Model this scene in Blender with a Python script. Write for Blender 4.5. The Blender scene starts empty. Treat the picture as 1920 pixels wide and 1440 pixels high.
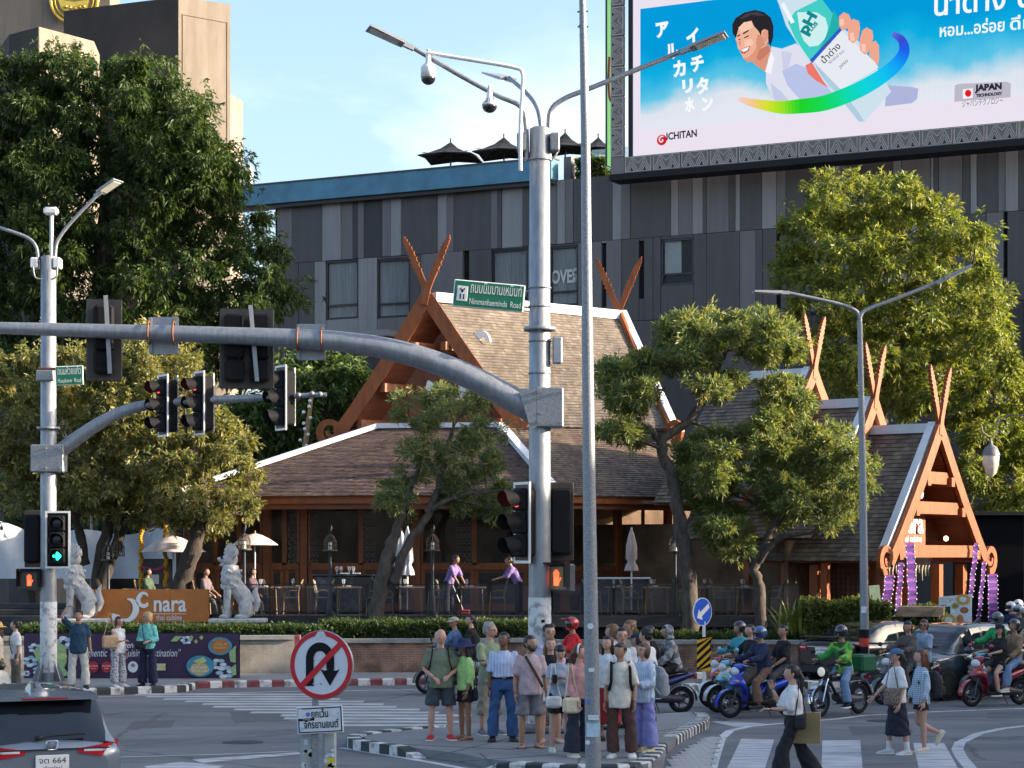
import bpy,bmesh,math,random
import numpy as np
from mathutils import Vector as V,Matrix as MX,Euler
R = math.radians
random.seed(7);rng = np.random.default_rng(7)
S = bpy.context.scene
COL = S.collection
# ---------------------------------------------------------------- camera
F = 4000.0;HOR = 1042.0;CH = 3.06            # focal length and horizon in photo pixels, eye height in metres
cam = bpy.data.cameras.new('camera');camo = bpy.data.objects.new('camera',cam);COL.objects.link(camo)
camo.location = (0,0,CH);camo.rotation_euler = (R(90),0,0)
cam.sensor_fit = 'HORIZONTAL';cam.sensor_width = 36;cam.lens = 36*F/1920;cam.shift_y = (HOR-720)/1920
cam.clip_end = 3000;cam.clip_start = 0.5
S.camera = camo
# ---------------------------------------------------------------- sky and sun
SUN_EL = 17.0;SUN_AZ = 93.5                   # azimuth measured clockwise from +Y (the viewing direction)
sd = V((math.sin(R(SUN_AZ))*math.cos(R(SUN_EL)),math.cos(R(SUN_AZ))*math.cos(R(SUN_EL)),math.sin(R(SUN_EL))))
W = bpy.data.worlds.new('World');S.world = W;W.use_nodes = True
nt = W.node_tree;nt.nodes.clear()
out = nt.nodes.new('ShaderNodeOutputWorld');bg = nt.nodes.new('ShaderNodeBackground')
sky = nt.nodes.new('ShaderNodeTexSky');sky.sky_type = 'NISHITA';sky.sun_disc = False
sky.sun_elevation = R(SUN_EL);sky.sun_rotation = R(SUN_AZ);sky.air_density = 1.0;sky.dust_density = 3.5;sky.ozone_density = 2.0
bg.inputs['Strength'].default_value = 0.10
# soft broken cloud low over the horizon, all the way round
tc = nt.nodes.new('ShaderNodeTexCoord');mp = nt.nodes.new('ShaderNodeMapping');mp.inputs['Scale'].default_value = (1.0,1.0,2.6)
mp.inputs['Location'].default_value = (0.35,0.1,0.37)
nz = nt.nodes.new('ShaderNodeTexNoise');nz.inputs['Scale'].default_value = 5.2;nz.inputs['Detail'].default_value = 7;nz.inputs['Roughness'].default_value = .56
rp = nt.nodes.new('ShaderNodeValToRGB');rp.color_ramp.elements[0].position = .50;rp.color_ramp.elements[1].position = .74
sx = nt.nodes.new('ShaderNodeSeparateXYZ')
hr = nt.nodes.new('ShaderNodeValToRGB');hr.color_ramp.interpolation = 'EASE'
hr.color_ramp.elements[0].position = 0.15;hr.color_ramp.elements[0].color = (.9,.9,.9,1)
hr.color_ramp.elements[1].position = 0.25;hr.color_ramp.elements[1].color = (.22,.22,.22,1)
mu = nt.nodes.new('ShaderNodeMath');mu.operation = 'MULTIPLY'
mxc = nt.nodes.new('ShaderNodeMix');mxc.data_type = 'RGBA'
mxc.inputs['B'].default_value = (3.9,3.85,4.0,1)
L = nt.links.new
L(tc.outputs['Generated'],mp.inputs['Vector']);L(mp.outputs['Vector'],nz.inputs['Vector']);L(nz.outputs['Fac'],rp.inputs['Fac'])
L(tc.outputs['Generated'],sx.inputs[0]);L(sx.outputs['Z'],hr.inputs['Fac'])
L(rp.outputs['Color'],mu.inputs[0]);L(hr.outputs['Color'],mu.inputs[1]);L(mu.outputs[0],mxc.inputs['Factor'])
L(sky.outputs[0],mxc.inputs['A']);L(mxc.outputs['Result'],bg.inputs['Color']);L(bg.outputs[0],out.inputs[0])
sl = bpy.data.lights.new('sun','SUN');sl.energy = 3.3;sl.angle = R(0.53);sl.color = (1.0,.83,.64)
so = bpy.data.objects.new('sun',sl);COL.objects.link(so);so.rotation_euler = sd.to_track_quat('Z','Y').to_euler();so.location = sd*100+V((0,50,0))
S.view_settings.view_transform = 'Standard';S.view_settings.look = 'None';S.view_settings.gamma = 1;S.view_settings.use_curve_mapping = False
S.view_settings.exposure = 2.1
S.cycles.max_bounces = 5;S.cycles.diffuse_bounces = 3;S.cycles.glossy_bounces = 2;S.cycles.transmission_bounces = 2;S.cycles.transparent_max_bounces = 6;S.cycles.use_adaptive_sampling = True;S.cycles.adaptive_threshold = .025;S.cycles.caustics_reflective = False;S.cycles.caustics_refractive = False
# ---------------------------------------------------------------- helpers
def P(px,py,Y): return V(((px-960)/F*Y,Y,CH-(py-HOR)/F*Y))
def G(px,py,z=0.0):
    Y = (CH-z)*F/(py-HOR);return V(((px-960)/F*Y,Y,z))
def ray_plane(px,py,o,n):
    d = V(((px-960)/F,1,-(py-HOR)/F));c = V((0,0,CH));t = (o-c).dot(n)/d.dot(n);return c+d*t
def lin(r,g,b):
    f = lambda x: (x/255/12.92 if x/255 <= .04045 else ((x/255+.055)/1.055)**2.4)
    return (f(r),f(g),f(b))
_M = {}
def mat(key,col,rough=.6,metal=0.0,var=.12,scale=6.0,bump=0.0,bscale=30.0,spec=.5,emit=None,estr=1.0,coat=0.0,trans=0.0,alpha=1.0,col2=None,stretch=None,thr=None,ior=1.45,attr=None,sub=0.0):
    """procedural Principled material: colour broken up by object-space noise, fine bump"""
    if key in _M: return _M[key]
    m = bpy.data.materials.new(key);m.use_nodes = True;n = m.node_tree;b = n.nodes['Principled BSDF'];l = n.links.new
    b.inputs['Roughness'].default_value = rough;b.inputs['Metallic'].default_value = metal;b.inputs['IOR'].default_value = ior
    b.inputs['Specular IOR Level'].default_value = spec;b.inputs['Coat Weight'].default_value = coat;b.inputs['Coat Roughness'].default_value = .04
    b.inputs['Transmission Weight'].default_value = trans;b.inputs['Alpha'].default_value = alpha
    if sub: b.inputs['Subsurface Weight'].default_value = sub;b.inputs['Subsurface Radius'].default_value = (.02,.008,.004)
    c4 = tuple(col)+(1,)
    b.inputs['Base Color'].default_value = c4
    t = n.nodes.new('ShaderNodeTexCoord');mpn = n.nodes.new('ShaderNodeMapping');l(t.outputs['Object'],mpn.inputs[0])
    if stretch: mpn.inputs['Scale'].default_value = stretch
    src = None
    if attr:
        a = n.nodes.new('ShaderNodeAttribute');a.attribute_name = attr;src = a.outputs['Color']
    if var or col2:
        z = n.nodes.new('ShaderNodeTexNoise');z.inputs['Scale'].default_value = scale;z.inputs['Detail'].default_value = 5;z.inputs['Roughness'].default_value = .62
        l(mpn.outputs[0],z.inputs['Vector']);r = n.nodes.new('ShaderNodeValToRGB');l(z.outputs['Fac'],r.inputs['Fac'])
        lo,hi = thr or (.33,.68)
        r.color_ramp.elements[0].position = lo;r.color_ramp.elements[1].position = hi
        if src is not None:
            r.color_ramp.elements[0].color = (1-var,)*3+(1,);r.color_ramp.elements[1].color = (1+var,)*3+(1,)
            mm = n.nodes.new('ShaderNodeMix');mm.data_type = 'RGBA';mm.blend_type = 'MULTIPLY';mm.inputs['Factor'].default_value = 1
            l(src,mm.inputs['A']);l(r.outputs[0],mm.inputs['B']);l(mm.outputs['Result'],b.inputs['Base Color'])
        else:
            k2 = col2 or tuple(min(1,x*(1+var)) for x in col);k1 = tuple(x*(1-var) for x in col) if not col2 else col
            r.color_ramp.elements[0].color = tuple(k1)+(1,);r.color_ramp.elements[1].color = tuple(k2)+(1,)
            l(r.outputs[0],b.inputs['Base Color'])
    elif src is not None: l(src,b.inputs['Base Color'])
    if bump:
        z2 = n.nodes.new('ShaderNodeTexNoise');z2.inputs['Scale'].default_value = bscale;z2.inputs['Detail'].default_value = 4
        l(mpn.outputs[0],z2.inputs['Vector']);bp = n.nodes.new('ShaderNodeBump');bp.inputs['Strength'].default_value = bump;bp.inputs['Distance'].default_value = .02
        l(z2.outputs['Fac'],bp.inputs['Height']);l(bp.outputs[0],b.inputs['Normal'])
    if emit:
        b.inputs['Emission Color'].default_value = tuple(emit)+(1,);b.inputs['Emission Strength'].default_value = estr
    _M[key] = m;return m
def tag(o,label=None,cat=None,group=None,kind=None):
    if label: o['label'] = label
    if cat: o['category'] = cat
    if group: o['group'] = group
    if kind: o['kind'] = kind
    return o
def empty(name,loc=(0,0,0),rz=0.0,label=None,cat=None,group=None,kind=None,parent=None):
    o = bpy.data.objects.new(name,None);COL.objects.link(o);o.location = loc;o.rotation_euler = (0,0,rz);o.empty_display_size = .2
    if parent: o.parent = parent
    return tag(o,label,cat,group,kind)
def obj_from(me,name,parent=None,loc=None,rz=None):
    o = bpy.data.objects.new(name,me);COL.objects.link(o)
    if parent: o.parent = parent
    if loc is not None: o.location = loc
    if rz is not None: o.rotation_euler = (0,0,rz)
    return o
def copy_tree(o,parent=None):
    c = o.copy();COL.objects.link(c);c.parent = parent
    for ch in list(o.children): copy_tree(ch,c)
    return c
class MB:
    """collects geometry; build() links it as ONE mesh object"""
    def __init__(s): s.v = [];s.f = [];s.m = [];s.sm = []
    def add(s,vs,fs,mi=0,M=None,smooth=False):
        b = len(s.v)
        if M is not None: vs = [M @ V(v) for v in vs]
        s.v += [tuple(v) for v in vs];s.f += [tuple(i+b for i in f) for f in fs];s.m += [mi]*len(fs);s.sm += [smooth]*len(fs);return s
    def box(s,c,size,M=None,mi=0,rz=0.0,taper=1.0):
        x,y,z = size[0]/2,size[1]/2,size[2]/2;k = taper;c = V(c)
        vs = [(-x,-y,-z),(x,-y,-z),(x,y,-z),(-x,y,-z),(-x*k,-y*k,z),(x*k,-y*k,z),(x*k,y*k,z),(-x*k,y*k,z)]
        T = MX.Translation(c) @ MX.Rotation(rz,4,'Z')
        if M is not None: T = M @ T
        return s.add(vs,[(0,3,2,1),(4,5,6,7),(0,1,5,4),(1,2,6,5),(2,3,7,6),(3,0,4,7)],mi,T)
    def rbox(s,c,size,r=.02,M=None,mi=0,rz=0.0):
        """box with chamfered edges"""
        hx,hy,hz = size[0]/2,size[1]/2,size[2]/2;r = min(r,hx*.9,hy*.9,hz*.9)
        vs = [];fs = []
        ring = lambda a,b,z: [(-a+r,-b,z),(a-r,-b,z),(a,-b+r,z),(a,b-r,z),(a-r,b,z),(-a+r,b,z),(-a,b-r,z),(-a,-b+r,z)]
        ring2 = lambda a,b,z: [(-a+r,-b+.3*r,z),(a-r,-b+.3*r,z),(a-.3*r,-b+r,z),(a-.3*r,b-r,z),(a-r,b-.3*r,z),(-a+r,b-.3*r,z),(-a+.3*r,b-r,z),(-a+.3*r,-b+r,z)]
        rr = [ring2(hx-r*.7,hy-r*.7,-hz),ring(hx,hy,-hz+r),ring(hx,hy,hz-r),ring2(hx-r*.7,hy-r*.7,hz)]
        for q in rr: vs += q
        for k in range(3):
            for i in range(8): fs.append((k*8+i,k*8+(i+1) % 8,k*8+8+(i+1) % 8,k*8+8+i))
        fs.append(tuple(range(7,-1,-1)));fs.append(tuple(range(24,32)))
        T = MX.Translation(V(c)) @ MX.Rotation(rz,4,'Z')
        if M is not None: T = M @ T
        return s.add(vs,fs,mi,T)
    def beam(s,a,b,w,h,up=(0,0,1),mi=0,w2=None,h2=None):
        a,b = V(a),V(b);d = (b-a).normalized();up = V(up)
        x = d.cross(up);x = x.normalized() if x.length > 1e-6 else V((1,0,0));u = x.cross(d).normalized()
        w2 = w if w2 is None else w2;h2 = h if h2 is None else h2
        vs = []
        for p,ww,hh in ((a,w,h),(b,w2,h2)):
            vs += [p-x*ww/2-u*hh/2,p+x*ww/2-u*hh/2,p+x*ww/2+u*hh/2,p-x*ww/2+u*hh/2]
        return s.add(vs,[(0,1,2,3),(7,6,5,4),(0,4,5,1),(1,5,6,2),(2,6,7,3),(3,7,4,0)],mi)
    def tube(s,pts,r,n=10,mi=0,caps=True,smooth=True,closed=False,M=None):
        pts = [V(p) for p in pts];k = len(pts);rs = [r]*k if not hasattr(r,'__len__') else list(r)
        t = []
        for i in range(k):
            if closed: q = pts[(i+1) % k]-pts[i-1]
            else: q = pts[min(i+1,k-1)]-pts[max(i-1,0)]
            t.append(q.normalized() if q.length > 1e-9 else V((0,0,1)))
        ref = V((0,0,1)) if abs(t[0].z) < .9 else V((1,0,0))
        u = t[0].cross(ref).normalized();rings = []
        for i in range(k):
            u = (u-t[i]*u.dot(t[i]));
            u = u.normalized() if u.length > 1e-6 else t[i].orthogonal().normalized()
            w = t[i].cross(u)
            rings.append([pts[i]+(u*math.cos(2*math.pi*j/n)+w*math.sin(2*math.pi*j/n))*rs[i] for j in range(n)])
        return s.loft(rings,mi,caps,smooth,closed_path=closed,M=M)
    def loft(s,rings,mi=0,caps=True,smooth=True,closed_path=False,M=None,open_ring=False):
        n = len(rings[0]);k = len(rings);vs = [p for r in rings for p in r];fs = []
        for i in range(k if closed_path else k-1):
            a,b = i*n,((i+1) % k)*n
            for j in range(n-1 if open_ring else n): fs.append((a+j,a+(j+1) % n,b+(j+1) % n,b+j))
        s.add(vs,fs,mi,M,smooth)
        if caps and not closed_path and not open_ring: s.add(rings[0],[tuple(range(n-1,-1,-1))],mi,M);s.add(rings[-1],[tuple(range(n))],mi,M)
        return s
    def lathe(s,prof,n=16,M=None,mi=0,smooth=True,caps=True):
        return s.loft([[(r*math.cos(2*math.pi*j/n),r*math.sin(2*math.pi*j/n),z) for j in range(n)] for r,z in prof],mi,caps,smooth,M=M)
    def ell(s,c,r,n=14,m=9,M=None,mi=0):
        r = (r,r,r) if not hasattr(r,'__len__') else r
        vs = [(0,0,-1)];fs = []
        for i in range(1,m):
            a = -math.pi/2+math.pi*i/m
            vs += [(math.cos(a)*math.cos(2*math.pi*j/n),math.cos(a)*math.sin(2*math.pi*j/n),math.sin(a)) for j in range(n)]
        vs.append((0,0,1));t = len(vs)-1
        for j in range(n): fs.append((0,1+(j+1) % n,1+j));fs.append((t,t-n+j,t-n+(j+1) % n))
        for i in range(m-2):
            for j in range(n): fs.append((1+i*n+j,1+i*n+(j+1) % n,1+(i+1)*n+(j+1) % n,1+(i+1)*n+j))
        T = MX.Translation(V(c)) @ MX.Diagonal((*r,1))
        if M is not None: T = M @ T
        return s.add(vs,fs,mi,T,True)
    def poly(s,pts,ext=None,mi=0,M=None):
        """flat polygon, extruded by vector ext"""
        pts = [V(p) for p in pts];n = len(pts)
        if ext is None: return s.add(pts,[tuple(range(n))],mi,M)
        e = V(ext);return s.add(pts+[p+e for p in pts],[tuple(range(n-1,-1,-1)),tuple(range(n,2*n))]+[(i,(i+1) % n,n+(i+1) % n,n+i) for i in range(n)],mi,M)
    def mesh(s,name,mats):
        me = bpy.data.meshes.new(name);me.from_pydata(s.v,[],s.f)
        for m in (mats if isinstance(mats,(list,tuple)) else [mats]): me.materials.append(m)
        if s.f:
            me.polygons.foreach_set('material_index',s.m);me.polygons.foreach_set('use_smooth',s.sm)
        me.update();return me
    def build(s,name,mats,parent=None,loc=None,rz=None,fix=True):
        me = s.mesh(name,mats)
        if fix:
            b = bmesh.new();b.from_mesh(me);bmesh.ops.recalc_face_normals(b,faces=b.faces);b.to_mesh(me);b.free()
        return obj_from(me,name,parent,loc,rz)
def frame(o,x,z):
    """matrix with origin o, local x, local z; y completes it"""
    x = V(x).normalized();z = V(z).normalized();y = z.cross(x).normalized();z = x.cross(y)
    m = MX.Identity(4)
    for i in range(3): m[i][0] = x[i];m[i][1] = y[i];m[i][2] = z[i];m[i][3] = o[i]
    return m
TMP = bpy.data.scenes.new('workshop')
def baked(o):
    """mesh of an object with its modifiers applied, worked out in an empty side scene"""
    TMP.collection.objects.link(o);vl = TMP.view_layers[0];vl.update();dg = vl.depsgraph;dg.update()
    me = bpy.data.meshes.new_from_object(o.evaluated_get(dg));TMP.collection.objects.unlink(o);bpy.data.objects.remove(o);return me
def text_mesh(txt,size,M,name,m,parent=None,align='CENTER',ext=.004,bold=0.0,sx=1.0,spacing=1.0,fit=None,shear=0.0):
    """lettering as a thin mesh; M maps text plane (x right, y up, z out) into the scene; fit = width to stretch the line to"""
    cu = bpy.data.curves.new(name,'FONT');cu.body = txt;cu.size = size;cu.align_x = align;cu.extrude = ext;cu.offset = bold;cu.space_character = spacing;cu.shear = shear
    cu.resolution_u = 3
    o = bpy.data.objects.new(name,cu);me = baked(o);me.name = name;bpy.data.curves.remove(cu)
    if fit and len(me.vertices):
        xs = [v.co.x for v in me.vertices];sx = fit/(max(xs)-min(xs))
    me.transform(M @ MX.Diagonal((sx,1,1,1)));me.materials.clear();me.materials.append(m)
    return obj_from(me,name,parent)
def stroke(mb,pts,wid,z0,th,f):
    """flat brush stroke of changing width; f maps (x, y, z) to the scene"""
    k = len(pts);le,re = [],[]
    for i,(x,y) in enumerate(pts):
        a,b = pts[max(i-1,0)],pts[min(i+1,k-1)];dx,dy = b[0]-a[0],b[1]-a[1];l0 = math.hypot(dx,dy) or 1;nx,ny = -dy/l0,dx/l0
        le.append((x+nx*wid[i],y+ny*wid[i]));re.append((x-nx*wid[i],y-ny*wid[i]))
    mb.loft([[f(*l,z0),f(*r,z0),f(*r,z0+th),f(*l,z0+th)] for l,r in zip(le,re)],smooth=False)
def spline(pts,n=6):
    o = [];k = len(pts)
    for i in range(k-1):
        p0,p1,p2,p3 = pts[max(i-1,0)],pts[i],pts[i+1],pts[min(i+2,k-1)]
        for t in np.linspace(0,1,n,endpoint=False):
            o.append(tuple(.5*((2*p1[d])+(-p0[d]+p2[d])*t+(2*p0[d]-5*p1[d]+4*p2[d]-p3[d])*t*t+(-p0[d]+3*p1[d]-3*p2[d]+p3[d])*t**3) for d in range(len(p1))))
    o.append(tuple(pts[-1]));return o
# ---------------------------------------------------------------- ground, road, kerbs, markings
def worn(key,col,under,scale=3.0,lo=.36,hi=.52,rough=.75,stretch=None):
    """paint rubbed through to what lies under it"""
    return mat(key,under,rough,var=0,col2=col,scale=scale,thr=(lo,hi),bump=.25,bscale=90,stretch=stretch)
def road_mat():
    m = bpy.data.materials.new('asphalt');m.use_nodes = True;n = m.node_tree;b = n.nodes['Principled BSDF'];l = n.links.new;b.inputs['Roughness'].default_value = .82;b.inputs['Specular IOR Level'].default_value = .35
    t = n.nodes.new('ShaderNodeTexCoord');mp_ = n.nodes.new('ShaderNodeMapping');mp_.inputs['Scale'].default_value = (.5,1.6,1);l(t.outputs['Object'],mp_.inputs[0])
    def nz(sc,det,vec): q = n.nodes.new('ShaderNodeTexNoise');q.inputs['Scale'].default_value = sc;q.inputs['Detail'].default_value = det;l(vec,q.inputs[0]);return q
    def rmp(src,a,b_,c1,c2): r = n.nodes.new('ShaderNodeValToRGB');r.color_ramp.elements[0].position = a;r.color_ramp.elements[1].position = b_;r.color_ramp.elements[0].color = c1+(1,);r.color_ramp.elements[1].color = c2+(1,);l(src,r.inputs[0]);return r
    def mul(a,b_): x = n.nodes.new('ShaderNodeMix');x.data_type = 'RGBA';x.blend_type = 'MULTIPLY';x.inputs['Factor'].default_value = 1;l(a,x.inputs['A']);l(b_,x.inputs['B']);return x.outputs['Result']
    base = rmp(nz(.45,6,mp_.outputs[0]).outputs[0],.34,.66,(.112,.115,.123),(.175,.177,.184))
    speck = rmp(nz(55,3,t.outputs['Object']).outputs[0],.38,.62,(.74,.74,.74),(1.18,1.18,1.16))
    oil = rmp(nz(1.1,3,mp_.outputs[0]).outputs[0],.30,.42,(.66,.66,.68),(1,1,1))
    vo = n.nodes.new('ShaderNodeTexVoronoi');vo.feature = 'DISTANCE_TO_EDGE';vo.inputs['Scale'].default_value = .22;wz = nz(1.4,4,t.outputs['Object']);ad_ = n.nodes.new('ShaderNodeMix');ad_.data_type = 'RGBA';ad_.inputs['Factor'].default_value = .25;l(t.outputs['Object'],ad_.inputs['A']);l(wz.outputs['Color'],ad_.inputs['B']);l(ad_.outputs['Result'],vo.inputs[0])
    crack = rmp(vo.outputs['Distance'],.0,.012,(.55,.55,.55),(1,1,1))
    l(mul(mul(mul(base.outputs[0],speck.outputs[0]),oil.outputs[0]),crack.outputs[0]),b.inputs['Base Color'])
    bp = n.nodes.new('ShaderNodeBump');bp.inputs['Strength'].default_value = .5;bp.inputs['Distance'].default_value = .01;l(nz(120,3,t.outputs['Object']).outputs[0],bp.inputs['Height']);l(bp.outputs[0],b.inputs['Normal']);return m
asphalt = road_mat()
concrete = mat('concrete_paving',(.16,.162,.168),.85,var=0,col2=(.22,.222,.226),scale=.8,thr=(.30,.70),bump=.35,bscale=60)
soil = mat('soil',(.06,.045,.03),.95,var=.4,scale=4,bump=.6,bscale=30)
roadpaint = worn('worn_white_road_paint',(.52,.53,.55),(.16,.165,.17),2.4,.30,.50,stretch=(1,2.2,1))
roadpaint2 = worn('faded_white_road_paint',(.46,.47,.49),(.17,.172,.18),1.6,.30,.56,stretch=(.8,3,1))
KB = worn('chipped_black_kerb_paint',(.032,.036,.038),(.12,.12,.12),9,.28,.40)
KW = worn('chipped_white_kerb_paint',(.56,.56,.54),(.19,.19,.18),6,.36,.50)
KR = worn('chipped_red_kerb_paint',(.19,.040,.048),(.17,.13,.125),6,.33,.47)
KG = mat('bare_kerb_concrete',(.17,.17,.165),.9,var=.25,scale=3,bump=.3)
def sheet(name,pts,z,m,kind='structure',depth=None):
    mb = MB();p = [(q[0],q[1],z) for q in pts]
    mb.poly(p,(0,0,-depth) if depth else None)
    return tag(mb.build(name,m),kind=kind)
sheet('ground',[(-900,-60),(900,-60),(900,1800),(-900,1800)],0,asphalt)
# pavement in front of the restaurant, kerb line traced along the street
KZ = .13
kl = [G(-420,1304),G(104,1306),G(200,1303),G(300,1300),G(347,1298),G(372,1291),G(420,1289.5),G(640,1286),G(870,1283),G(1100,1278),G(1300,1273),G(1540,1264),G(1800,1258),G(2300,1250)]
sheet('pavement',[(p.x,p.y+.10) for p in kl]+[(80,78),(-60,78)],KZ,concrete,depth=.4)
_kb = random.Random(3)
def kerb(name,path,mats,seg=.29,h=.155,w=.24,closed=False,side=1,taper_ends=0.0,lift=0.0):
    """painted kerb: each painted stone a piece of its own"""
    root = empty(name,kind='structure');pts = [V((p[0],p[1],0)) for p in path]
    ds = [0]
    for a,b in zip(pts,pts[1:]): ds.append(ds[-1]+(b-a).length)
    def at(d):
        for i in range(len(pts)-1):
            if d <= ds[i+1] or i == len(pts)-2:
                t = (d-ds[i])/(ds[i+1]-ds[i]);return pts[i].lerp(pts[i+1],t),(pts[i+1]-pts[i]).normalized()
    n = max(1,int(ds[-1]/seg));L_ = ds[-1]/n
    for i in range(n):
        a,ta = at(i*L_+.004);b,tb = at((i+1)*L_-.004)
        na = V((-ta.y,ta.x,0))*side;nb = V((-tb.y,tb.x,0))*side
        def hh(k):
            d = min(k,n-k)*L_;return h if not taper_ends else max(.02,h*min(1,d/taper_ends))
        ha,hb = hh(i),hh(i+1);j = _kb.uniform(-.006,.006)
        mb = MB();ch = .03
        ra = [a,a+V((0,0,ha-ch)),a+na*ch+V((0,0,ha)),a+na*w+V((0,0,ha)),a+na*w]
        rb = [b,b+V((0,0,hb-ch)),b+nb*ch+V((0,0,hb)),b+nb*w+V((0,0,hb)),b+nb*w]
        mb.loft([[p+na*j for p in ra],[p+nb*j for p in rb]],smooth=False)
        o = mb.build('kerb_stone',mats[i % len(mats)],root)
    return root
kerb('corner_kerb',[p.to_2d() for p in kl[1:6]],[KW,KB])
kerb('far_kerb',[p.to_2d() for p in kl[5:]],[KR,KW],w=.22)
kerb('left_kerb',[kl[0].to_2d(),kl[1].to_2d()],[KG],seg=1.0)
# low median strip behind the waiting motorbikes
kerb('median_kerb',[G(1292,1297).to_2d(),G(1420,1294).to_2d(),G(1530,1291).to_2d(),G(1660,1286).to_2d(),G(1900,1278).to_2d()],[KW,KB],w=.45,h=.17,seg=.3)
# traffic island
isl = [G(680,1396),G(690,1388),G(880,1370),G(1100,1360),G(1300,1347),G(1327,1350),G(1330,1362),G(1270,1395),G(1250,1412),G(1242,1440),G(1205,1452),G(1100,1452),G(1000,1448),G(912,1440),G(870,1430),G(800,1421),G(740,1412),G(690,1402)]
sheet('traffic_island',[(p.x,p.y) for p in isl],KZ,concrete,depth=.3)
def off(pts): return [G(*p).to_2d() for p in pts]
kerb('island_kerb',off([(880,1374),(780,1382),(700,1391),(677,1397),(682,1404),(720,1410),(760,1415),(803,1422)]),[KW,KB],side=-1,seg=.26,taper_ends=.5)
kerb('island_kerb',off([(905,1444),(960,1450),(1060,1456),(1160,1456),(1222,1448),(1243,1430),(1254,1405)]),[KW,KB],seg=.27,taper_ends=.35)
kerb('island_kerb',off([(1268,1398),(1300,1380),(1328,1366),(1333,1356),(1318,1348)]),[KB,KW],seg=.16,taper_ends=.2)
# paving joints on the island, and the light block path beside it
jm = mat('dark_joint',(.05,.05,.05),.9,var=.2)
jo = empty('paving_joints',kind='structure')
for a,b in [((800,1421),(1000,1374)),((700,1393),(960,1405)),((860,1428),(1240,1400)),((930,1438),(900,1412)),((1080,1445),(1100,1380)),((960,1405),(1300,1362)),((1200,1440),(1190,1372))]:
    p,q = G(*a,KZ+.002),G(*b,KZ+.002);MB().beam(p,q,.018,.004).build('joint',jm,jo)
pav = mat('pale_block_paving',(.30,.30,.30),.85,var=0,col2=(.42,.42,.41),scale=5,bump=.3,bscale=50)
bp_ = empty('block_path',kind='structure')
sheet('block_path_bed',[G(*p).to_2d() for p in [(1245,1470),(1258,1425),(1322,1383),(1352,1380),(1340,1410),(1328,1470)]],.006,jm).parent = bp_
def inpoly(x,y,pg):
    c = False;j = len(pg)-1
    for i in range(len(pg)):
        if (pg[i][1] > y) != (pg[j][1] > y) and x < (pg[j][0]-pg[i][0])*(y-pg[i][1])/(pg[j][1]-pg[i][1])+pg[i][0]: c = not c
        j = i
    return c
pgp = [G(*p).to_2d() for p in [(1250,1462),(1262,1425),(1324,1385),(1348,1382),(1337,1410),(1326,1462)]]
blk = MB();blk.rbox((0,0,0),(.195,.095,.02),.008);bme = blk.mesh('paving_block',pav)
nblk = 0
for r_ in range(110):
    for c_ in range(30):
        x = 1.9+c_*.2+(.1 if r_ % 2 else 0);y = 28.9+r_*.1
        if inpoly(x,y,pgp) and nblk < 300: obj_from(bme,'paving_block',bp_,(x,y,.012+_kb.uniform(-.002,.002)));nblk += 1
# painted markings
mk = empty('road_markings',kind='structure')
def paint(pts,m=roadpaint,name='stripe',z=.004):
    mb = MB();mb.poly([G(*p,z) for p in pts]);return mb.build(name,m,mk)
def gline(pts,w0,w1=None,m=roadpaint,name='lane_line',z=.005):
    """line of constant real width through ground points (pixels)"""
    q = [G(*p,z) for p in pts];w1 = w0 if w1 is None else w1;k = len(q);lo,hi = [],[]
    for i,p in enumerate(q):
        t = (q[min(i+1,k-1)]-q[max(i-1,0)]).normalized();nn = V((-t.y,t.x,0));w = w0+(w1-w0)*i/(k-1)
        lo.append(p-nn*w/2);hi.append(p+nn*w/2)
    mb = MB();mb.loft([[a,b] for a,b in zip(lo,hi)],caps=False,smooth=False,open_ring=True);return mb.build(name,m,mk)
for p in [[(1390,1385),(1452,1386),(1432,1447),(1360,1447)],[(1542,1388),(1613,1388),(1618,1450),(1540,1450)],[(1712,1393),(1770,1393),(1800,1447),(1724,1447)],[(1225,1470),(1300,1470),(1330,1500),(1250,1500)]]: paint(p,roadpaint2)
gline([(1328,1460),(1340,1420),(1352,1384),(1369,1370),(1404,1362),(1467,1356),(1569,1348),(1624,1341),(1760,1334),(1920,1328),(2100,1322)],.17,.13)
gline([(2000,1353),(1920,1361),(1880,1366),(1836,1375),(1800,1392),(1795,1405),(1803,1420),(1822,1443),(1850,1470)],.16,.2,roadpaint2)
paint([(1330,1352),(1400,1354),(1445,1358),(1380,1363)],roadpaint2)
# zebra crossing to the island: long stripes
for k in range(12):
    Y = 38.3+k*.78;t = k/11
    xl = -3.2-5.2*t;xr = .4-5.0*t
    if k < 3: xr -= .5*(3-k)
    mb = MB();j = _kb.uniform(-.2,.2)
    mb.poly([(xl+j,Y,.004),(xr+j,Y-.05,.004),(xr+j,Y+.42,.004),(xl+j,Y+.46,.004)]);mb.build('stripe',roadpaint2,mk)
gline([(110,1309),(360,1301),(560,1296),(800,1293)],.11,name='edge_line')
gline([(1290,1303),(1600,1300)],.1,name='edge_line');gline([(1700,1310),(2000,1303)],.1,m=roadpaint2,name='edge_line')
gline([(640,1402),(760,1421),(900,1446),(1000,1470)],.14,name='edge_line')
gline([(700,1387),(790,1379),(870,1371)],.12,name='edge_line')
gline([(200,1420),(420,1414),(560,1408)],.09,m=roadpaint2,name='edge_line')
paint([(270,1437),(340,1428),(420,1436),(380,1452),(300,1452)],roadpaint2,'arrow_head')
paint([(360,1424),(560,1410),(565,1414),(380,1430)],roadpaint2,'arrow_shaft')

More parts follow.
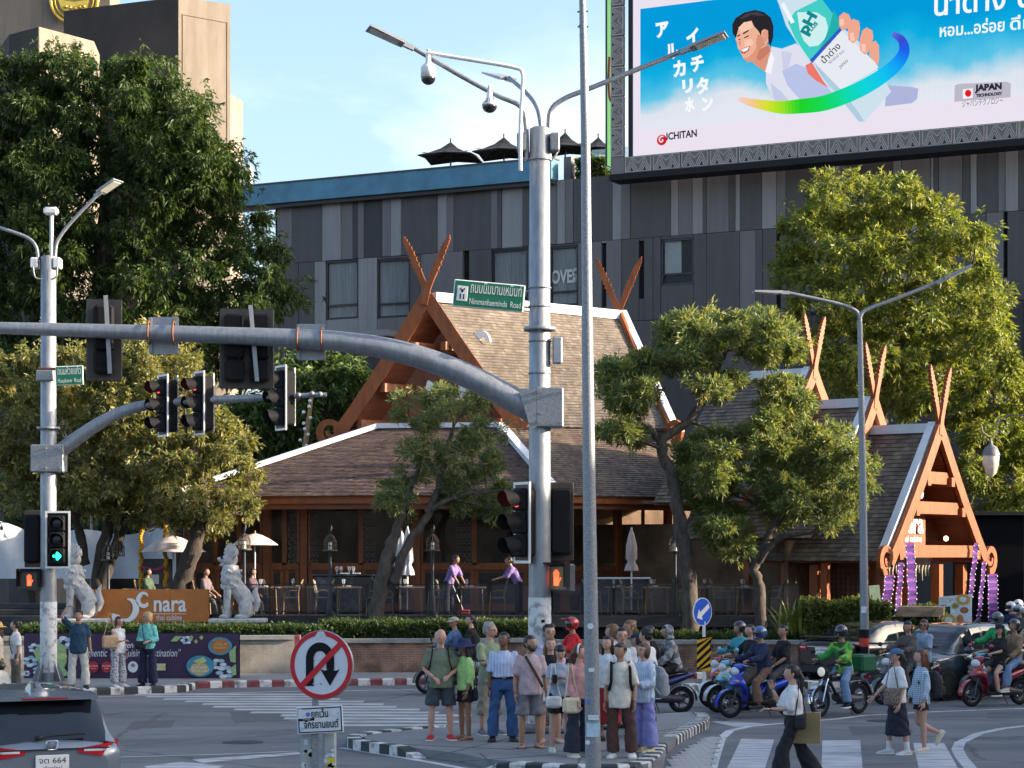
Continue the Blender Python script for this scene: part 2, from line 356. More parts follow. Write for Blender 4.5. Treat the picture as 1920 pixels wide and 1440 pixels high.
# repairs, tyre marks and covers in the road
dpm = mat('dark_asphalt_patch',(.075,.077,.083),.85,var=0,col2=(.105,.107,.113),scale=2,bump=.4,bscale=120);tym = mat('rubbed_tyre_mark',(.13,.132,.14),.8,var=0,col2=(.080,.082,.088),scale=1.2,thr=(.42,.62),stretch=(.6,6,1))
for pts in ([(430,1335),(520,1333),(545,1352),(440,1356)],[(250,1352),(330,1350),(322,1364),(235,1367)],[(1590,1362),(1700,1360),(1715,1374),(1600,1378)],[(1850,1335),(1930,1333),(1935,1345),(1852,1347)]): paint(pts,dpm,'road_patch',.0025)
for a,b in (((240,1395),(760,1345)),((230,1404),(740,1352)),((1330,1332),(1910,1352)),((1340,1326),(1920,1343)),((60,1330),(640,1308))): gline([a,((a[0]+b[0])/2,(a[1]+b[1])/2+2),b],.22,m=tym,name='tyre_mark',z=.003)
mhm = mat('iron_cover',(.045,.042,.04),.6,metal=.5,var=.3,scale=20)
for px,py in ((455,1392),(1660,1352)): q = G(px,py);m = MB();m.lathe([(.34,.002),(.34,.007)],28,MX.Translation(V((q.x,q.y,0))));o_ = m.build('manhole_cover',mhm,mk)
# ---------------------------------------------------------------- buildings behind
class PL:
    """a flat face in the scene: local x right, y up, z out; loc() drops a photo pixel onto it"""
    def __init__(s,o,x,n): s.M = frame(V(o),x,n);s.I = s.M.inverted();s.o = V(o);s.n = V((s.M[0][2],s.M[1][2],s.M[2][2]))
    def loc(s,px,py,z=0.0):
        q = s.I @ ray_plane(px,py,s.o,s.n);return V((q.x,q.y,z))
    def at(s,x,y,z=0.0): return s.M @ V((x,y,z))
FO = V((5.4,90,0));FU = V((.893,-.449,0));FN = V((-.449,-.893,0))
fac = PL(FO,FU,FN)
sx_ = lambda px,py=600: fac.loc(px,py).x
g_dark = [mat('dark_cladding_%d' % i,c,.55,var=.11,scale=1.3,bump=.05,stretch=(2.5,.22,1)) for i,c in enumerate([(.090,.080,.077),(.170,.155,.151),(.290,.272,.266),(.050,.045,.047)])]
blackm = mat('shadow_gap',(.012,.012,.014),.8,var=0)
hotel = empty('hotel_building',FO,label='long dark grey hotel with upright striped wall panels behind the restaurant',cat='building')
hotel.matrix_world = fac.M
zT = fac.loc(1040,337).y;zM = fac.loc(1387,433).y;zL = fac.loc(700,628).y;zl2 = fac.loc(1200,612).y
sL = sx_(512);sR = sx_(2150)
mb = MB();mb.box(((sL+sR)/2,zT/2-.1,-8),(sR-sL,zT,15.6));mb.build('wall',blackm,hotel)
_g = random.Random(11)
def panel(x0,x1,y0,y1,lv,dz=0.0):
    mb = MB();g = .02
    mb.box(((x0+x1)/2,(y0+y1)/2,-.10+dz),(x1-x0-g,y1-y0-g,.2));return mb.build('panel',g_dark[lv],hotel)
up = [(520,1),(548,0),(605,2),(640,1),(662,3),(671,1),(683,3),(717,1),(733,2),(753,0),(820,2),(838,1),(851,0),(921,1),(934,0),(941,2),(980,0),(1032,1),(1045,2),(1060,1),(1075,0),(1148,2),(1165,1),(1182,0),(1258,2),(1272,1),(1298,2),(1318,0),(1325,1),(1367,0),(1379,2),(1388,0),(1429,2),(1456,1),(1474,0),(1553,2),(1576,1),(1590,0),(1675,2),(1690,1),(1745,2),(1751,0),(1760,1),(1805,0),(1820,2),(1832,0),(1872,1),(1885,2),(1910,0),(1975,1),(2040,0),(2150,0)]
for (a,lv),(b,_) in zip(up,up[1:]): panel(sx_(a),sx_(b),zM,zT-.02,lv,_g.uniform(0,.05))
# windows of the middle band: (x0, x1, top, bottom, curtain)
wins = [(611,672,490,600,1),(707,769,487,597,1),(922,990,469,592,1),(1031,1084,463,575,1),(1239,1301,449,536,2)]
slits = [(868,880,470,560),(1128,1137,456,575),(1198,1208,452,560),(1456,1464,430,600),(1882,1889,398,520),(1780,1786,408,530)]
glass = mat('window_glass',(.03,.035,.04),.03,var=0,spec=.6,alpha=.18)
alum = mat('grey_window_frame',(.05,.052,.055),.4,metal=.6,var=.05)
curt = mat('pale_sheer_curtain',(.50,.53,.53),.9,var=.15,scale=3,stretch=(6,.3,1))
blind = mat('white_roller_blind',(.62,.66,.66),.8,var=.05)
def rect(px0,px1,py0,py1):
    a = fac.loc(px0,(py0+py1)/2);b = fac.loc(px1,(py0+py1)/2);t = fac.loc(px0,py0).y;u = fac.loc(px0,py1).y
    return a.x,b.x,u,t
wr = []
for q in wins: wr.append(rect(*q[:4]))
for q in slits: wr.append(rect(*q))
# lower band: panels between the openings
xs = sorted([sL]+[r[0] for r in wr if r[3] > zl2]+[r[1] for r in wr if r[3] > zl2]+[sR]+[sx_(p) for p in (560,590,690,790,1090,1165,1225,1325,1387,1417,1430,1520,1600,1680,1720,1850,1930,2000)])
lvl = {}
for x0,x1 in zip(xs,xs[1:]):
    if x1-x0 < .12: continue
    xm = (x0+x1)/2;r = next((r for r in wr if r[0]-.01 <= xm <= r[1]+.01),None);lv = _g.choice([0,0,0,1,1,2,0])
    if r is None: panel(x0,x1,zL,zM,lv,_g.uniform(0,.04))
    else:
        if zM-r[3] > .05: panel(x0,x1,r[3],zM,lv)
        if r[2]-zL > .05: panel(x0,x1,zL,r[2],_g.choice([0,1,2]))
x = sL
while x < sR:                                        # ground and first floor band
    w = _g.uniform(1.2,3.4);panel(x,min(x+w,sR),.2,zL,3 if _g.random() < .75 else 0);x += w
for i,r in enumerate(wr[:len(wins)]):
    x0,x1,y0,y1 = r;cx,cy,w,h = (x0+x1)/2,(y0+y1)/2,x1-x0,y1-y0
    win = MB();t = .09
    for bx in ((cx,y1-t/2,w,t),(cx,y0+t/2,w,t),(x0+t/2,cy,t,h),(x1-t/2,cy,t,h),(cx,y0+h*.24,w,t*.8)): win.box((bx[0],bx[1],-.08),(bx[2],bx[3],.10))
    wo = win.build('window',alum,hotel)
    MB().box((cx,cy,-.10),(w-.02,h-.02,.012)).build('pane',glass,wo)
    c = MB();n = 40
    rows = [[(x0+.05+(w-.1)*k/n,yy,-.155+.025*math.sin(k*1.9)+.012*math.sin(k*4.3)) for k in range(n+1)] for yy in (y0+.08,y1-.05)]
    if wins[i][4] == 1: c.loft(rows,caps=False,open_ring=True);c.build('curtain',curt,wo)
    else: c.box((cx-.25,cy+h*.12,-.16),(w*.50,h*.7,.02));c.build('blind',blind,wo)
pl_ = MB().box((0,0,0),(.01,.01,.01))
lett = mat('pale_lettering',(.62,.60,.55),.5,var=0)
d = fac.loc(1032,531);e = fac.loc(1083,503)
text_mesh('OVEЯ',1.0,MX.Translation(V((d.x,d.y,-.09))) @ MX.Diagonal((1,(e.y-d.y)/.72,1,1)),'lettering',lett,hotel,align='LEFT',ext=.006,bold=.03,fit=(e.x-d.x))
# dark recessed canopy over the lower floor at the left end
r = rect(600,745,628,640);MB().box(((r[0]+r[1])/2,r[3]-.15,.35),(r[1]-r[0],.28,1.0)).build('canopy',g_dark[2],hotel)
# blue band of the roof pool
bluem = mat('blue_pool_tile',(.085,.235,.33),.5,var=.18,scale=1.5,bump=.05)
b0 = fac.loc(640,337);b1 = fac.loc(640,374);bl = sx_(440);br = sx_(1043)
MB().box(((bl+br)/2,(b0.y+b1.y)/2,.15),(br-bl,b0.y-b1.y,.7)).build('pool_wall',bluem,hotel)
MB().box(((bl+br)/2,b0.y+.03,.15),(br-bl+.1,.06,.8)).build('coping',g_dark[0],hotel)
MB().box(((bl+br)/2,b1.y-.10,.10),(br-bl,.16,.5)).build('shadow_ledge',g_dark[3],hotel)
r = rect(1043,1150,300,337);MB().box(((r[0]+r[1])/2,(r[2]+r[3])/2-.2,-2.2),(r[1]-r[0],r[3]-r[2],.5)).build('roof_parapet',g_dark[3],hotel)
MB().box((sx_(1050),r[3]-.5,-1.0),(.35,1.5,.5)).build('roof_post',g_dark[1],hotel)
gl2 = mat('pale_glass_balustrade',(.55,.72,.74),.06,var=0,alpha=.35,spec=.8)
r = rect(1063,1132,262,318);MB().box(((r[0]+r[1])/2,(r[2]+r[3])/2,-2.6),(r[1]-r[0],r[3]-r[2],.03)).build('glass_balustrade',gl2,hotel)
# roof parasols
black_cl = mat('black_parasol_cloth',(.022,.022,.026),.85,var=.2,scale=3)
for i,(cx,ax,ay,ey,wd,Y) in enumerate([(845,845,267,296,3.5,97),(945,945,258,289,3.4,96),(1062,1060,249,282,3.0,95),(1122,1122,258,284,2.6,96.5)]):
    a = P(ax,ay,Y);ez = P(cx,ey,Y).z;base = fac.M @ V((0,b0.y,0))
    pr = empty('roof_parasol',(a.x,a.y,b0.y-.3),label=['black roof parasol farthest from the billboard','black roof parasol partly behind the tall street light pole','black roof parasol just past the tall pole behind glass','black roof parasol half hidden by the green side sign'][i],cat='parasol',group='parasols on the hotel roof')
    hh = a.z-(b0.y-.3);h2 = ez-(b0.y-.3);m = MB();n = 4;rings = []
    ang = [R(33)+k*math.pi/2+f for k in range(4) for f in (0,math.pi/4)]
    for t,z in ((.02,hh),(.30,hh-.44*(hh-h2)),(.65,hh-.78*(hh-h2)),(1,h2)):
        rings.append([(wd*.50*t*math.cos(an)*(1 if k % 2 == 0 else .69),wd*.50*t*math.sin(an)*(1 if k % 2 == 0 else .69),z+(.07*t if k % 2 else -.03*t)) for k,an in enumerate(ang)])
    rings.append([(p[0]*.995,p[1]*.995,p[2]-.05) for p in rings[-1]])
    m.loft(rings,caps=False,smooth=False);m.build('canopy',black_cl,pr)
    MB().tube([(0,0,0),(0,0,hh+.18)],.04,8).build('pole',alum,pr)
    rb = MB()
    for k in range(0,8,2): rb.tube([(0,0,hh-.6),(rings[3][k][0]*.85,rings[3][k][1]*.85,h2+.1)],.02,5)
    rb.build('ribs',alum,pr)
# ------------------------------------------------------------ LED billboard
bb = PL(FO+FN*1.3,FU,FN)
bo = empty('billboard',label='big glowing advertising screen in a patterned frame above the hotel',cat='billboard');bo.matrix_world = bb.M
def led(key,c,k=.42): return mat('led_'+key,(0,0,0),.6,var=0,emit=lin(*c),estr=k*.55,spec=.2)
def bl_(px,py,z=0): return bb.loc(px,py,z)
tr = bl_(2080,213);a = bl_(1187,293);top = bl_(1187,-170).y
MB().box(((a.x+tr.x)/2,(a.y+top)/2,-.25),(tr.x-a.x,top-a.y,.5)).build('screen_border',led('white',(236,226,240)),bo)
c = bl_(1201,246);t2 = bl_(1201,17)
sm_ = bpy.data.materials.new('led_sky_picture');sm_.use_nodes = True;n_ = sm_.node_tree;n_.nodes.clear()
ou = n_.nodes.new('ShaderNodeOutputMaterial');em = n_.nodes.new('ShaderNodeEmission');em.inputs['Strength'].default_value = .225
tx = n_.nodes.new('ShaderNodeTexCoord');sp = n_.nodes.new('ShaderNodeSeparateXYZ');nn_ = n_.nodes.new('ShaderNodeTexNoise');nn_.inputs['Scale'].default_value = .35;nn_.inputs['Detail'].default_value = 6
ad = n_.nodes.new('ShaderNodeMath');ad.operation = 'MULTIPLY_ADD';ad.inputs[1].default_value = 2.6
mr = n_.nodes.new('ShaderNodeMapRange');mr.inputs['From Min'].default_value = c.y+1.5;mr.inputs['From Max'].default_value = t2.y-.2
cr = n_.nodes.new('ShaderNodeValToRGB');cr.color_ramp.elements[0].color = lin(232,236,246)+(1,);cr.color_ramp.elements[1].color = lin(4,158,224)+(1,);cr.color_ramp.elements[1].position = .95
e2 = cr.color_ramp.elements.new(.42);e2.color = lin(96,202,236)+(1,);e3 = cr.color_ramp.elements.new(.7);e3.color = lin(14,178,230)+(1,);e4 = cr.color_ramp.elements.new(.18);e4.color = lin(226,234,244)+(1,)
# LED columns
wv = n_.nodes.new('ShaderNodeTexWave');wv.inputs['Scale'].default_value = 4.5;wv.bands_direction = 'X'
wr_ = n_.nodes.new('ShaderNodeMapRange');wr_.inputs['To Min'].default_value = .93;wr_.inputs['To Max'].default_value = 1.04
ml = n_.nodes.new('ShaderNodeMix');ml.data_type = 'RGBA';ml.blend_type = 'MULTIPLY';ml.inputs['Factor'].default_value = 1
l_ = n_.links.new;l_(tx.outputs['Object'],sp.inputs[0]);l_(tx.outputs['Object'],nn_.inputs['Vector']);l_(nn_.outputs['Fac'],ad.inputs[0]);l_(sp.outputs['Y'],ad.inputs[2])
l_(ad.outputs[0],mr.inputs['Value']);l_(mr.outputs[0],cr.inputs['Fac']);l_(tx.outputs['Object'],wv.inputs['Vector']);l_(wv.outputs['Fac'],wr_.inputs['Value'])
l_(cr.outputs[0],ml.inputs['A']);l_(wr_.outputs[0],ml.inputs['B']);l_(ml.outputs['Result'],em.inputs['Color']);l_(em.outputs[0],ou.inputs[0])
MB().box(((c.x+tr.x)/2,(c.y+t2.y)/2,.01),(tr.x-c.x,t2.y-c.y,.02)).build('screen_picture',sm_,bo)
_lay = [0]
def ad_poly(name,pts,col,k=.42,z=None,sc=3.0,ox=1280,oy=0):
    _lay[0] += 1;z = .03+.006*_lay[0] if z is None else z
    mb = MB();mb.poly([bl_(ox+p[0]/sc,oy+p[1]/sc,z) for p in pts],(0,0,.003));return mb.build(name,led(name+str(_lay[0]),col,k),bo)
pic = lambda n,p,c,**k: ad_poly(n,p,c,**k)
pic('printed_shirt',[(470,395),(500,262),(560,275),(640,245),(700,300),(820,480),(850,530),(740,600),(600,610),(520,575),(470,470)],(222,224,240))
pic('printed_sleeve',[(560,400),(640,360),(740,400),(840,520),(745,585),(660,560),(590,480)],(186,196,232))
pic('printed_cuff',[(1150,480),(1290,490),(1328,500),(1320,560),(1290,582),(1140,600)],(176,180,220))
pic('printed_neck',[(385,345),(440,240),(490,255),(500,290),(480,345),(468,408),(430,380)],(222,150,124))
pic('printed_face',[(303,200),(318,150),(350,120),(420,110),(470,160),(490,220),(470,260),(440,275),(425,310),(395,345),(368,352),(345,330),(325,290),(312,270),(308,240),(300,225)],(240,180,152))
pic('printed_hair',[(303,215),(284,190),(282,140),(300,105),(350,72),(410,58),(460,70),(498,100),(514,150),(512,210),(498,262),(488,245),(480,190),(462,165),(448,175),(444,205),(432,180),(405,150),(390,118),(345,130),(318,160),(310,190)],(34,30,34))
pic('printed_cheek',[(345,330),(368,352),(395,345),(425,310),(440,275),(452,250),(425,255),(400,300),(370,325)],(224,152,124));pic('printed_hair_light',[(320,110),(360,80),(420,68),(470,90),(440,92),(390,86),(345,108)],(66,58,62));pic('printed_collar',[(468,405),(500,290),(520,330),(500,420)],(246,246,252));pic('printed_fold',[(560,290),(620,300),(600,380),(570,400)],(204,208,232));pic('printed_fold',[(500,470),(560,520),(620,590),(560,590),(515,560)],(196,204,230))
pic('printed_highlight',[(318,160),(350,128),(392,124),(400,155),(372,172),(340,185)],(250,204,178));pic('printed_highlight',[(352,232),(392,222),(405,250),(388,262),(356,268)],(250,200,174));pic('printed_shade',[(425,200),(450,200),(470,255),(440,275),(428,300),(418,250)],(214,146,118));pic('printed_shade',[(440,280),(490,258),(498,290),(470,320),(440,345),(420,330)],(198,126,100))
pic('printed_ear',[(455,195),(470,168),(486,175),(488,210),(474,240),(460,235)],(226,156,132))
pic('printed_brow',[(312,205),(330,196),(332,202),(314,212)],(50,36,36));pic('printed_brow',[(345,190),(376,172),(380,178),(348,198)],(50,36,36))
pic('printed_eye',[(318,228),(332,220),(330,230)],(60,40,40));pic('printed_eye',[(352,215),(380,202),(378,210),(356,220)],(60,40,40))
pic('printed_nose',[(322,240),(334,225),(336,258),(322,262)],(222,152,126))
pic('printed_mouth',[(330,285),(352,276),(388,262),(380,290),(355,308),(340,305)],(190,90,84));pic('printed_teeth',[(335,286),(354,278),(383,268),(372,288),(350,298)],(250,246,246))
pic('printed_bottle',[(538,0),(560,60),(590,150),(720,355),(760,380),(880,540),(1000,690),(1030,690),(1180,520),(1115,410),(1050,320),(985,220),(890,150),(760,0)],(206,226,238))
pic('printed_bottle_label',[(600,130),(640,70),(780,0),(790,0),(905,150),(800,270),(725,345),(640,220)],(66,206,198))
pic('printed_drop',[(652,75),(760,75),(812,108),(826,160),(812,220),(770,262),(722,268),(690,235),(668,180)],(206,240,238))
pic('printed_bottle_panel',[(740,350),(905,180),(1090,355),(1110,385),(900,510)],(232,236,242))
pic('printed_bottle_shade',[(760,380),(880,540),(1000,690),(1030,690),(1000,640),(900,512),(745,352)],(176,204,224));pic('printed_bottle_shine',[(560,30),(580,20),(640,130),(620,140)],(238,248,252));pic('printed_label_shade',[(860,60),(905,150),(800,270),(770,300),(830,180)],(30,176,172));pic('printed_label_line',[(725,345),(905,150),(915,165),(738,362)],(40,90,200))
pic('printed_palm',[(700,375),(735,355),(800,460),(830,500),(760,460),(715,420)],(236,120,106))
for q in ([(890,100),(915,76),(945,88),(958,120),(940,165),(905,180),(890,150)],[(945,130),(970,114),(1002,125),(1008,165),(1000,225),(968,252),(942,230),(940,180)],[(1020,180),(1045,162),(1078,180),(1082,220),(1065,290),(1035,316),(1008,290),(1005,240)],[(1070,250),(1095,236),(1114,262),(1116,340),(1108,375),(1060,320)]): pic('printed_finger',q,(240,168,140))
for q in ([(893,118),(915,112),(920,150),(897,155)],[(950,195),(972,190),(980,235),(956,240)],[(1015,255),(1040,255),(1042,300),(1020,298)]): pic('printed_nail',q,(250,200,182))
sw = spline([(330,562),(400,585),(480,600),(570,612),(670,606),(800,590),(920,550),(1030,500),(1130,440),(1215,370),(1258,300),(1245,235),(1190,198)],5)
cols = [(246,206,206),(246,200,140),(216,226,40),(150,226,20),(20,212,30),(10,216,90),(0,218,170),(0,212,220),(0,196,240),(0,156,246),(20,96,236),(60,70,206),(110,130,220)]
for i in range(len(sw)-1):
    (x0,y0),(x1,y1) = sw[i],sw[i+1];a_,b_ = sw[max(i-1,0)],sw[min(i+2,len(sw)-1)];nrm_ = lambda p,q: (-(q[1]-p[1])/math.hypot(q[0]-p[0],q[1]-p[1]),(q[0]-p[0])/math.hypot(q[0]-p[0],q[1]-p[1]))
    n0,n1 = nrm_(a_,(x1,y1)),nrm_((x0,y0),b_);wf = lambda t: 6+38*math.sin(math.pi*min(1,t*.93+.03))**.8;w0,w1 = wf(i/(len(sw)-1)),wf((i+1)/(len(sw)-1));f_ = i/(len(sw)-1)*(len(cols)-1);k0 = int(f_);fr_ = f_-k0;cc_ = tuple(int(cols[k0][q]*(1-fr_)+cols[min(k0+1,len(cols)-1)][q]*fr_) for q in range(3))
    pic('printed_swoosh',[(x0+n0[0]*w0,y0+n0[1]*w0),(x1+n1[0]*w1,y1+n1[1]*w1),(x1-n1[0]*w1,y1-n1[1]*w1),(x0-n0[0]*w0,y0-n0[1]*w0)],cc_,z=.30)
pic('printed_badge',[(1552,590),(1555,500),(1575,490),(1845,478),(1868,488),(1866,565)],(188,184,200))
pic('printed_flag',[(1600,520),(1655,515),(1655,568),(1600,574)],(246,244,248))
pic('printed_flag_disc',[(1630+18*math.cos(t),543+20*math.sin(t)) for t in [k*math.pi/10 for k in range(20)]],(226,10,30))
def ad_text(txt,x0,y0,x1,y1,col,h,ox=1280,sc=3.0,bold=0.0,k=.42,rot=None):
    """text along the line (x0,y0)->(x1,y1) of the crop, h = letter height in crop px"""
    p = bl_(ox+x0/sc,y0/sc);q = bl_(ox+x1/sc,y1/sc);hh = (bl_(ox+x0/sc,(y0-h)/sc)-p).length;dr = (q-p)
    _lay[0] += 1
    M_ = frame(V((p.x,p.y,.03+.006*_lay[0])),(dr.x,dr.y,0),(0,0,1))
    return text_mesh(txt,hh/.72,M_,'lettering',led('t%d_%d_%d' % col,col,k),bo,align='LEFT',ext=.002,bold=bold,fit=dr.length)
for ch,x,y,s_ in [('ア',-120,228,100),('ル',-60,350,100),('カ',-20,448,100),('リ',20,540,84),('水',50,640,80),('イ',55,270,100),('チ',80,420,100),('タ',112,545,100),('ン',140,640,90)]:
    ad_text(ch,x,y,x+s_*.72,y-s_*.13,(246,250,252),s_*.72,bold=.035)
ad_text('น้ำด่าง',1432,112,1830,72,(250,252,252),120,bold=.02);ad_text('ดื',1900,66,1990,58,(250,252,252),120,bold=.02)
ad_text('หอม...อร่อย',1468,230,1830,196,(246,250,252),66,bold=.012);ad_text('ดื่ม',1862,192,1990,180,(246,250,252),66,bold=.012)
ad_text('JAPAN',1676,532,1828,520,(40,32,44),34,bold=.02);ad_text('TECHNOLOGY',1678,566,1826,553,(50,40,52),16,bold=.01)
ad_text('ジャパンテクノロジー',1598,622,1826,600,(84,76,92),30)
ad_text('pH',728,222,790,112,(0,136,140),62,bold=.03);ad_text('PLUS',745,214,796,158,(0,136,140),24,bold=.012)
ad_text('น้ำด่าง',828,384,922,290,(60,62,70),38,bold=.004);ad_text('วิตามินบี รวม',860,384,944,312,(70,70,80),16);ad_text('JAPAN',922,408,966,368,(60,50,60),18);ad_text('อิชิตัน',826,304,870,262,(90,70,80),18)
ad_text('ICHITAN',-52,806,118,786,(34,30,36),40,bold=.012)
# spiral brand mark
sp_ = MB();cpt = bl_(1242,263);rr_ = (bl_(1242,253)-cpt).length
sp_.lathe([(rr_,0),(rr_,.004)],20,MX.Translation(V((cpt.x,cpt.y,.06))));sp_.build('brand_mark',led('redmark',(206,20,40)),bo)
sp_ = MB();pts = [(cpt.x+rr_*.72*(1-k/16)*math.cos(1.1+k*.42),cpt.y+rr_*.72*(1-k/16)*math.sin(1.1+k*.42),.067) for k in range(15)]
sp_.tube(pts,[rr_*.13]*15,5);sp_.build('brand_spiral',led('white2',(246,240,246)),bo)
# patterned frame: a row of cut metal panels along the bottom and up the side
fm = mat('taupe_metal_frame',(.20,.172,.155),.5,metal=.15,var=.12,scale=1.5);fl = mat('pale_metal_line',(.46,.41,.36),.45,metal=.15,var=.08);fk = mat('cut_opening',(.008,.008,.01),.9,var=0)
fb = bl_(1187,325);hfr = a.y-fb.y;x0f = bl_(1146,200).x;wfr = bl_(1172,200).x-x0f
def frame_panel(w,h):
    objs = []
    m0 = MB();m0.box((w/2,h/2,.02),(w-.03,h-.03,.12))
    m1 = MB()
    def ln(p,q,t=.035): m1.beam((p[0],p[1],.095),(q[0],q[1],.095),.03,t,up=(0,0,1)) if False else m1.beam((p[0],p[1],.09),(q[0],q[1],.09),t,.03)
    e_ = .06
    for p,q in (((e_,e_),(w-e_,e_)),((e_,h-e_),(w-e_,h-e_)),((e_,e_),(e_,h-e_)),((w-e_,e_),(w-e_,h-e_))): ln(p,q)
    m2 = MB()
    for cx in (w*.27,w*.73):
        for k in (.92,.66,.42): ln((cx-w*.24*k,e_),(cx,h*.95*k));ln((cx,h*.95*k),(cx+w*.24*k,e_))
        for k,dy in ((.26,.0),(.17,.16),(.17,-.0)):
            m2.poly([(cx-w*.26*k,h*.10+dy*h,.086),(cx,h*.10+dy*h+h*.5*k,.086),(cx+w*.26*k,h*.10+dy*h,.086),(cx,h*.10+dy*h-h*.12*k,.086)],(0,0,.012))
    ln((w/2,h*.55),(w*.72,h*.95));ln((w/2,h*.55),(w*.28,h*.95))
    return m0.mesh('frame_panel',fm),m1.mesh('frame_line',fl),m2.mesh('frame_opening',fk)
wp = (bl_(1500,200).x-bl_(1444,200).x);meshes = frame_panel(wp,hfr)
x = bl_(1172,200).x
MB().box((x0f+wfr/2,fb.y+hfr/2,.0),(wfr-.02,hfr-.02,.14)).build('frame_corner',fm,bo)
while x < tr.x:
    p_ = obj_from(meshes[0],'frame_panel',bo,(x,fb.y,0));obj_from(meshes[1],'frame_line',p_);obj_from(meshes[2],'frame_opening',p_);x += wp
ms = frame_panel(wp,wfr);y = fb.y+hfr+wp
while y < top+wp:
    p_ = obj_from(ms[0],'frame_panel',bo);p_.location = (x0f,y,0);p_.rotation_euler = (0,0,-math.pi/2);obj_from(ms[1],'frame_line',p_);obj_from(ms[2],'frame_opening',p_);y += wp
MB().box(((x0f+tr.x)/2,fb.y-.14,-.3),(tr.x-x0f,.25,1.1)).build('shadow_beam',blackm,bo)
tk = MB();xa = bl_(1172,200).x;xb = bl_(1187,200).x
for xx in (xa+.1,xb-.12): tk.box((xx,(fb.y+hfr+top)/2,-.3),(.12,top-fb.y-hfr,.12))
y = fb.y+hfr+.3;k = 0
while y < top: tk.beam((xa+.1,y,-.3),(xb-.12,y+(.9 if k % 2 else .0),-.3),.07,.07);y += .9;k += 1
tk.build('side_truss',alum,bo);MB().box(((xa+xb)/2,(fb.y+hfr+top)/2,-.7),(xb-xa,top-fb.y-hfr,.05)).build('side_backing',blackm,bo)
gs = PL(bb.at(bl_(1143,200).x,0,-.4),(.55,.835,0),(-.835,.55,0))
so_ = empty('side_sign',label='narrow green glowing sign edge beside the big advertising screen',cat='sign')
gg = led('green',(150,222,140),.40);g0 = bb.I @ V((0,0,0))
q0 = bl_(1134,0,-.6);q1 = bl_(1143,0,-.2);yb = bl_(1140,308).y;yt = top
m = MB();m.box(((q0.x+q1.x)/2,(yb+yt)/2,-.5),(q1.x-q0.x,yt-yb,.5),M=bb.M);m.build('sign_face',gg,so_)
m = MB();m.tube([bb.M @ bl_(1139,105,-.2),bb.M @ bl_(1137.2,150,-.2),bb.M @ bl_(1139,180,-.2),bb.M @ bl_(1142,188,-.2)],.06,6);m.build('sign_mark',led('brown',(120,60,50),.3),so_)
m = MB();m.box((q0.x-.06,(yb+yt)/2,-.6),(.1,yt-yb,.6),M=bb.M);m.build('sign_edge',alum,so_)
# ------------------------------------------------------------ concrete tower, far left
conc = mat('board_marked_concrete',(.165,.138,.110),.85,var=0,col2=(.24,.205,.168),scale=.5,bump=.15,bscale=20,stretch=(3,3,.5));conc2 = mat('dark_concrete_line',(.20,.15,.11),.9,var=.1)
tw = empty('concrete_tower',(0,110,0),label='tall beige concrete tower rising behind the leafy tree',cat='building')
TY = 112
def pyl(name,pts,z0,z1,m=conc):
    mb = MB();mb.poly([(p[0],p[1]-110,z0) for p in pts],(0,0,z1-z0));return mb.build(name,m,tw)
X = lambda px,Y: (px-960)/F*Y
Zt = P(335,-6,TY).z
A_ = (X(335,TY),TY);dl = V((.85,.52));dr_ = V((-.52,.85))   # lit face runs right-back, shaded face left-back
ln_ = 2.95;Bp = (A_[0]+dl.x*ln_,A_[1]+dl.y*ln_);Cp = (A_[0]-7.2*.92,A_[1]+7.2*.40);Dp = (Bp[0]-7.2*.92,Bp[1]+7.2*.40)
pyl('shaft',[A_,Bp,Dp,Cp],0,Zt)
dkc = mat('painted_shade_brown',(.055,.045,.040),.85,var=.2,scale=.6)  # shade of the tower's left-hand faces, put into the colour
def side_skin(p,q,z0,z1): a_,b_ = V((p[0],p[1]-110,0)),V((q[0],q[1]-110,0));n0 = (b_-a_).cross(V((0,0,1))).normalized();n0 = n0 if n0.y < 0 else -n0;m = MB();m.poly([a_+n0*.03+V((0,0,z0)),b_+n0*.03+V((0,0,z0)),b_+n0*.03+V((0,0,z1)),a_+n0*.03+V((0,0,z1))],-n0*.06);m.build('painted_shade_side',dkc,tw)
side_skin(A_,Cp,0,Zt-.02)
# incised border on the lit face
nrm = V((dl.y,-dl.x,0))
def on_lit(t,z): return V((A_[0]+dl.x*ln_*t,A_[1]+dl.y*ln_*t-110,z))+nrm*.01
gm = MB()
for p,q in (((.07,Zt-.9),(.93,Zt-1.0)),((.07,3),(.07,Zt-.9)),((.93,Zt-14.5),(.93,Zt-1.0)),((.62,Zt-14.5),(.93,Zt-14.5))): gm.beam(on_lit(*p),on_lit(*q),.05,.03)
gm.build('incised_line',conc2,tw)
w2 = 118;zr = P(100,-60,w2).z
pyl('rear_wall',[(X(-200,w2),w2),(X(206,w2),w2),(X(206,w2),w2+3),(X(-200,w2),w2+3)],0,zr)
mb = MB()
for px in (80,160): mb.box((X(px,w2),w2-110-.01,zr-5),(.06,.04,12))
mb.build('incised_line',conc2,tw)
zb_ = P(100,50,106).z
pyl('lower_block',[(X(73,106),106),(X(176,109),109),(X(187,112),112),(X(60,116),116),(X(-10,112),112),(X(18,107.6),107.6)],0,zb_)
side_skin((X(73,106),106),(X(18,107.6),107.6),0,zb_-.02);side_skin((X(18,107.6),107.6),(X(-10,112),112),0,zb_-.02)  # same painted shade on the lower block's left faces
zs_ = P(430,176,118).z
pyl('rear_block',[(X(405,116),116),(X(455,120),120),(X(455,128),128),(X(400,128),128)],0,zs_)
mb = MB();mb.beam((X(405,116),116-110-.03,zs_-3.0),(X(455,120),120-110-.03,zs_-3.0),.1,.06);mb.build('incised_line',conc2,tw)
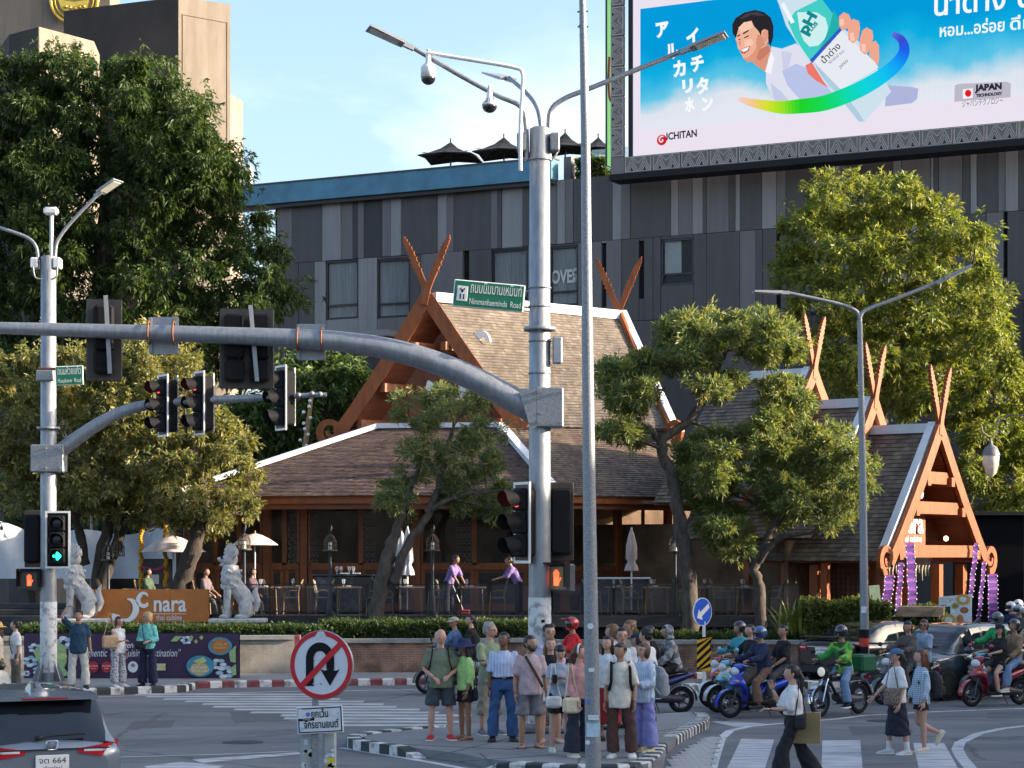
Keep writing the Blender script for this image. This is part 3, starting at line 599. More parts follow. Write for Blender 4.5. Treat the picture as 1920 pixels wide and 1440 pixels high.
r0 = P(440,317,108);r1 = P(472,352,108);MB().box(((r0.x+r1.x)/2,-2,(r0.z+r1.z)/2),(r1.x-r0.x,1.5,r0.z-r1.z)).build('glass_balcony',mat('pale_green_glass',(.55,.62,.50),.1,var=.1,alpha=.8),tw)
MB().box(((r0.x+r1.x)/2,-2,r0.z+.04),(r1.x-r0.x+.06,1.6,.08)).build('balcony_rail',mat('white_paint',(.7,.7,.68),.5),tw)
gold = mat('gold_leaf',(.75,.46,.09),.30,metal=.85,var=.15,scale=4);gold2 = mat('bright_yellow_gold',(.80,.56,.10),.4,metal=.4,var=.1)
em_ = empty('round_emblem',label='round gold emblem fixed high on the concrete tower wall',cat='emblem')
c_ = P(139,0,w2-.25);rE = 44/F*w2;Me = frame(c_+V((0,0,0)),(1,0,0),(0,-1,0));cs = c_+V((0,0,0))
ring = MB();ring.tube([Me @ V((rE*math.cos(t),rE*math.sin(t),0)) for t in np.linspace(0,2*math.pi,36)[:-1]],.10,8,closed=True);ring.tube([Me @ V((rE*.82*math.cos(t),rE*.82*math.sin(t),.02)) for t in np.linspace(0,2*math.pi,36)[:-1]],.05,8,closed=True);ring.build('emblem_ring',gold,em_)
MB().lathe([(rE*.97,-.12),(rE*.97,-.02)],32,Me).build('emblem_disc',mat('dull_gold_ground',(.32,.22,.08),.5,metal=.3,var=.2),em_)
bw = MB();bw.poly([Me @ V((x_*rE,y_*rE,.0)) for x_,y_ in [(-.7,.1),(-.55,-.35),(-.2,-.68),(.2,-.68),(.55,-.35),(.7,.1),(.45,-.02),(0,-.10),(-.45,-.02)]],(0,-.08,0));bw.build('emblem_bowl',gold2,em_)
for x_ in (-.35,-.15,.05,.25,.42): MB().ell(Me @ V((x_*rE,-.38*rE+.3*abs(x_),.08)),.11,8,6).build('emblem_boss',gold,em_)
# ------------------------------------------------------------ unseen stepped blocks, added and sized to shade the junction
sh = empty('shade_blocks',(40,30,0),label='unseen row of stepped blocks added to shade the junction',cat='building',kind='thing')
shm = mat('painted_render',(.42,.40,.37),.85,var=.12,scale=.6);shw = mat('shade_block_window',(.03,.035,.04),.1,var=0)
for y0,y1,h in ((-60,38,16.2),(38,48.6,18.4),(48.6,52.2,14.4),(52.2,90,9.7)):
    b_ = MB().box((6,(y0+y1)/2-30,h/2),(12,y1-y0-.05,h)).build('block',shm,sh)
    k = 0
    for yy in np.arange(y0+2,y1-1.5,3.2):
        for zz in np.arange(1.6,h-1.2,3.3): MB().box((-.02,yy-30,zz),(.08,1.8,1.9)).build('window',shw,b_);k += 1
# ---------------------------------------------------------------- restaurant
wood = mat('orange_stained_wood',(.15,.042,.011),.5,var=0,col2=(.29,.080,.018),scale=5,stretch=(1,1,.3),thr=(.25,.62),bump=.25,bscale=30)
wood_d = mat('dark_red_wood',(.17,.050,.022),.5,var=0,col2=(.25,.076,.034),scale=2,stretch=(1,1,5))
cap_w = mat('white_ridge_mortar',(.62,.64,.68),.7,var=.1,scale=2)
dark_in = mat('dark_interior',(.17,.105,.062),.8,var=.45,scale=1.2)
carve = mat('carved_dark_wood',(.020,.016,.013),.5,var=.2)
white_l = mat('white_sign_letter',(.80,.80,.78),.4,var=0)
def tile_mat(key,gloss=.55): return mat(key,(.15,.09,.07),gloss,var=.28,scale=1.3,attr='tile',spec=.25,bump=.1,bscale=60)
tm = tile_mat('glazed_roof_tile')
def tiles(name,e0,e1,r1,r0,parent,pal,row=.155,wid=.17,seed=1,th=.022):
    """overlapping tiles laid row over row on the slope e0-e1 (eave) to r0-r1 (ridge)"""
    e0,e1,r0,r1 = map(V,(e0,e1,r0,r1));g = np.random.default_rng(seed)
    nrm = ((e1-e0).cross(r0-e0)).normalized()
    if nrm.z < 0: nrm = -nrm
    nr = max(2,int(((r0-e0).length+(r1-e1).length)/2/row));vs,cols = [],[]
    for i in range(nr):
        t0,t1 = i/nr,min(1.0,(i+1.25)/nr)
        a0,b0,a1,b1 = e0.lerp(r0,t0),e1.lerp(r1,t0),e0.lerp(r0,t1),e1.lerp(r1,t1)
        L_ = (b0-a0).length;n = max(1,int(L_/wid));o_ = .5 if i % 2 else 0
        for j in range(n+1):
            u0,u1 = max(0,(j-o_)/n),min(1,(j+1-o_)/n)
            if u1-u0 < .2/n: continue
            du = .02/n;lift = th+g.uniform(0,.010);p = [a0.lerp(b0,u0+du),a0.lerp(b0,u1-du),a1.lerp(b1,u1-du),a1.lerp(b1,u0+du)]
            dn = (a0-a1).normalized()*g.uniform(-.006,.012)
            q0,q1 = p[0]+nrm*lift+dn,p[1]+nrm*lift+dn
            vs += [q0,q1,p[2]+nrm*.004,p[3]+nrm*.004,q0-nrm*th*1.5,q1-nrm*th*1.5]
            c = pal[g.integers(len(pal))];k = g.uniform(.8,1.2)
            cols.append((c[0]*k,c[1]*k,c[2]*k,1))
    n = len(vs)//6;fs = []
    for k in range(n): b = k*6;fs += [(b,b+1,b+2,b+3),(b+4,b+5,b+1,b)]
    me = bpy.data.meshes.new(name);me.from_pydata([tuple(v) for v in vs],[],fs);me.materials.append(tm)
    at_ = me.color_attributes.new('tile','FLOAT_COLOR','CORNER')
    at_.data.foreach_set('color',np.repeat(np.array(cols),8,axis=0).ravel().astype(np.float32));me.update()
    o = obj_from(me,name,parent);o['kind'] = 'stuff'
    d = MB();rows = [[e0.lerp(r0,v_).lerp(e1.lerp(r1,v_),u_) for u_ in np.linspace(0,1,9)] for v_ in np.linspace(0,1,9)]
    d.loft([[p-nrm*.025 for p in r_] for r_ in rows],caps=False,open_ring=True,smooth=False);d.loft([[p-nrm*.08 for p in r_] for r_ in rows],caps=False,open_ring=True,smooth=False);d.build('roof_deck',wood_d,parent,fix=False)
    return o
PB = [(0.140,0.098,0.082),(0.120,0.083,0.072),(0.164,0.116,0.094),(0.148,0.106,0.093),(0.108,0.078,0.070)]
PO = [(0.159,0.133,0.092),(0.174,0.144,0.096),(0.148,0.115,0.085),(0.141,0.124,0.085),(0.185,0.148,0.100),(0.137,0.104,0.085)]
rest = empty('restaurant',(0,60,0),label='Thai style timber restaurant with steep tiled gables and crossed horns',cat='building')
rest.location = (0,0,0)
def rbuild(mb,name,m,parent=rest): return mb.build(name,m,parent)
def kalae(A,x,up,h,sp,parent,th=.10):
    """crossed flame-shaped gable horns"""
    A,x,up = V(A),V(x).normalized(),V(up);n = x.cross(up).normalized()
    for s in (-1,1):
        cen = [(-.10*s,-.30),(-.04*s,-.16),(.04*s,0),(.20*s,.18),(.36*s,.36),(.50*s,.52),(.64*s,.68),(.78*s,.82),(.88*s,.92),(.94*s,1.0)]
        wid = [.11,.11,.10,.09,.105,.105,.10,.085,.06,.006];le,re = [],[]
        cu = []
        for k in range(len(cen)-1):
            for f in np.linspace(0,1,6,endpoint=False):
                cu.append((cen[k][0]*(1-f)+cen[k+1][0]*f,cen[k][1]*(1-f)+cen[k+1][1]*f,wid[k]*(1-f)+wid[k+1]*f))
        cu.append((*cen[-1],wid[-1]));m = len(cu)
        for k,(a,b,w) in enumerate(cu):
            p,q = cu[min(k+1,m-1)],cu[max(k-1,0)];tx_,ty_ = (p[0]-q[0])*sp,(p[1]-q[1])*h;l0 = math.hypot(tx_,ty_);nx,ny = -ty_/l0,tx_/l0
            ser = (.35 if (k % 3) == 0 else -.10) if b > .30 else 0
            ser2 = (.30 if (k % 4) == 0 else -.12) if b > .30 else 0
            le.append(A+x*(a*sp+nx*w*(1+ser))+up*(b*h+ny*w*(1+ser)));re.append(A+x*(a*sp-nx*w*(1+ser2))+up*(b*h-ny*w*(1+ser2)))
        mb = MB();off_ = n*(.03*s)
        mb.loft([[l+off_-n*th/2,r+off_-n*th/2,r+off_+n*th/2,l+off_+n*th/2] for l,r in zip(le,re)],smooth=False)
        mb.build('horn',wood,parent)
def curl(c,x,up,r,parent,s=1,th=.14):
    """spiral scroll at the foot of a bargeboard"""
    c,x,up = V(c),V(x).normalized(),V(up);n = x.cross(up).normalized();mb = MB();pts = []
    for k in range(22):
        t = k/21;a = R(-100)+t*R(470);rr = r*(1-.78*t);pts.append((c+x*(s*rr*math.cos(a))+up*(rr*math.sin(a)),r*.30*(1-.6*t)))
    rings = []
    for i,(p,w) in enumerate(pts):
        t = (pts[min(i+1,21)][0]-pts[max(i-1,0)][0]).normalized();b = n.cross(t)
        rings.append([p-b*w-n*th/2,p+b*w-n*th/2,p+b*w+n*th/2,p-b*w+n*th/2])
    mb.loft(rings,smooth=False);mb.build('scroll',wood,parent)
def bargeboards(A,Lf,Rf,parent,w=.34,th=.12,white=None,ext=.25,cr=.36):
    A,Lf,Rf = V(A),V(Lf),V(Rf);x = (Rf-Lf);x.z = 0;x.normalize();nn = x.cross(V((0,0,1)))
    for f,s in ((Lf,-1),(Rf,1)):
        d = (f-A).normalized();e = f+d*ext;mb = MB()
        mid = A.lerp(e,.55)+V((0,0,-.10))            # slight sag of the line
        pr = d.cross(nn)
        pts = [A+V((0,0,.05)),A.lerp(e,.28)-V((0,0,.06)),mid,A.lerp(e,.8)-V((0,0,.08)),e]
        rings = []
        for i,p in enumerate(pts):
            t = (pts[min(i+1,4)]-pts[max(i-1,0)]).normalized();b = nn.cross(t).normalized();rings.append([p-b*w/2-nn*th/2,p+b*w/2-nn*th/2,p+b*w/2+nn*th/2,p-b*w/2+nn*th/2])
        mb.loft(rings,smooth=False);mb.build('bargeboard',wood,parent)
        curl(e+x*(s*cr*.55)+V((0,0,cr*.25)),x*s,(0,0,1),cr,parent,1,th)
        if white:
            mw = MB();o_ = -nn*white
            mw.beam(A+V((0,0,.20))+o_,e+V((0,0,.26))+o_,.5*white+.12,.12);mw.build('verge',cap_w,parent)
# --- upper gable of the main pavilion
A = P(800,560,66);Bk = P(1160,594,71.1);Bk.z = A.z;rd = Bk-A
FL = P(642,800,66.4);FR = P(972,802,65.6);FL.z = FR.z = (FL.z+FR.z)/2;BL = FL+rd;BR = P(1252,806,66.7);BR.z = FR.z
gab = empty('upper_gable',parent=rest)
rdn = rd.normalized();A2,FL2,FR2 = A+rdn*.25,FL+rdn*.25,FR+rdn*.25
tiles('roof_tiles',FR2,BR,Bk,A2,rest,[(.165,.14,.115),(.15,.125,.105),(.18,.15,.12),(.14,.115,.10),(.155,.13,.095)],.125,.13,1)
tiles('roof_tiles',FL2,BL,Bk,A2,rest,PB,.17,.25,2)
m = MB();m.beam(A2+V((0,0,.06)),Bk+V((0,0,.06)),.34,.30);m.build('ridge_cap',cap_w,rest)
bargeboards(A,FL,FR,rest,w=.42,cr=.42)
kalae(A+V((0,-.05,.30)),FR-FL,(0,0,1),1.65,.78,rest)
xg = (FR-FL).normalized();bargeboards(Bk,BL,BR,rest,w=.38,white=.2);kalae(Bk+V((0,0,.25)),xg,(0,0,1),1.75,.82,rest)
# recessed gable wall with purlins and tie beams
gw = rdn*1.15;m = MB();m.poly([A+gw-V((0,0,.3)),FL+gw,FR+gw],rdn*.1);m.build('gable_wall',wood_d,rest)
for t in (.30,.62,.90,1.0):
    l,r = A.lerp(FL,t),A.lerp(FR,t)
    for e,s in ((l,1),(r,-1)):
        m = MB();m.beam(e+xg*s*.30-V((0,0,.28))-rdn*.05,e+xg*s*.30-V((0,0,.28))+gw,.26,.26);m.build('purlin',wood,rest)
    if t < 1:
        m = MB();m.beam(l+gw-rdn*.12+xg*.5-V((0,0,.3)),r+gw-rdn*.12-xg*.5-V((0,0,.3)),.16,.30);m.build('tie_beam',wood,rest)
m = MB();m.beam(FL-V((0,0,.25)),FR-V((0,0,.25)),.2,.3);m.build('tie_beam',wood_d,rest)
for t in np.linspace(.12,.88,9):
    b = FL.lerp(FR,t)+gw-rdn*.06;tp = (A.lerp(FL,1-2*t) if t < .5 else A.lerp(FR,2*t-1))+gw-rdn*.06;m = MB();m.beam(b,tp-V((0,0,.5)),.05,.03);m.build('board_joint',wood,rest)
def swirl_logo(f,parent,m,th=.03):
    """two curling tendrils; unit box about 1 wide"""
    a = spline([(.02,.30,.01),(.05,.22,.07),(.12,.14,.12),(.20,.10,.08),(.32,.06,.055),(.48,.08,.07),(.60,.22,.085),(.66,.42,.09),(.63,.62,.08),(.54,.74,.055),(.42,.78,.02)])
    b = spline([(1.0,.86,.008),(.93,.96,.04),(.83,.97,.055),(.75,.86,.06),(.72,.72,.06),(.78,.58,.06),(.88,.54,.07),(.96,.58,.05),(.98,.66,.02)])
    for s in (a,b): mb = MB();stroke(mb,[p[:2] for p in s],[p[2] for p in s],0,th,f);mb.build('logo_tendril',m,parent)
# white logo on the gable wall
gx = xg;go = A.lerp((FL+FR)/2,.52)+gw-rdn*.3
swirl_logo(lambda x,y,z: go+gx*((x-.35)*2.0)+V((0,0,(y-.5)*2.1))-rdn*z,rest,white_l,.05)
# --- lower hipped roof
E0 = P(318,930,62.8);E1 = P(1046,931,61.2);E0.z = E1.z = 4.80
FLs,FRs = P(705,806,66),P(938,806,65.4);FLs.z = FRs.z = FL.z-.05
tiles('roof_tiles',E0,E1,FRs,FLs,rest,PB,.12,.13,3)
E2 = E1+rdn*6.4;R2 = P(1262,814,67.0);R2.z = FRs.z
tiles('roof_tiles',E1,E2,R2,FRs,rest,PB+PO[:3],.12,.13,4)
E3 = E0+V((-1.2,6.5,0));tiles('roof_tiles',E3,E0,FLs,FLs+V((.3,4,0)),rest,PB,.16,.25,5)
for a,b in ((E0,FLs),(E1,FRs),(FLs,FRs)):
    if a is E0: a = E0.lerp(FLs,.02)
    m = MB();m.beam(a+V((0,0,.09)),b+V((0,0,.09)),.26,.15);m.build('hip_cap',cap_w,rest)
fr = [(E0,E1),(E1,E2),(E3,E0)]
for a,b in fr:
    d = (b-a).normalized();o_ = V((d.y,-d.x,0))*-.10
    m = MB();m.beam(a+o_-V((0,0,.12)),b+o_-V((0,0,.12)),.10,.20);m.build('fascia',wood,rest)
    m = MB();m.beam(a+o_*2.4-V((0,0,.30)),b+o_*2.4-V((0,0,.30)),.12,.16);m.build('eave_beam',wood_d,rest)
# soffit and body
FY = 63.6
sof = MB();sof.poly([E0+V((.3,.25,-.2)),E1+V((-.1,.25,-.2)),E2+V((-.2,.3,-.2)),E2+V((-3,6,-.2)),E3+V((.3,0,-.2))]);sof.build('soffit',wood_d,rest)
DZ = 1.42                                             # terrace floor
xL,xC = (360-960)/F*FY,(1003-960)/F*FY
wallp = lambda px: (px-960)/F*FY
rm = MB();rm.box(((xL+xC)/2,FY+4.2,2.6),(xC-xL+4,.2,4.6));rm.build('back_wall',dark_in,rest)
rm = MB();rm.box(((xL+xC)/2,FY+2,DZ-.05),(xC-xL+4,5,.1));rm.build('floor',dark_in,rest)
rm = MB();rm.box(((xL+xC)/2+1,FY+2.2,4.65),(xC-xL+5,5,.1));rm.build('ceiling',dark_in,rest)
zS = P(0,1060,FY).z;zW = P(0,948,FY).z
bays = [(360,492,3),(505,562,2),(578,776,2),(789,990,2)]
gl = mat('dining_room_glass',(.015,.018,.02),.02,var=0,spec=.5,alpha=.16)
for px in (354,500,570,782,996):
    m = MB();m.box((wallp(px),FY,(DZ+zW)/2+.2),(.20,.22,zW-DZ+.5));m.build('column',wood,rest)
def carved_panel(x0,x1,z0,z1,y,parent):
    c = MB();c.box(((x0+x1)/2,y+.03,(z0+z1)/2),(x1-x0,.05,z1-z0));o = c.build('carved_panel',carve,parent)
    q = MB();w = x1-x0;n = max(2,int(w/.26))
    for k in range(n):
        for zc,s in (((z0*.70+z1*.30),1),((z0*.30+z1*.70),-1)):
            cx = x0+w*(k+.5)/n;r_ = min(.085,w/n*.36);q.tube([(cx+s*r_*(1-.6*t)*math.cos(7*t),y-.01,zc+r_*(1-.6*t)*math.sin(7*t)) for t in np.linspace(0,1,12)],.018,4)
    q.build('carved_scroll',mat('carved_scroll_wood',(.07,.055,.045),.5,var=.1),o)
for a,b,n in bays:
    x0,x1 = wallp(a),wallp(b)
    m = MB();m.box(((x0+x1)/2,FY,zS-.06),(x1-x0,.16,.14));m.build('sill',wood,rest)
    m = MB();m.box(((x0+x1)/2,FY,zW+.1),(x1-x0,.16,.26));m.build('lintel',wood_d,rest)
    w = (x1-x0)/n
    for k in range(n):
        p0,p1 = x0+w*k,x0+w*(k+1);wi = MB();t = .07
        for c,s_ in ((((p0+p1)/2,FY,zW-t/2),(w,.08,t)),(((p0+p1)/2,FY,zS+t/2),(w,.08,t)),((p0+t/2,FY,(zS+zW)/2),(t,.08,zW-zS)),((p1-t/2,FY,(zS+zW)/2),(t,.08,zW-zS))): wi.box(c,s_)
        wo = wi.build('window',wood,rest);MB().box(((p0+p1)/2,FY+.02,(zS+zW)/2),(w-.05,.012,zW-zS-.05)).build('pane',gl,wo)
        m = MB();m.box(((p0+p1)/2,FY+.05,(DZ+zS)/2-.05),(w,.06,zS-DZ));m.build('apron',wood_d,rest)
        carved_panel(p0+.14,p1-.14,DZ+.22,zS-.22,FY+.0,rest)
        for c in ((p0+.07,.12),(p1-.07,.12)): MB().box((c[0],FY-.005,(DZ+zS)/2-.05),(c[1],.05,zS-DZ-.02)).build('stile',wood,rest)
# things seen through the glass: pale lattice screens and low warm lights
lat = mat('pale_lattice',(.42,.43,.40),.6,var=.1)
for px,wd in ((562,.5),(690,.4),(585,.3),(872,.4)):
    lm = MB();cx = wallp(px)*1.03
    for k in range(9):
        for j in range(4): lm.tube([(cx+wd*(j/3-.5)+.06*math.cos(t),FY+1.6,zS+.1+k*.20+.06*math.sin(t)) for t in np.linspace(0,6.283,9)[:-1]],.014,4,closed=True)
    lm.build('lattice_screen',lat,rest)
for k,px in enumerate((600,655,700,750,820,870,915,965)):
    m = MB();cx = wallp(px)*1.02;m.box((cx,FY+1.0+.4*(k % 2),zS-.05),(.5,.5,.04));m.box((cx,FY+1.0,zS-.4),(.06,.06,.7));m.build('inner_table',mat('dull_table_wood',(.14,.10,.06),.5),rest)
# --- right flank of the pavilion: open veranda with posts
SC = E1+V((.1,1.9,0));rn = V((rdn.y,-rdn.x,0))
for k,t in enumerate((.2,2.3,4.4,6.6,8.8)):
    p = SC+rdn*t-rn*.0;m = MB();m.box((p.x,p.y,(DZ+4.6)/2),(.2,.2,4.6-DZ),rz=math.atan2(rdn.y,rdn.x));m.build('column',wood,rest)
    if k < 4:
        q = SC+rdn*(t+2.1);m = MB();m.beam(V((p.x,p.y,zS-.1)),V((q.x,q.y,zS-.1)),.12,.14);m.build('sill',wood,rest)
        m = MB();m.beam(V((p.x,p.y,zS-.55)),V((q.x,q.y,zS-.55)),.08,.7);m.build('apron',wood_d,rest)
        m = MB();m.beam(V((p.x,p.y,(zS+zW)/2)),V((q.x,q.y,(zS+zW)/2)),.012,zW-zS-.1);m.build('pane',gl,rest)
        mm_ = p.lerp(q,.5);m = MB();m.box((mm_.x,mm_.y,(zS+zW)/2),(.08,.08,zW-zS),rz=math.atan2(rdn.y,rdn.x));m.build('mullion',wood,rest)
bk = MB();bk.beam(SC+rdn*.5-rn*3+V((0,0,-1.7)),SC+rdn*13-rn*3+V((0,0,-1.7)),.1,6);bk.build('back_wall',dark_in,rest)
# --- right wing and entrance porch: three stepped gables
U = V((-.8,.6,0));Vv = V((.6,.8,0));A4 = P(1762,806,60)
def wing(A,hw,drop,depth,parent,pal,sd_,full=False):
    Lf,Rf = A-Vv*hw-V((0,0,drop)),A+Vv*hw-V((0,0,drop));Ab,Lb,Rb = A+U*depth,Lf+U*depth,Rf+U*depth;o_ = U*.18
    tiles('roof_tiles',Lb,Lf+o_,A+o_,Ab,parent,pal,.15,.17,sd_);tiles('roof_tiles',Rf+o_,Rb,Ab,A+o_,parent,pal,.2,.3,sd_+1)
    m = MB();m.beam(A+o_+V((0,0,.06)),Ab+V((0,0,.06)),.28,.26);m.build('ridge_cap',cap_w,parent)
    return Lf,Rf
h4 = A4.z-P(0,1052,58).z
L4,R4 = wing(A4,3.05,h4,4.2,rest,PO+PB,11)
bargeboards(A4,L4,R4,rest,w=.36,white=.22,ext=.05,cr=.40);kalae(A4+V((0,0,.3)),Vv,(0,0,1),1.5,.62,rest)
A3 = P(1640,758,61.3);L3,R3 = wing(A3,3.4,h4*1.05,4.5,rest,PO+PB,13);bargeboards(A3,A3-Vv*1.6-V((0,0,h4*.5)),A3+Vv*1.5-V((0,0,h4*.48)),rest,w=.34,white=.2,ext=0,cr=.02);kalae(A3+V((0,0,.3)),Vv,(0,0,1),1.45,.60,rest)
A2_ = P(1526,702,62.5);L2,R2_ = wing(A2_,3.7,h4*1.03,3.2,rest,PO+PB,15);bargeboards(A2_,A2_-Vv*1.8-V((0,0,h4*.52)),A2_+Vv*1.5-V((0,0,h4*.44)),rest,w=.34,white=.2,ext=0,cr=.02);kalae(A2_+V((0,0,.3)),Vv,(0,0,1),1.45,.60,rest)
for Aq,hw in ((A3,1.5),(A2_,1.6)):
    m = MB();m.poly([Aq+U*.4,Aq-Vv*hw-V((0,0,hw*1.28))+U*.4,Aq+Vv*hw-V((0,0,hw*1.28))+U*.4],U*.08);m.build('gable_wall',wood,rest)
# porch gable: deep overhang, tie beams, inner wall with lettering
gi = U*1.1
m = MB();m.poly([A4+gi-V((0,0,.3)),A4-Vv*2.6-V((0,0,h4*.84))+gi,A4+Vv*2.6-V((0,0,h4*.84))+gi],U*.1);m.build('gable_wall',wood_d,rest)
for t,ins in ((.34,.42),(.57,.38),(.90,.3)):
    l,r_ = A4.lerp(L4,t),A4.lerp(R4,t);m = MB();m.beam(l+Vv*.2+U*.15-V((0,0,.1)),r_-Vv*.2+U*.15-V((0,0,.1)),.18,.34);m.build('tie_beam',wood,rest)
    for e,s in ((l,1),(r_,-1)):
        m = MB();m.beam(e+Vv*(s*.28)-U*.06-V((0,0,.2)),e+Vv*(s*.28)+gi-V((0,0,.2)),.2,.26);m.build('purlin',wood,rest)
fpl = PL(A4+gi*.45-Vv*.85-V((0,0,h4*.785)),Vv,-U)
f_ = lambda x,y,z: fpl.at((x-.3)*.9+.1,y*.95+.52,z)
swirl_logo(f_,rest,white_l,.05)
text_mesh('nara',.80,fpl.M @ MX.Translation(V((0,.0,.05))),'lettering',white_l,rest,ext=.02,bold=.02)
text_mesh('thai cuisine',.27,fpl.M @ MX.Translation(V((0,-.26,.05))),'lettering',white_l,rest,ext=.01,bold=.004)
MB().box((.0,.12,-.02),(1.9,.95,.05),M=fpl.M).build('sign_panel',wood,rest)
# porch posts, low carved frieze, lamp over the sign
for t,z0 in ((L4.lerp(R4,.10),KZ),(L4.lerp(R4,.36),KZ),(L4.lerp(R4,.66),KZ),(L4.lerp(R4,.92),KZ)):
    for d_,nm in ((.55,0),(2.6,1)):
        p = t+U*d_;m = MB();m.box((p.x,p.y,(p.z+z0)/2-.1),(.26,.26,p.z-z0),rz=math.atan2(Vv.y,Vv.x));m.build('column',wood,rest)
fz = MB();a,b = L4.lerp(R4,.12)+U*.7,L4.lerp(R4,.62)+U*.7
for k in range(16):
    p = a.lerp(b,k/15);hh = .35+.25*math.sin(k*1.3)**2;fz.tube([p+V((0,0,.35)),p+Vv*.08+V((0,0,.1)),p-Vv*.05-V((0,0,hh*.5)),p+Vv*.02-V((0,0,hh))],[.05,.06,.04,.01],5)
fz.build('carved_frieze',mat('pale_carving',(.32,.30,.25),.7,var=.3),rest)
sp_l = fpl.at(1.35,-.16,.45);m = MB();m.ell(sp_l,.07,10,7);m.build('sign_lamp',mat('lit_bulb',(1,.8,.5),.5,var=0,emit=(1,.66,.30),estr=2.5),rest)
dk = MB();a,b = L4+U*3.2,R4+U*3.2;dk.beam(a.lerp(b,.5)-(b-a)*.5+V((0,0,-1.2)),b+V((0,0,-1.2)),.1,3.6);dk.build('back_wall',dark_in,rest)
# left eave veranda posts of the wing
for k in range(4):
    p = L4+U*(.9+k*1.25)+Vv*.35;m = MB();m.box((p.x,p.y,(p.z+KZ)/2),(.2,.2,p.z-KZ),rz=math.atan2(U.y,U.x));m.build('column',wood,rest)
p = L4+U*2.2+Vv*1.1;lm = MB()
for i in range(11): lm.beam(p+U*(i*.15-.8)+V((0,0,-1.7)),p+U*(i*.15-.8)+V((0,0,-.2)),.035,.035)
for i in range(11): lm.beam(p+U*-.8+V((0,0,-1.7+i*.15)),p+U*.7+V((0,0,-1.7+i*.15)),.035,.035)
lm.build('lattice_screen',carve,rest)
wk = L4+U*1.0+Vv*2.0;bkk = MB();bkk.beam(wk+V((0,0,-1.2)),wk+U*14+V((0,0,-1.2)),.1,4.6);bkk.build('inner_wall',dark_in,rest)
# dark wall at the far right behind the porch
dw = empty('dark_boundary_wall',label='tall black wall behind the porch of the restaurant',cat='wall')
MB().box((19.5,70,2.2),(10,.3,4.4)).build('wall_face',mat('blue_black_paint',(.004,.0045,.007),.8,var=.2,spec=.1),dw)
MB().box((19.5,69.9,4.45),(10.1,.5,.12)).build('wall_cap',blackm,dw)
# ---------------------------------------------------------------- trees and hedges
def leaf_material(key,trans=.42,rough=.5):
    m = bpy.data.materials.new(key);m.use_nodes = True;n = m.node_tree;b = n.nodes['Principled BSDF'];o = n.nodes['Material Output'];l = n.links.new
    a = n.nodes.new('ShaderNodeAttribute');a.attribute_name = 'leaf';l(a.outputs['Color'],b.inputs['Base Color']);b.inputs['Roughness'].default_value = rough;b.inputs['Specular IOR Level'].default_value = .35
    t = n.nodes.new('ShaderNodeBsdfTranslucent');mm = n.nodes.new('ShaderNodeMix');mm.data_type = 'RGBA';mm.blend_type = 'MULTIPLY';mm.inputs['Factor'].default_value = 1;mm.inputs['B'].default_value = (1.25,1.3,.55,1)
    l(a.outputs['Color'],mm.inputs['A']);l(mm.outputs['Result'],t.inputs['Color'])
    x = n.nodes.new('ShaderNodeMixShader');x.inputs[0].default_value = trans;l(b.outputs[0],x.inputs[1]);l(t.outputs[0],x.inputs[2]);l(x.outputs[0],o.inputs['Surface']);return m
LEAF = leaf_material('leaf')
BARK = mat('rough_grey_bark',(.045,.035,.028),.95,var=0,col2=(.115,.095,.08),scale=9,bump=1.0,bscale=26,stretch=(1,1,.45))
BARK_D = mat('dark_brown_bark',(.028,.022,.018),.95,var=0,col2=(.07,.055,.042),scale=8,bump=1.0,bscale=22,stretch=(1,1,.4))
def unit(a): return a/np.maximum(np.linalg.norm(a,axis=-1,keepdims=True),1e-9)
def leaves_mesh(name,tuft,tdir,k,ln,wd,cols,parent,droop=.25,spread=.9,seed=0,loc=None,jitter=.04,stuff=False):
    """k leaves round every tuft point; each leaf is a folded diamond with its own tint"""
    g = np.random.default_rng(seed);n = len(tuft)*k
    base = np.repeat(tuft,k,0)+g.normal(0,jitter,(n,3));ax = unit(np.repeat(tdir,k,0)*.7+g.normal(0,spread*.6,(n,3))+np.array([0,0,-droop]))
    sd_ = unit(np.cross(ax,g.normal(0,1,(n,3))));nm = np.cross(ax,sd_);L_ = ln*g.uniform(.6,1.3,(n,1));w = wd*g.uniform(.7,1.25,(n,1))
    bend = nm*(L_*g.uniform(-.15,.15,(n,1)))
    v = np.stack([base,base+ax*L_*.5+sd_*w*.5+bend*.6,base+ax*L_+np.array([0,0,-1])*L_*.12*droop*4,base+ax*L_*.5-sd_*w*.5+bend*.6],1).reshape(-1,3)
    me = bpy.data.meshes.new(name);me.vertices.add(4*n);me.vertices.foreach_set('co',v.astype(np.float32).ravel())
    me.loops.add(4*n);me.loops.foreach_set('vertex_index',np.arange(4*n,dtype=np.int32));me.polygons.add(n)
    me.polygons.foreach_set('loop_start',np.arange(0,4*n,4,dtype=np.int32));me.polygons.foreach_set('loop_total',np.full(n,4,dtype=np.int32));me.update();me.validate()
    pal = np.array(cols);c = pal[np.repeat(g.integers(0,len(pal),len(tuft)),k)]*g.uniform(.7,1.3,(n,1));mixn = g.random(n) < .25;c[mixn] = pal[g.integers(0,len(pal),mixn.sum())]
    c4 = np.concatenate([c,np.ones((n,1))],1);at_ = me.color_attributes.new('leaf','FLOAT_COLOR','CORNER');at_.data.foreach_set('color',np.repeat(c4,4,0).astype(np.float32).ravel())
    me.materials.append(LEAF);o = obj_from(me,name,parent,loc)
    if stuff: o['kind'] = 'stuff'
    return o
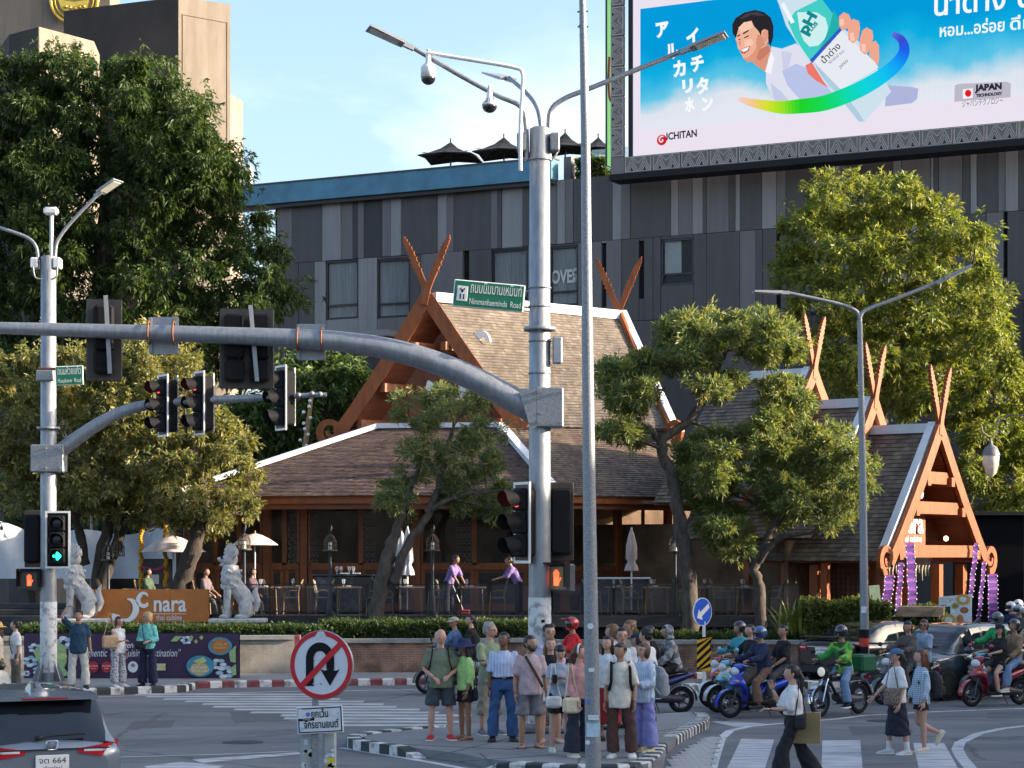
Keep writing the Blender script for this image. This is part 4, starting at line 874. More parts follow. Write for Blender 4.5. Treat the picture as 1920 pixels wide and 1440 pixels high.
def crown_clumps(poly,Y0,depth,n,rpx,g):
    """clump centres filling an outline, spread over a rounded depth"""
    xs = [p[0] for p in poly];ys = [p[1] for p in poly];c = [];tries = 0;cx,cy = sum(xs)/len(xs),sum(ys)/len(ys);hw,hh = (max(xs)-min(xs))/2,(max(ys)-min(ys))/2
    while len(c) < n and tries < 40000:
        tries += 1;x,y = g.uniform(min(xs),max(xs)),g.uniform(min(ys),max(ys))
        if not inpoly(x,y,poly): continue
        if any((x-q[0])**2+(y-q[1])**2 < (rpx*.62*(1-tries/60000))**2 and abs(q[3]) < 1e9 and g.random() < .9 for q in c): continue
        e = math.sqrt(max(.05,1-.8*((x-cx)/hw)**2-.8*((y-cy)/hh)**2));dy = g.uniform(-1,.75)*depth*e
        c.append((x,y,rpx*g.choice([.45,.6,.8,1.0,1.25]),dy))
    return [(P(x,y,Y0+dy),r/F*Y0) for x,y,r,dy in c]
def make_tree(name,label,group,polys,Y0,depth,trunk_paths,cols,ln,wd,k,tufts,rpx,seed,droop=.3,bark=BARK,limb_r=.07,extra_limbs=22,sph=1.0,nclump=40,flat=.8,origin=None):
    g = np.random.default_rng(seed);clumps = []
    for i,pl in enumerate(polys):
        n_,r_ = (nclump[i] if hasattr(nclump,'__len__') else nclump),rpx
        clumps += crown_clumps(pl,Y0,depth,n_,r_,g)
    base = V(trunk_paths[0][0][0]) if origin is None else V(origin)
    root = empty(name,base,label=label,cat='tree',group=group)
    tp,td = [],[]
    for c,r in clumps:
        d = unit(g.normal(0,1,(tufts,3))*np.array([1,1,flat]));rr = r*(g.uniform(.15,1,(tufts,1))**.5)*g.uniform(.75,1.15,(tufts,1))*np.where(g.random((tufts,1)) < .20,g.uniform(1.15,1.95,(tufts,1)),1.0)
        tp.append(np.array(c-base)+d*rr*np.array([1,1,flat]));td.append(unit(d+np.array([0,0,.35])))
    tp,td = np.concatenate(tp),np.concatenate(td)
    leaves_mesh('crown',tp,td,k,ln,wd,cols,root,droop,seed=seed,jitter=ln*.22)
    mb = MB();nodes = []
    for path in trunk_paths:
        pts = [V(p[0])-base for p in path];rs = [p[1] for p in path];cu = spline([(*p,r) for p,r in zip(pts,rs)],5)
        for i,p in enumerate(cu):
            w = .03*math.sin(i*1.7+seed);nodes.append((V(p[:3]),p[3]))
        mb.tube([V(p[:3])+V((.03*math.sin(i*2.1+seed),.03*math.cos(i*1.3),0)) for i,p in enumerate(cu)],[p[3]*(1+.10*math.sin(i*2.7)) for i,p in enumerate(cu)],9)
    order = sorted(clumps,key=lambda c: -c[1])[:extra_limbs] if extra_limbs < len(clumps) else clumps
    for c,r in order:
        t = c-base;cand = [q for q in nodes if q[0].z < t.z+.4] or nodes;q = min(cand,key=lambda q: (q[0]-t).length*(1+.4*max(0,q[0].z-t.z+.5)))
        a,ra = q;ra = min(ra*.7,limb_r);mid = a.lerp(t,.45)+V((g.uniform(-.3,.3),g.uniform(-.3,.3),g.uniform(-.1,.35)))*min(1,(t-a).length*.35)
        cu = spline([tuple(a),tuple(mid),tuple(t)],4);m_ = len(cu);mb.tube([V(p) for p in cu],[ra*(1-.8*i/(m_-1)) for i in range(m_)],5);nodes.append((mid,ra*.6))
        for j in range(4):
            e = t+V(tuple(g.normal(0,.55,3)*r));s_ = V(cu[-3]);mb.tube([s_,s_.lerp(e,.5)+V((0,0,.05)),e],[ra*.3,ra*.2,ra*.08],4)
    mb.build('trunk',bark,root);return root
def TP(px,py,Y,r): return (P(px,py,Y),r)
make_tree('tall_evergreen','tall dense dark green tree in front of the concrete tower','trees round the restaurant',
    [[(-60,130),(60,112),(130,102),(215,108),(300,128),(350,190),(395,225),(430,280),(455,345),(440,385),(505,410),(525,460),(540,520),(525,570),(480,630),(440,720),(200,740),(-60,740)],[(-60,140),(60,120),(150,150),(160,420),(100,560),(-60,560)],[(250,150),(340,200),(420,300),(440,380),(330,360),(250,260)]],84,3.2,
    [[TP(150,1150,85,.55),TP(160,900,85,.45),TP(180,600,85,.35),TP(200,350,85,.2)],[TP(165,760,85,.3),TP(300,560,85,.2),TP(400,450,85,.1)]],
    [(0.056,0.098,0.027),(0.045,0.082,0.025),(0.073,0.116,0.030),(0.096,0.134,0.032),(0.040,0.070,0.025)],.25,.075,9,66,40,21,droop=.55,bark=BARK_D,nclump=(245,46,30),extra_limbs=40,limb_r=.1)
make_tree('dry_leaf_tree','yellowish dry leaved tree over the orange nara sign','trees round the restaurant',
    [[(-40,655),(60,650),(180,665),(255,640),(290,615),(370,650),(385,760),(300,800),(180,830),(60,880),(-40,880)],[(150,830),(300,790),(420,780),(460,810),(470,870),(495,920),(480,970),(430,985),(380,1000),(330,990),(230,965),(130,950),(20,940),(20,880)]],60.5,2.0,
    [[TP(330,1130,60,.30),TP(345,1080,60,.27),TP(370,1000,60,.22),TP(380,920,60,.15),TP(350,800,60,.07)],[TP(185,1130,61,.20),TP(185,1060,61,.18),TP(205,960,61,.15),TP(190,820,61,.08)],[TP(180,1120,61,.19),TP(215,1030,61,.17),TP(245,940,61,.13),TP(270,800,61,.06)],[TP(160,1060,61,.14),TP(140,960,61,.12),TP(90,840,61,.05)]],
    [(.225,.205,.078),(.19,.188,.07),(.275,.248,.095),(.15,.165,.06),(.30,.27,.12),(.125,.145,.055)],.165,.060,9,40,27,22,droop=.3,bark=BARK_D,nclump=(95,110),extra_limbs=60,limb_r=.05)
make_tree('slender_tree','slender forked tree with grey green leaves before the big gable','trees round the restaurant',
    [[(735,770),(775,735),(840,728),(910,750),(935,800),(945,870),(900,900),(800,900),(745,870)],[(720,905),(760,890),(770,960),(740,975),(715,950)],[(830,900),(900,905),(975,900),(985,930),(940,965),(880,960),(830,945)]],57.5,1.5,
    [[TP(700,1186,57,.24),TP(712,1110,57,.20),TP(728,1040,57,.18),TP(745,990,57,.12),TP(765,930,57.2,.09),TP(790,860,57.3,.06)],[TP(738,1090,57,.15),TP(765,1020,57,.12),TP(800,970,57.1,.10),TP(825,900,57.3,.08),TP(850,800,57.4,.05)],[TP(800,960,57.1,.08),TP(860,930,57,.06),TP(940,920,57,.03)]],
    [(0.175,0.214,0.092),(0.141,0.183,0.088),(0.217,0.237,0.096),(0.125,0.164,0.079),(0.250,0.245,0.096)],.19,.038,12,22,21,23,droop=.12,nclump=(40,9,18),extra_limbs=50,limb_r=.05,flat=.75)
make_tree('spreading_tree','spreading twin trunked tree with layered grey green crown','trees round the restaurant',
    [[(1128,700),(1170,660),(1225,640),(1240,700),(1215,760),(1150,785)],[(1225,620),(1290,592),(1355,590),(1365,640),(1330,690),(1250,690)],[(1370,588),(1430,585),(1490,610),(1508,650),(1460,680),(1390,670)],[(1300,720),(1350,700),(1390,705),(1350,745)],[(1440,715),(1500,715),(1515,760),(1470,785),(1435,760)],[(1275,840),(1330,805),(1385,815),(1385,900),(1350,950),(1290,945)],[(1310,960),(1380,950),(1400,1010),(1385,1045),(1330,1030)],[(1400,800),(1460,780),(1520,800),(1515,880),(1450,935),(1400,900)],[(1530,800),(1585,800),(1622,860),(1632,905),(1590,950),(1565,1000),(1530,950),(1535,870)],[(1440,945),(1500,900),(1510,960),(1460,985)],[(1130,810),(1185,790),(1200,830)]],57,1.8,
    [[TP(1296,1180,56.6,.24),TP(1290,1080,56.6,.22),TP(1275,980,56.6,.19),TP(1262,900,56.7,.16),TP(1240,830,56.8,.14),TP(1290,790,57,.11),TP(1330,730,57,.09),TP(1360,660,57,.05)],[TP(1245,840,56.8,.10),TP(1215,800,57,.08),TP(1160,760,57,.04)],[TP(1426,1182,56.8,.17),TP(1424,1100,56.8,.15),TP(1414,1060,56.8,.13),TP(1450,990,56.9,.10),TP(1485,930,57,.08),TP(1500,860,57,.04)],[TP(1418,1058,56.8,.10),TP(1460,1010,56.6,.08),TP(1520,1000,56.5,.04)]],
    [(0.171,0.216,0.079),(0.137,0.182,0.077),(0.231,0.252,0.088),(0.120,0.160,0.072),(0.282,0.269,0.088)],.19,.040,13,27,24,24,droop=.10,nclump=(32,30,28,11,17,32,20,36,34,15,9),extra_limbs=70,limb_r=.06,flat=.72)
make_tree('golden_green_tree','large sunlit yellow green tree behind the entrance porch','trees round the restaurant',
    [[(1455,440),(1500,410),(1525,340),(1590,322),(1660,340),(1710,335),(1760,385),(1830,410),(1850,450),(1850,510),(1875,590),(1905,680),(1945,760),(1960,930),(1900,1000),(1850,985),(1820,900),(1790,800),(1600,760),(1530,680),(1490,600),(1465,510)]],74,3.0,
    [[TP(1655,1180,75,.4),TP(1650,900,75,.34),TP(1645,650,75,.26),TP(1640,480,75,.14)],[TP(1650,700,75,.18),TP(1760,600,75,.14),TP(1820,520,75,.06)],[TP(1648,640,75,.15),TP(1560,500,75,.1),TP(1530,420,75,.05)],[TP(1655,850,75,.16),TP(1800,780,75,.12),TP(1890,760,75,.06)]],
    [(0.189,0.217,0.044),(0.150,0.189,0.041),(0.235,0.254,0.052),(0.118,0.160,0.039),(0.274,0.268,0.068)],.24,.070,12,32,32,25,droop=.25,nclump=225,extra_limbs=60,limb_r=.09)
make_tree('dark_bush_tree','dark green bushy tree behind the hanging traffic lights','trees round the restaurant',
    [[(470,700),(560,665),(650,660),(690,720),(670,770),(610,830),(520,850),(450,800)],[(400,770),(470,760),(500,860),(450,900),(400,880)]],71,1.6,
    [[TP(600,1150,71.5,.2),TP(595,950,71.5,.16),TP(590,800,71.5,.1)]],
    [(0.072,0.123,0.036),(0.058,0.102,0.032),(0.102,0.152,0.043),(0.123,0.174,0.051)],.30,.09,7,34,34,26,droop=.45,bark=BARK_D,nclump=(48,16),extra_limbs=20)
make_tree('far_tree','dark green tree low behind the white cloth fence','trees round the restaurant',
    [[(-40,870),(120,900),(230,880),(330,930),(420,960),(420,1040),(200,1010),(-40,1000)]],72,1.2,[[TP(60,1130,73,.16),TP(60,1000,73,.12),TP(70,930,73,.06)]],
    [(0.043,0.070,0.023),(0.058,0.087,0.029)],.26,.08,7,26,36,27,droop=.4,bark=BARK_D,nclump=50,extra_limbs=12)
def hedge(name,label,pxs,Y0,z0,z1,dep,n,cols,ln,wd,seed,group='clipped hedges along the wall',cat='hedge'):
    g = np.random.default_rng(seed);x0,x1 = [(p-960)/F*Y0 for p in pxs];root = empty(name,((x0+x1)/2,Y0,z0),label=label,cat=cat,group=group)
    w = x1-x0;p = g.uniform(-.5,.5,(n,3))*np.array([w,dep,1]);p[:,2] = (p[:,2]+.5)*(z1-z0);sel = g.integers(0,3,n)
    p[sel == 0,2] = (z1-z0)*(1+.05*np.sin(p[sel == 0,0]*5)+g.normal(0,.04,(sel == 0).sum()));p[sel == 1,1] = -dep/2+g.normal(0,.03,(sel == 1).sum())
    d = unit(g.normal(0,.6,(n,3))+np.array([0,-.5,.8]));leaves_mesh('foliage',p,d,6,ln,wd,cols,root,.05,seed=seed,jitter=.04,stuff=True)
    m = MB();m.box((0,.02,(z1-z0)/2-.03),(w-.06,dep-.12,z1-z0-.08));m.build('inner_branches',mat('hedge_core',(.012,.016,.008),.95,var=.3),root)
    return root
HG = [(0.051,0.090,0.032),(0.041,0.072,0.026),(0.072,0.116,0.038),(0.087,0.123,0.043)]
hedge('clipped_hedge','tall clipped hedge in front of the orange nara sign',(46,604),54.9,.85,1.20,.8,5200,HG,.10,.035,31)
hedge('clipped_hedge','low clipped hedge along the top of the brick wall',(604,1000),55.3,.80,1.30,.9,3600,HG,.10,.035,32)
hedge('clipped_hedge','sparse low hedge under the twin trunked tree',(1190,1500),55.0,.70,1.02,.8,1800,HG,.10,.035,33)
hedge('clipped_hedge','sunlit round leaved hedge beside the porch columns',(1508,1660),54.8,.75,1.78,1.1,2600,[(.10,.125,.03),(.08,.105,.028),(.15,.16,.04)],.12,.07,34)
hedge('clipped_hedge','leafy planting in a box under the purple banners',(1664,1765),57.4,1.2,1.62,.6,900,HG,.10,.06,35)
hedge('roof_bush','small green bush on the hotel roof under the billboard',(1083,1136),92.0,P(0,335,92).z,P(0,305,92).z,.9,700,HG,.22,.08,36,cat='bush')
# spiky yellow-green plant in the sun
sp = empty('spiky_plant',P(1485,1190,54.6),label='spiky yellow green plant catching the sun beside the hedge',cat='plant');g = random.Random(5)
lm_ = mat('yellow_green_blade',(.20,.22,.03),.45,var=.35,scale=3,sub=0)
for k in range(46):
    a = g.uniform(0,6.28);l_ = g.uniform(.6,1.15);s = g.uniform(.15,.75);b0 = V((g.uniform(-.35,.35),g.uniform(-.2,.2),0));m = MB();pts = []
    for t in np.linspace(0,1,6): pts.append(b0+V((math.cos(a)*s*l_*t**1.4,math.sin(a)*s*l_*t**1.4,l_*t*(1-.35*s*t))))
    sd2 = V((-math.sin(a),math.cos(a),0));ww = [.02,.035,.04,.034,.02,.002]
    m.loft([[p-sd2*w,p+V((0,0,-.008)),p+sd2*w] for p,w in zip(pts,ww)],caps=False,open_ring=True);m.build('blade',lm_,sp)
# ---------------------------------------------------------------- poles, signals, signs
galv = mat('galvanised_steel',(.27,.285,.305),.5,metal=.6,var=.18,scale=14,bump=.12,bscale=50,stretch=(1,1,.25))
galv_d = mat('dull_zinc',(.25,.265,.285),.55,metal=.5,var=.35,scale=55,bump=.1)
whitep = mat('white_enamel',(.74,.74,.72),.35,var=.05);blkp = mat('black_signal_plastic',(.010,.010,.012),.75,var=.15,spec=.2);brn = mat('brown_signal_face',(.055,.042,.036),.5,var=.1)
rust = mat('copper_brown_clamp',(.20,.085,.042),.6,metal=.3,var=.25,scale=20);signgrn = mat('green_sign_sheeting',(.004,.155,.075),.4,var=.06);redp = mat('red_sign_sheeting',(.52,.008,.02),.4,var=.08,scale=3);bluep = mat('blue_sign_sheeting',(.01,.085,.50),.35,var=.06)
yel = mat('yellow_sign_sheeting',(.78,.40,.01),.4,var=.08);greyp = mat('grey_sign_back',(.30,.32,.35),.45,metal=.4,var=.1)
def lens_mat(key,c,on=0.0): return mat('lens_'+key,c,.25,var=0,emit=c if on else None,estr=on,spec=.5)
LR = lens_mat('red_on',(1.0,.05,.035),.7);LO = lens_mat('off',(.10,.095,.09));LGn = lens_mat('green_on',(.02,1.0,.55),1.0);LD = lens_mat('dark',(.012,.014,.016));LH = lens_mat('hand_on',(1.0,.09,.03),.75)
def pipe(name,pts,r,m,parent,n=12,smooth=6):
    cu = spline([(*p,rr) for p,rr in zip(pts,r if hasattr(r,'__len__') else [r]*len(pts))],smooth)
    mb = MB();mb.tube([c[:3] for c in cu],[c[3] for c in cu],n);return mb.build(name,m,parent)
def pole_shaft(root,h,r0,r1,flange=None,z0=0.0):
    m = MB();m.lathe([(r0,z0),(r0*.98,h*.3),(r1,h),(r1*.7,h+.03)],24);m.build('shaft',galv,root)
    if flange:
        for z in flange: m = MB();m.lathe([(r0*1.0,z-.03),(r0*1.42,z-.03),(r0*1.42,z+.03),(r0*1.0,z+.03)],24,caps=False);m.build('flange',galv,root)
def signal(M,lens,name,label,w=.50,h=1.40,border=True,back=True,visor=.30,arrow=None,group='traffic signals',facem=None):
    """three-lamp signal; M: x right, y up, z towards the traffic it faces"""
    root = empty(name,label=label,cat='traffic light',group=group);root.matrix_world = M
    fm_ = facem or brn
    m = MB();m.rbox((0,0,-.03),(w,h,.03),.01);m.build('backplate',fm_,root)
    if border:
        m = MB();t = .045
        for c,s in (((0,h/2-t/2,-.008),(w,t,.02)),((0,-h/2+t/2,-.008),(w,t,.02)),((-w/2+t/2,0,-.008),(t,h-2*t,.02)),((w/2-t/2,0,-.008),(t,h-2*t,.02))): m.box(c,s)
        m.build('border',whitep,root)
    for k in range(3):
        y = (1-k)*h*.285;m = MB();m.rbox((0,y,.04),(.34,h*.275,.12),.03);hs = m.build('lamp_housing',blkp,root)
        m = MB();m.ell((0,y,.09),(.135,.135,.05),18,8);m.build('lens',lens[k],root)
        vz = [];mv = MB();rings = []
        for z_,dr in ((.08,.02),(.08+visor,.03)):
            rings.append([( (.135+dr)*math.cos(a),y+(.135+dr)*math.sin(a)-(.0 if z_ < .1 else .02),z_+(0 if z_ < .1 else -.55*visor*max(0,-math.sin(a)))) for a in np.linspace(R(-40),R(220),18)])
        mv.loft(rings,caps=False,open_ring=True);o2 = mv.build('visor',blkp,root)
    if back:
        m = MB();m.rbox((0,0,-.17),(.36,h*.84,.26),.04);m.build('rear_case',blkp,root)
    if arrow:
        for a,b in arrow: m = MB();m.beam(V((a[0],a[1]-h*.285,.145)),V((b[0],b[1]-h*.285,.145)),.05,.01,up=(0,0,1));m.build('arrow_lamp',LGn,root)
    return root
def face_frame(c,az):
    """signal frame at c facing compass angle az (0 = camera, + = turned to the camera's left)"""
    z = V((-math.sin(az),-math.cos(az),0));x = V((0,0,1)).cross(z)
    return frame(c,x,z)
def hand_signal(M,name,label,w=.42,h=.42,lit=LH,facem=None):
    root = empty(name,label=label,cat='pedestrian signal',group='pedestrian signals');root.matrix_world = M
    m = MB();m.rbox((0,0,-.12),(w,h,.24),.03);m.build('case',mat('grey_signal_case',(.055,.06,.068),.5,var=.1),root)
    m = MB();m.rbox((0,0,.005),(w*.78,h*.80,.02),.03);m.build('screen',facem or mat('dark_screen',(.06,.055,.05),.35,var=.1),root)
    hd = empty('hand_symbol',parent=root)
    m = MB();s = h*.36;m.rbox((0,-.35*s,.018),(.55*s,.75*s,.006),.01);m.build('palm',lit,hd)
    for k,(x,l) in enumerate(((-.22,.62),(-.07,.8),(.08,.78),(.22,.6))): m = MB();m.beam(V((x*s,0,.019)),V((x*s*1.15,l*s,.019)),.10*s,.006);m.build('finger',lit,hd)
    m = MB();m.beam(V((.25*s,-.4*s,.019)),V((.5*s,.05*s,.019)),.11*s,.006);m.build('finger',lit,hd)
    m = MB();m.box((0,h/2+.01,.08),(w,.02,.2));m.box((-w/2,.05,.08),(.02,h*.8,.2));m.box((w/2,.05,.08),(.02,h*.8,.2));m.build('hood',blkp,root)
    return root
# ---- main pole on the island
MY = 35.5;mp = G(1012,1372,KZ);mp = V((mp.x,MY,KZ));sc_ = F/MY
Q = lambda px,py,dy=0.0: P(px,py,MY+dy)
pole = empty('signal_mast',mp,label='tall galvanised signal mast on the island with a long curved arm',cat='street pole');B_ = lambda p: p-mp
pole_shaft(pole,Q(0,242).z-KZ,.188,.168,flange=[Q(0,617).z-KZ,.05])
MB().rbox((0,0,.06),(.75,.75,.12),.03).build('base_plinth',concrete,pole)
arm = [(1004,772,.22),(960,748,.215),(900,716,.205),(820,681,.195),(740,657,.185),(660,643,.172),(580,636,.162),(400,628,.14),(200,621,.12),(0,615,.10),(-120,612,.09)]
pipe('mast_arm',[B_(Q(x,y)) for x,y,r in arm],[r for *_,r in arm],galv,pole,16)
c = B_(Q(1030,765));m = MB();m.rbox((c.x,0,c.z),(.46,.5,.66),.02);m.build('arm_bracket',galv_d,pole)
c2 = B_(Q(1000,768));m = MB();m.poly([(c2.x-.25,-.26,c2.z+.33),(c2.x+.05,-.26,c2.z+.33),(c2.x+.05,-.26,c2.z-.33),(c2.x-.05,-.26,c2.z-.33)],(0,.04,0));m.poly([(c2.x-.3,-.1,c2.z+.1),(c2.x+.1,-.27,c2.z-.1),(c2.x+.1,.27,c2.z-.1)],(0,0,.02));m.build('gusset',galv_d,pole)
for dz in (-.25,.25):
    for dx in (-.18,.18): MB().lathe([(.03,0),(.03,.05)],6,MX.Translation(V((c.x+dx,-.26,c.z+dz))) @ MX.Rotation(R(90),4,'X')).build('bolt',galv_d,pole)
for py in (300,540,575,640,700): m = MB();m.lathe([(.182,-.012),(.192,-.012),(.192,.012),(.182,.012)],20,MX.Translation(V((0,0,Q(0,py).z-KZ))),caps=False);m.build('strap',galv_d,pole)
def lamp_head(root,a,b,w=.26,th=.05,name='lamp_head'):
    """flat LED street-light head lying from a to b"""
    a,b = V(a),V(b);d = (b-a).normalized();m = MB();l_ = (b-a).length
    m.beam(a,a+d*l_*.28,.09,.08);m.beam(a+d*l_*.22,b,w*.8,th,w2=w,h2=th*.6);o_ = m.build(name,greyp,root)
    u = d.cross(V((0,1,0))).normalized();s = V((0,0,-1))
    m = MB();m.beam(a+d*l_*.35+s*th*.62,b-d*.04+s*th*.5,w*.7,.012);m.build('led_panel',mat('led_panel_off',(.55,.55,.50),.3,var=.1),o_)
    return o_
pipe('lamp_arm',[B_(Q(988,300)),B_(Q(986,235)),B_(Q(976,200)),B_(Q(930,178)),B_(Q(860,140)),B_(Q(772,88))],.04,galv,pole);lamp_head(pole,B_(Q(776,91)),B_(Q(690,52,-.2)),.42)
pipe('lamp_arm',[B_(Q(1015,300,.2)),B_(Q(1014,235,.2)),B_(Q(1005,198,.5)),B_(Q(985,172,1.0)),B_(Q(955,146,1.8))],.038,galv,pole);lamp_head(pole,B_(Q(962,151,1.8)),B_(Q(922,138,2.6)),.40)
pipe('lamp_arm',[B_(Q(1030,300)),B_(Q(1029,240)),B_(Q(1034,205)),B_(Q(1060,184)),B_(Q(1110,164)),B_(Q(1290,92))],.042,galv,pole);lamp_head(pole,B_(Q(1276,98)),B_(Q(1362,64,-.2)),.42)
for x in (978,1040):
    m = MB();c = B_(Q(x,268));m.rbox((c.x,0,c.z),(.16,.3,.3),.02);m.build('lamp_bracket',galv_d,pole);pipe('conduit',[B_(Q(x,255)),B_(Q(x+(-4 if x < 1000 else 4),285)),B_(Q(x+(8 if x < 1000 else -8),302))],.022,galv_d,pole,8)
# white camera arm with two dome cameras
pipe('camera_arm',[B_(Q(976,320,-.2)),B_(Q(976,230,-.2)),B_(Q(980,160,-.2)),B_(Q(979,136,-.2)),B_(Q(966,127,-.2)),B_(Q(900,115,-.2)),B_(Q(800,99,-.2))],.034,whitep,pole,10,8)
def dome_cam(px,py,r,h,label):
    p = Q(px,py,-.2);root = empty('dome_camera',p,label=label,cat='camera',group='cameras on the mast')
    m = MB();m.lathe([(r*.35,.0),(r*.4,-.12),(r*.9,-.18),(r,-.21),(r,-.2-h),(r*.9,-.2-h)],18);m.build('camera_body',whitep,root)
    m = MB();m.ell((0,0,-.2-h-.01),(r*.95,r*.95,r*.85),16,10);m.build('dome',mat('smoked_dome',(.015,.015,.017),.08,var=0,spec=.9),root)
    m = MB();m.tube([(0,0,0),(0,0,.1)],.03,8);m.build('hanger',whitep,root);return root
dome_cam(803,104,.125,.17,'white dome camera with black globe hanging below the lamp arm');dome_cam(918,172,.13,.03,'small white dome camera numbered 317 near the mast top')
text_mesh('317',.10,frame(Q(918,191,-.32),(1,0,0),(0,-1,0)),'number_decal',blkp,bpy.data.objects['dome_camera.001'],ext=.001).matrix_parent_inverse = bpy.data.objects['dome_camera.001'].matrix_basis.inverted()
# road-name sign
def road_sign(corners,Y,thai,eng,label,emblem=True,yaw=0.0):
    tl,tr_,br_,bl2 = [P(x,y,Y) for x,y in corners];o_ = (tl+br_)/2;w = (tr_-tl).length;h = (tl-bl2).length;slope = (tr_-tl)/w
    M_ = frame(o_,slope,(0,-1,0));root = empty('road_name_sign',label=label,cat='road sign',group='green road name signs');root.matrix_world = M_
    MB().rbox((0,0,-.02),(w,h,.03),.01).build('sign_board',whitep,root);MB().rbox((0,0,-.002),(w-.035,h-.035,.006),.01).build('sign_face',signgrn,root)
    x0 = -w/2+.05
    if emblem:
        ew = w*.15;MB().rbox((x0+ew/2+.01,0,.004),(ew,h*.55,.006),.02).build('emblem_plate',whitep,root)
        text_mesh('11',h*.26,MX.Translation(V((x0+ew/2+.01,-h*.2,.009))),'route_number',blkp,root,ext=.001,bold=.005);m = MB()
        for sg in (-1,1): m.tube([(x0+ew/2+.01,h*.08,.010),(x0+ew/2+.01+sg*.025,h*.13,.010),(x0+ew/2+.01+sg*.035,h*.20,.010)],.008,5)
        m.ell((x0+ew/2+.01,h*.09,.01),(.018,.03,.005),8,6);m.build('emblem_mark',blkp,root);x0 += ew+.05
    tw_ = w/2-.05-x0;xm = x0+tw_/2
    text_mesh(thai,h*.55,MX.Translation(V((xm,h*.06,.004))),'lettering',whitep,root,ext=.001,fit=tw_)
    text_mesh(eng,h*.32,MX.Translation(V((xm,-h*.36,.004))),'lettering',whitep,root,ext=.001,fit=tw_)
    return root
rs = road_sign([(850,526),(983,538),(983,583),(850,577)],MY-.25,'ถนนนิมมานเหมินท์','Nimmanhaeminda  Road','green Thai and English road name board on the tall island mast')
m = MB();m.beam(rs.matrix_world.inverted() @ Q(975,545,0),rs.matrix_world.inverted() @ Q(1000,547,0),.03,.03);m.beam(rs.matrix_world.inverted() @ Q(975,575,0),rs.matrix_world.inverted() @ Q(1000,577,0),.03,.03);m.build('sign_bracket',galv_d,rs)
m = MB();c = B_(Q(1045,658));m.rbox((c.x,-.05,c.z),(.16,.22,.44),.02);m.build('control_box',greyp,pole)
# backs of the signals and plates hung on the arm
def sign_back(px0,px1,py0,py1,label):
    c = Q((px0+px1)/2,(py0+py1)/2,.25);w,h = (px1-px0)/sc_,(py1-py0)/sc_;root = empty('plate_sign',c,label=label,cat='sign',group='plates on the mast arm')
    MB().rbox((0,0,0),(w,.012,h),.01).build('sign_plate',greyp,root)
    for s in (-1,1): MB().box((s*w*.47,-.03,0),(.05,.05,h*.95)).build('stiffener',greyp,root)
    for s in (-1,1):
        cz = Q(0,636 if px0 > 400 else 624).z-c.z;m = MB();m.tube([(s*w*.44,-.25+.17*math.cos(a),cz+.19*math.sin(a)) for a in np.linspace(0,6.28,14)[:-1]],.017,6,closed=True);m.build('clamp',rust,root)
    return root
sign_back(281,334,594,665,'grey back of a plate clamped to the mast arm near the left pole');sign_back(558,609,607,676,'grey back of a plate clamped to the mast arm near the gable')
def signal_back(px0,px1,py0,py1,label,two,yaw):
    c = Q((px0+px1)/2,(py0+py1)/2,.35);w,h = (px1-px0)/sc_,(py1-py0)/sc_;root = empty('overhead_signal',c,yaw,label=label,cat='traffic light',group='traffic signals')
    MB().rbox((0,0,0),(w,.03,h),.015).build('backplate',mat('brown_black_plate',(.055,.045,.04),.5,var=.15),root)
    for x in ((-.21,.21) if two else (0,)):
        for k in range(3): m = MB();m.rbox((x,-.12,(1-k)*h*.28),(.34,.2,h*.27),.04);m.build('rear_case',blkp,root)
    m = MB();m.beam((.06*w,-.28,h*.52),(.18*w,-.28,-h*.42),.07,.05,up=(0,1,0));m.build('mount_bar',galv,root)
    m = MB();m.tube([(-.05,-.24,0),(-.16,-.27,-.25),(-.06,-.27,-.45),(.1,-.26,-.3),(.08,-.24,.0)],.012,5);m.build('cable',blkp,root)
    return root
signal_back(162,229,560,716,'back of a single black signal hung on the mast arm',False,R(8));signal_back(412,514,578,730,'back of a double width black signal hung on the mast arm',True,R(8))
# signals on the mast
signal(face_frame(Q(978,980,-.1),R(58)),(LR,LO,LO),'traffic_signal','red traffic signal seen edge on, fixed to the tall island mast',h=1.35)
signal(face_frame(Q(1052,978,.30),R(180)),(LD,LD,LD),'traffic_signal','black signal seen from behind between the two central poles',h=1.32,w=.42,border=False)
hand_signal(face_frame(Q(1044,1084,-.1),R(30)),'pedestrian_signal','pedestrian signal with orange hand on the tall island mast',.46,.48,facem=mat('amber_screen',(.30,.21,.09),.35,var=.15))
paper = mat('torn_white_posters',(.30,.30,.31),.8,var=0,col2=(.62,.63,.63),scale=7,thr=(.38,.5),bump=.2)
m = MB();m.lathe([(.192,.14),(.191,Q(0,1120).z-KZ)],24,caps=False);m.build('poster_wrap',paper,pole)
for px,py in ((1018,1164),(1022,1175),(1022,1183)): m = MB();p = B_(Q(px,py));m.box((p.x,-.195,p.z),(.06,.006,.05));m.build('sticker',blkp,pole)
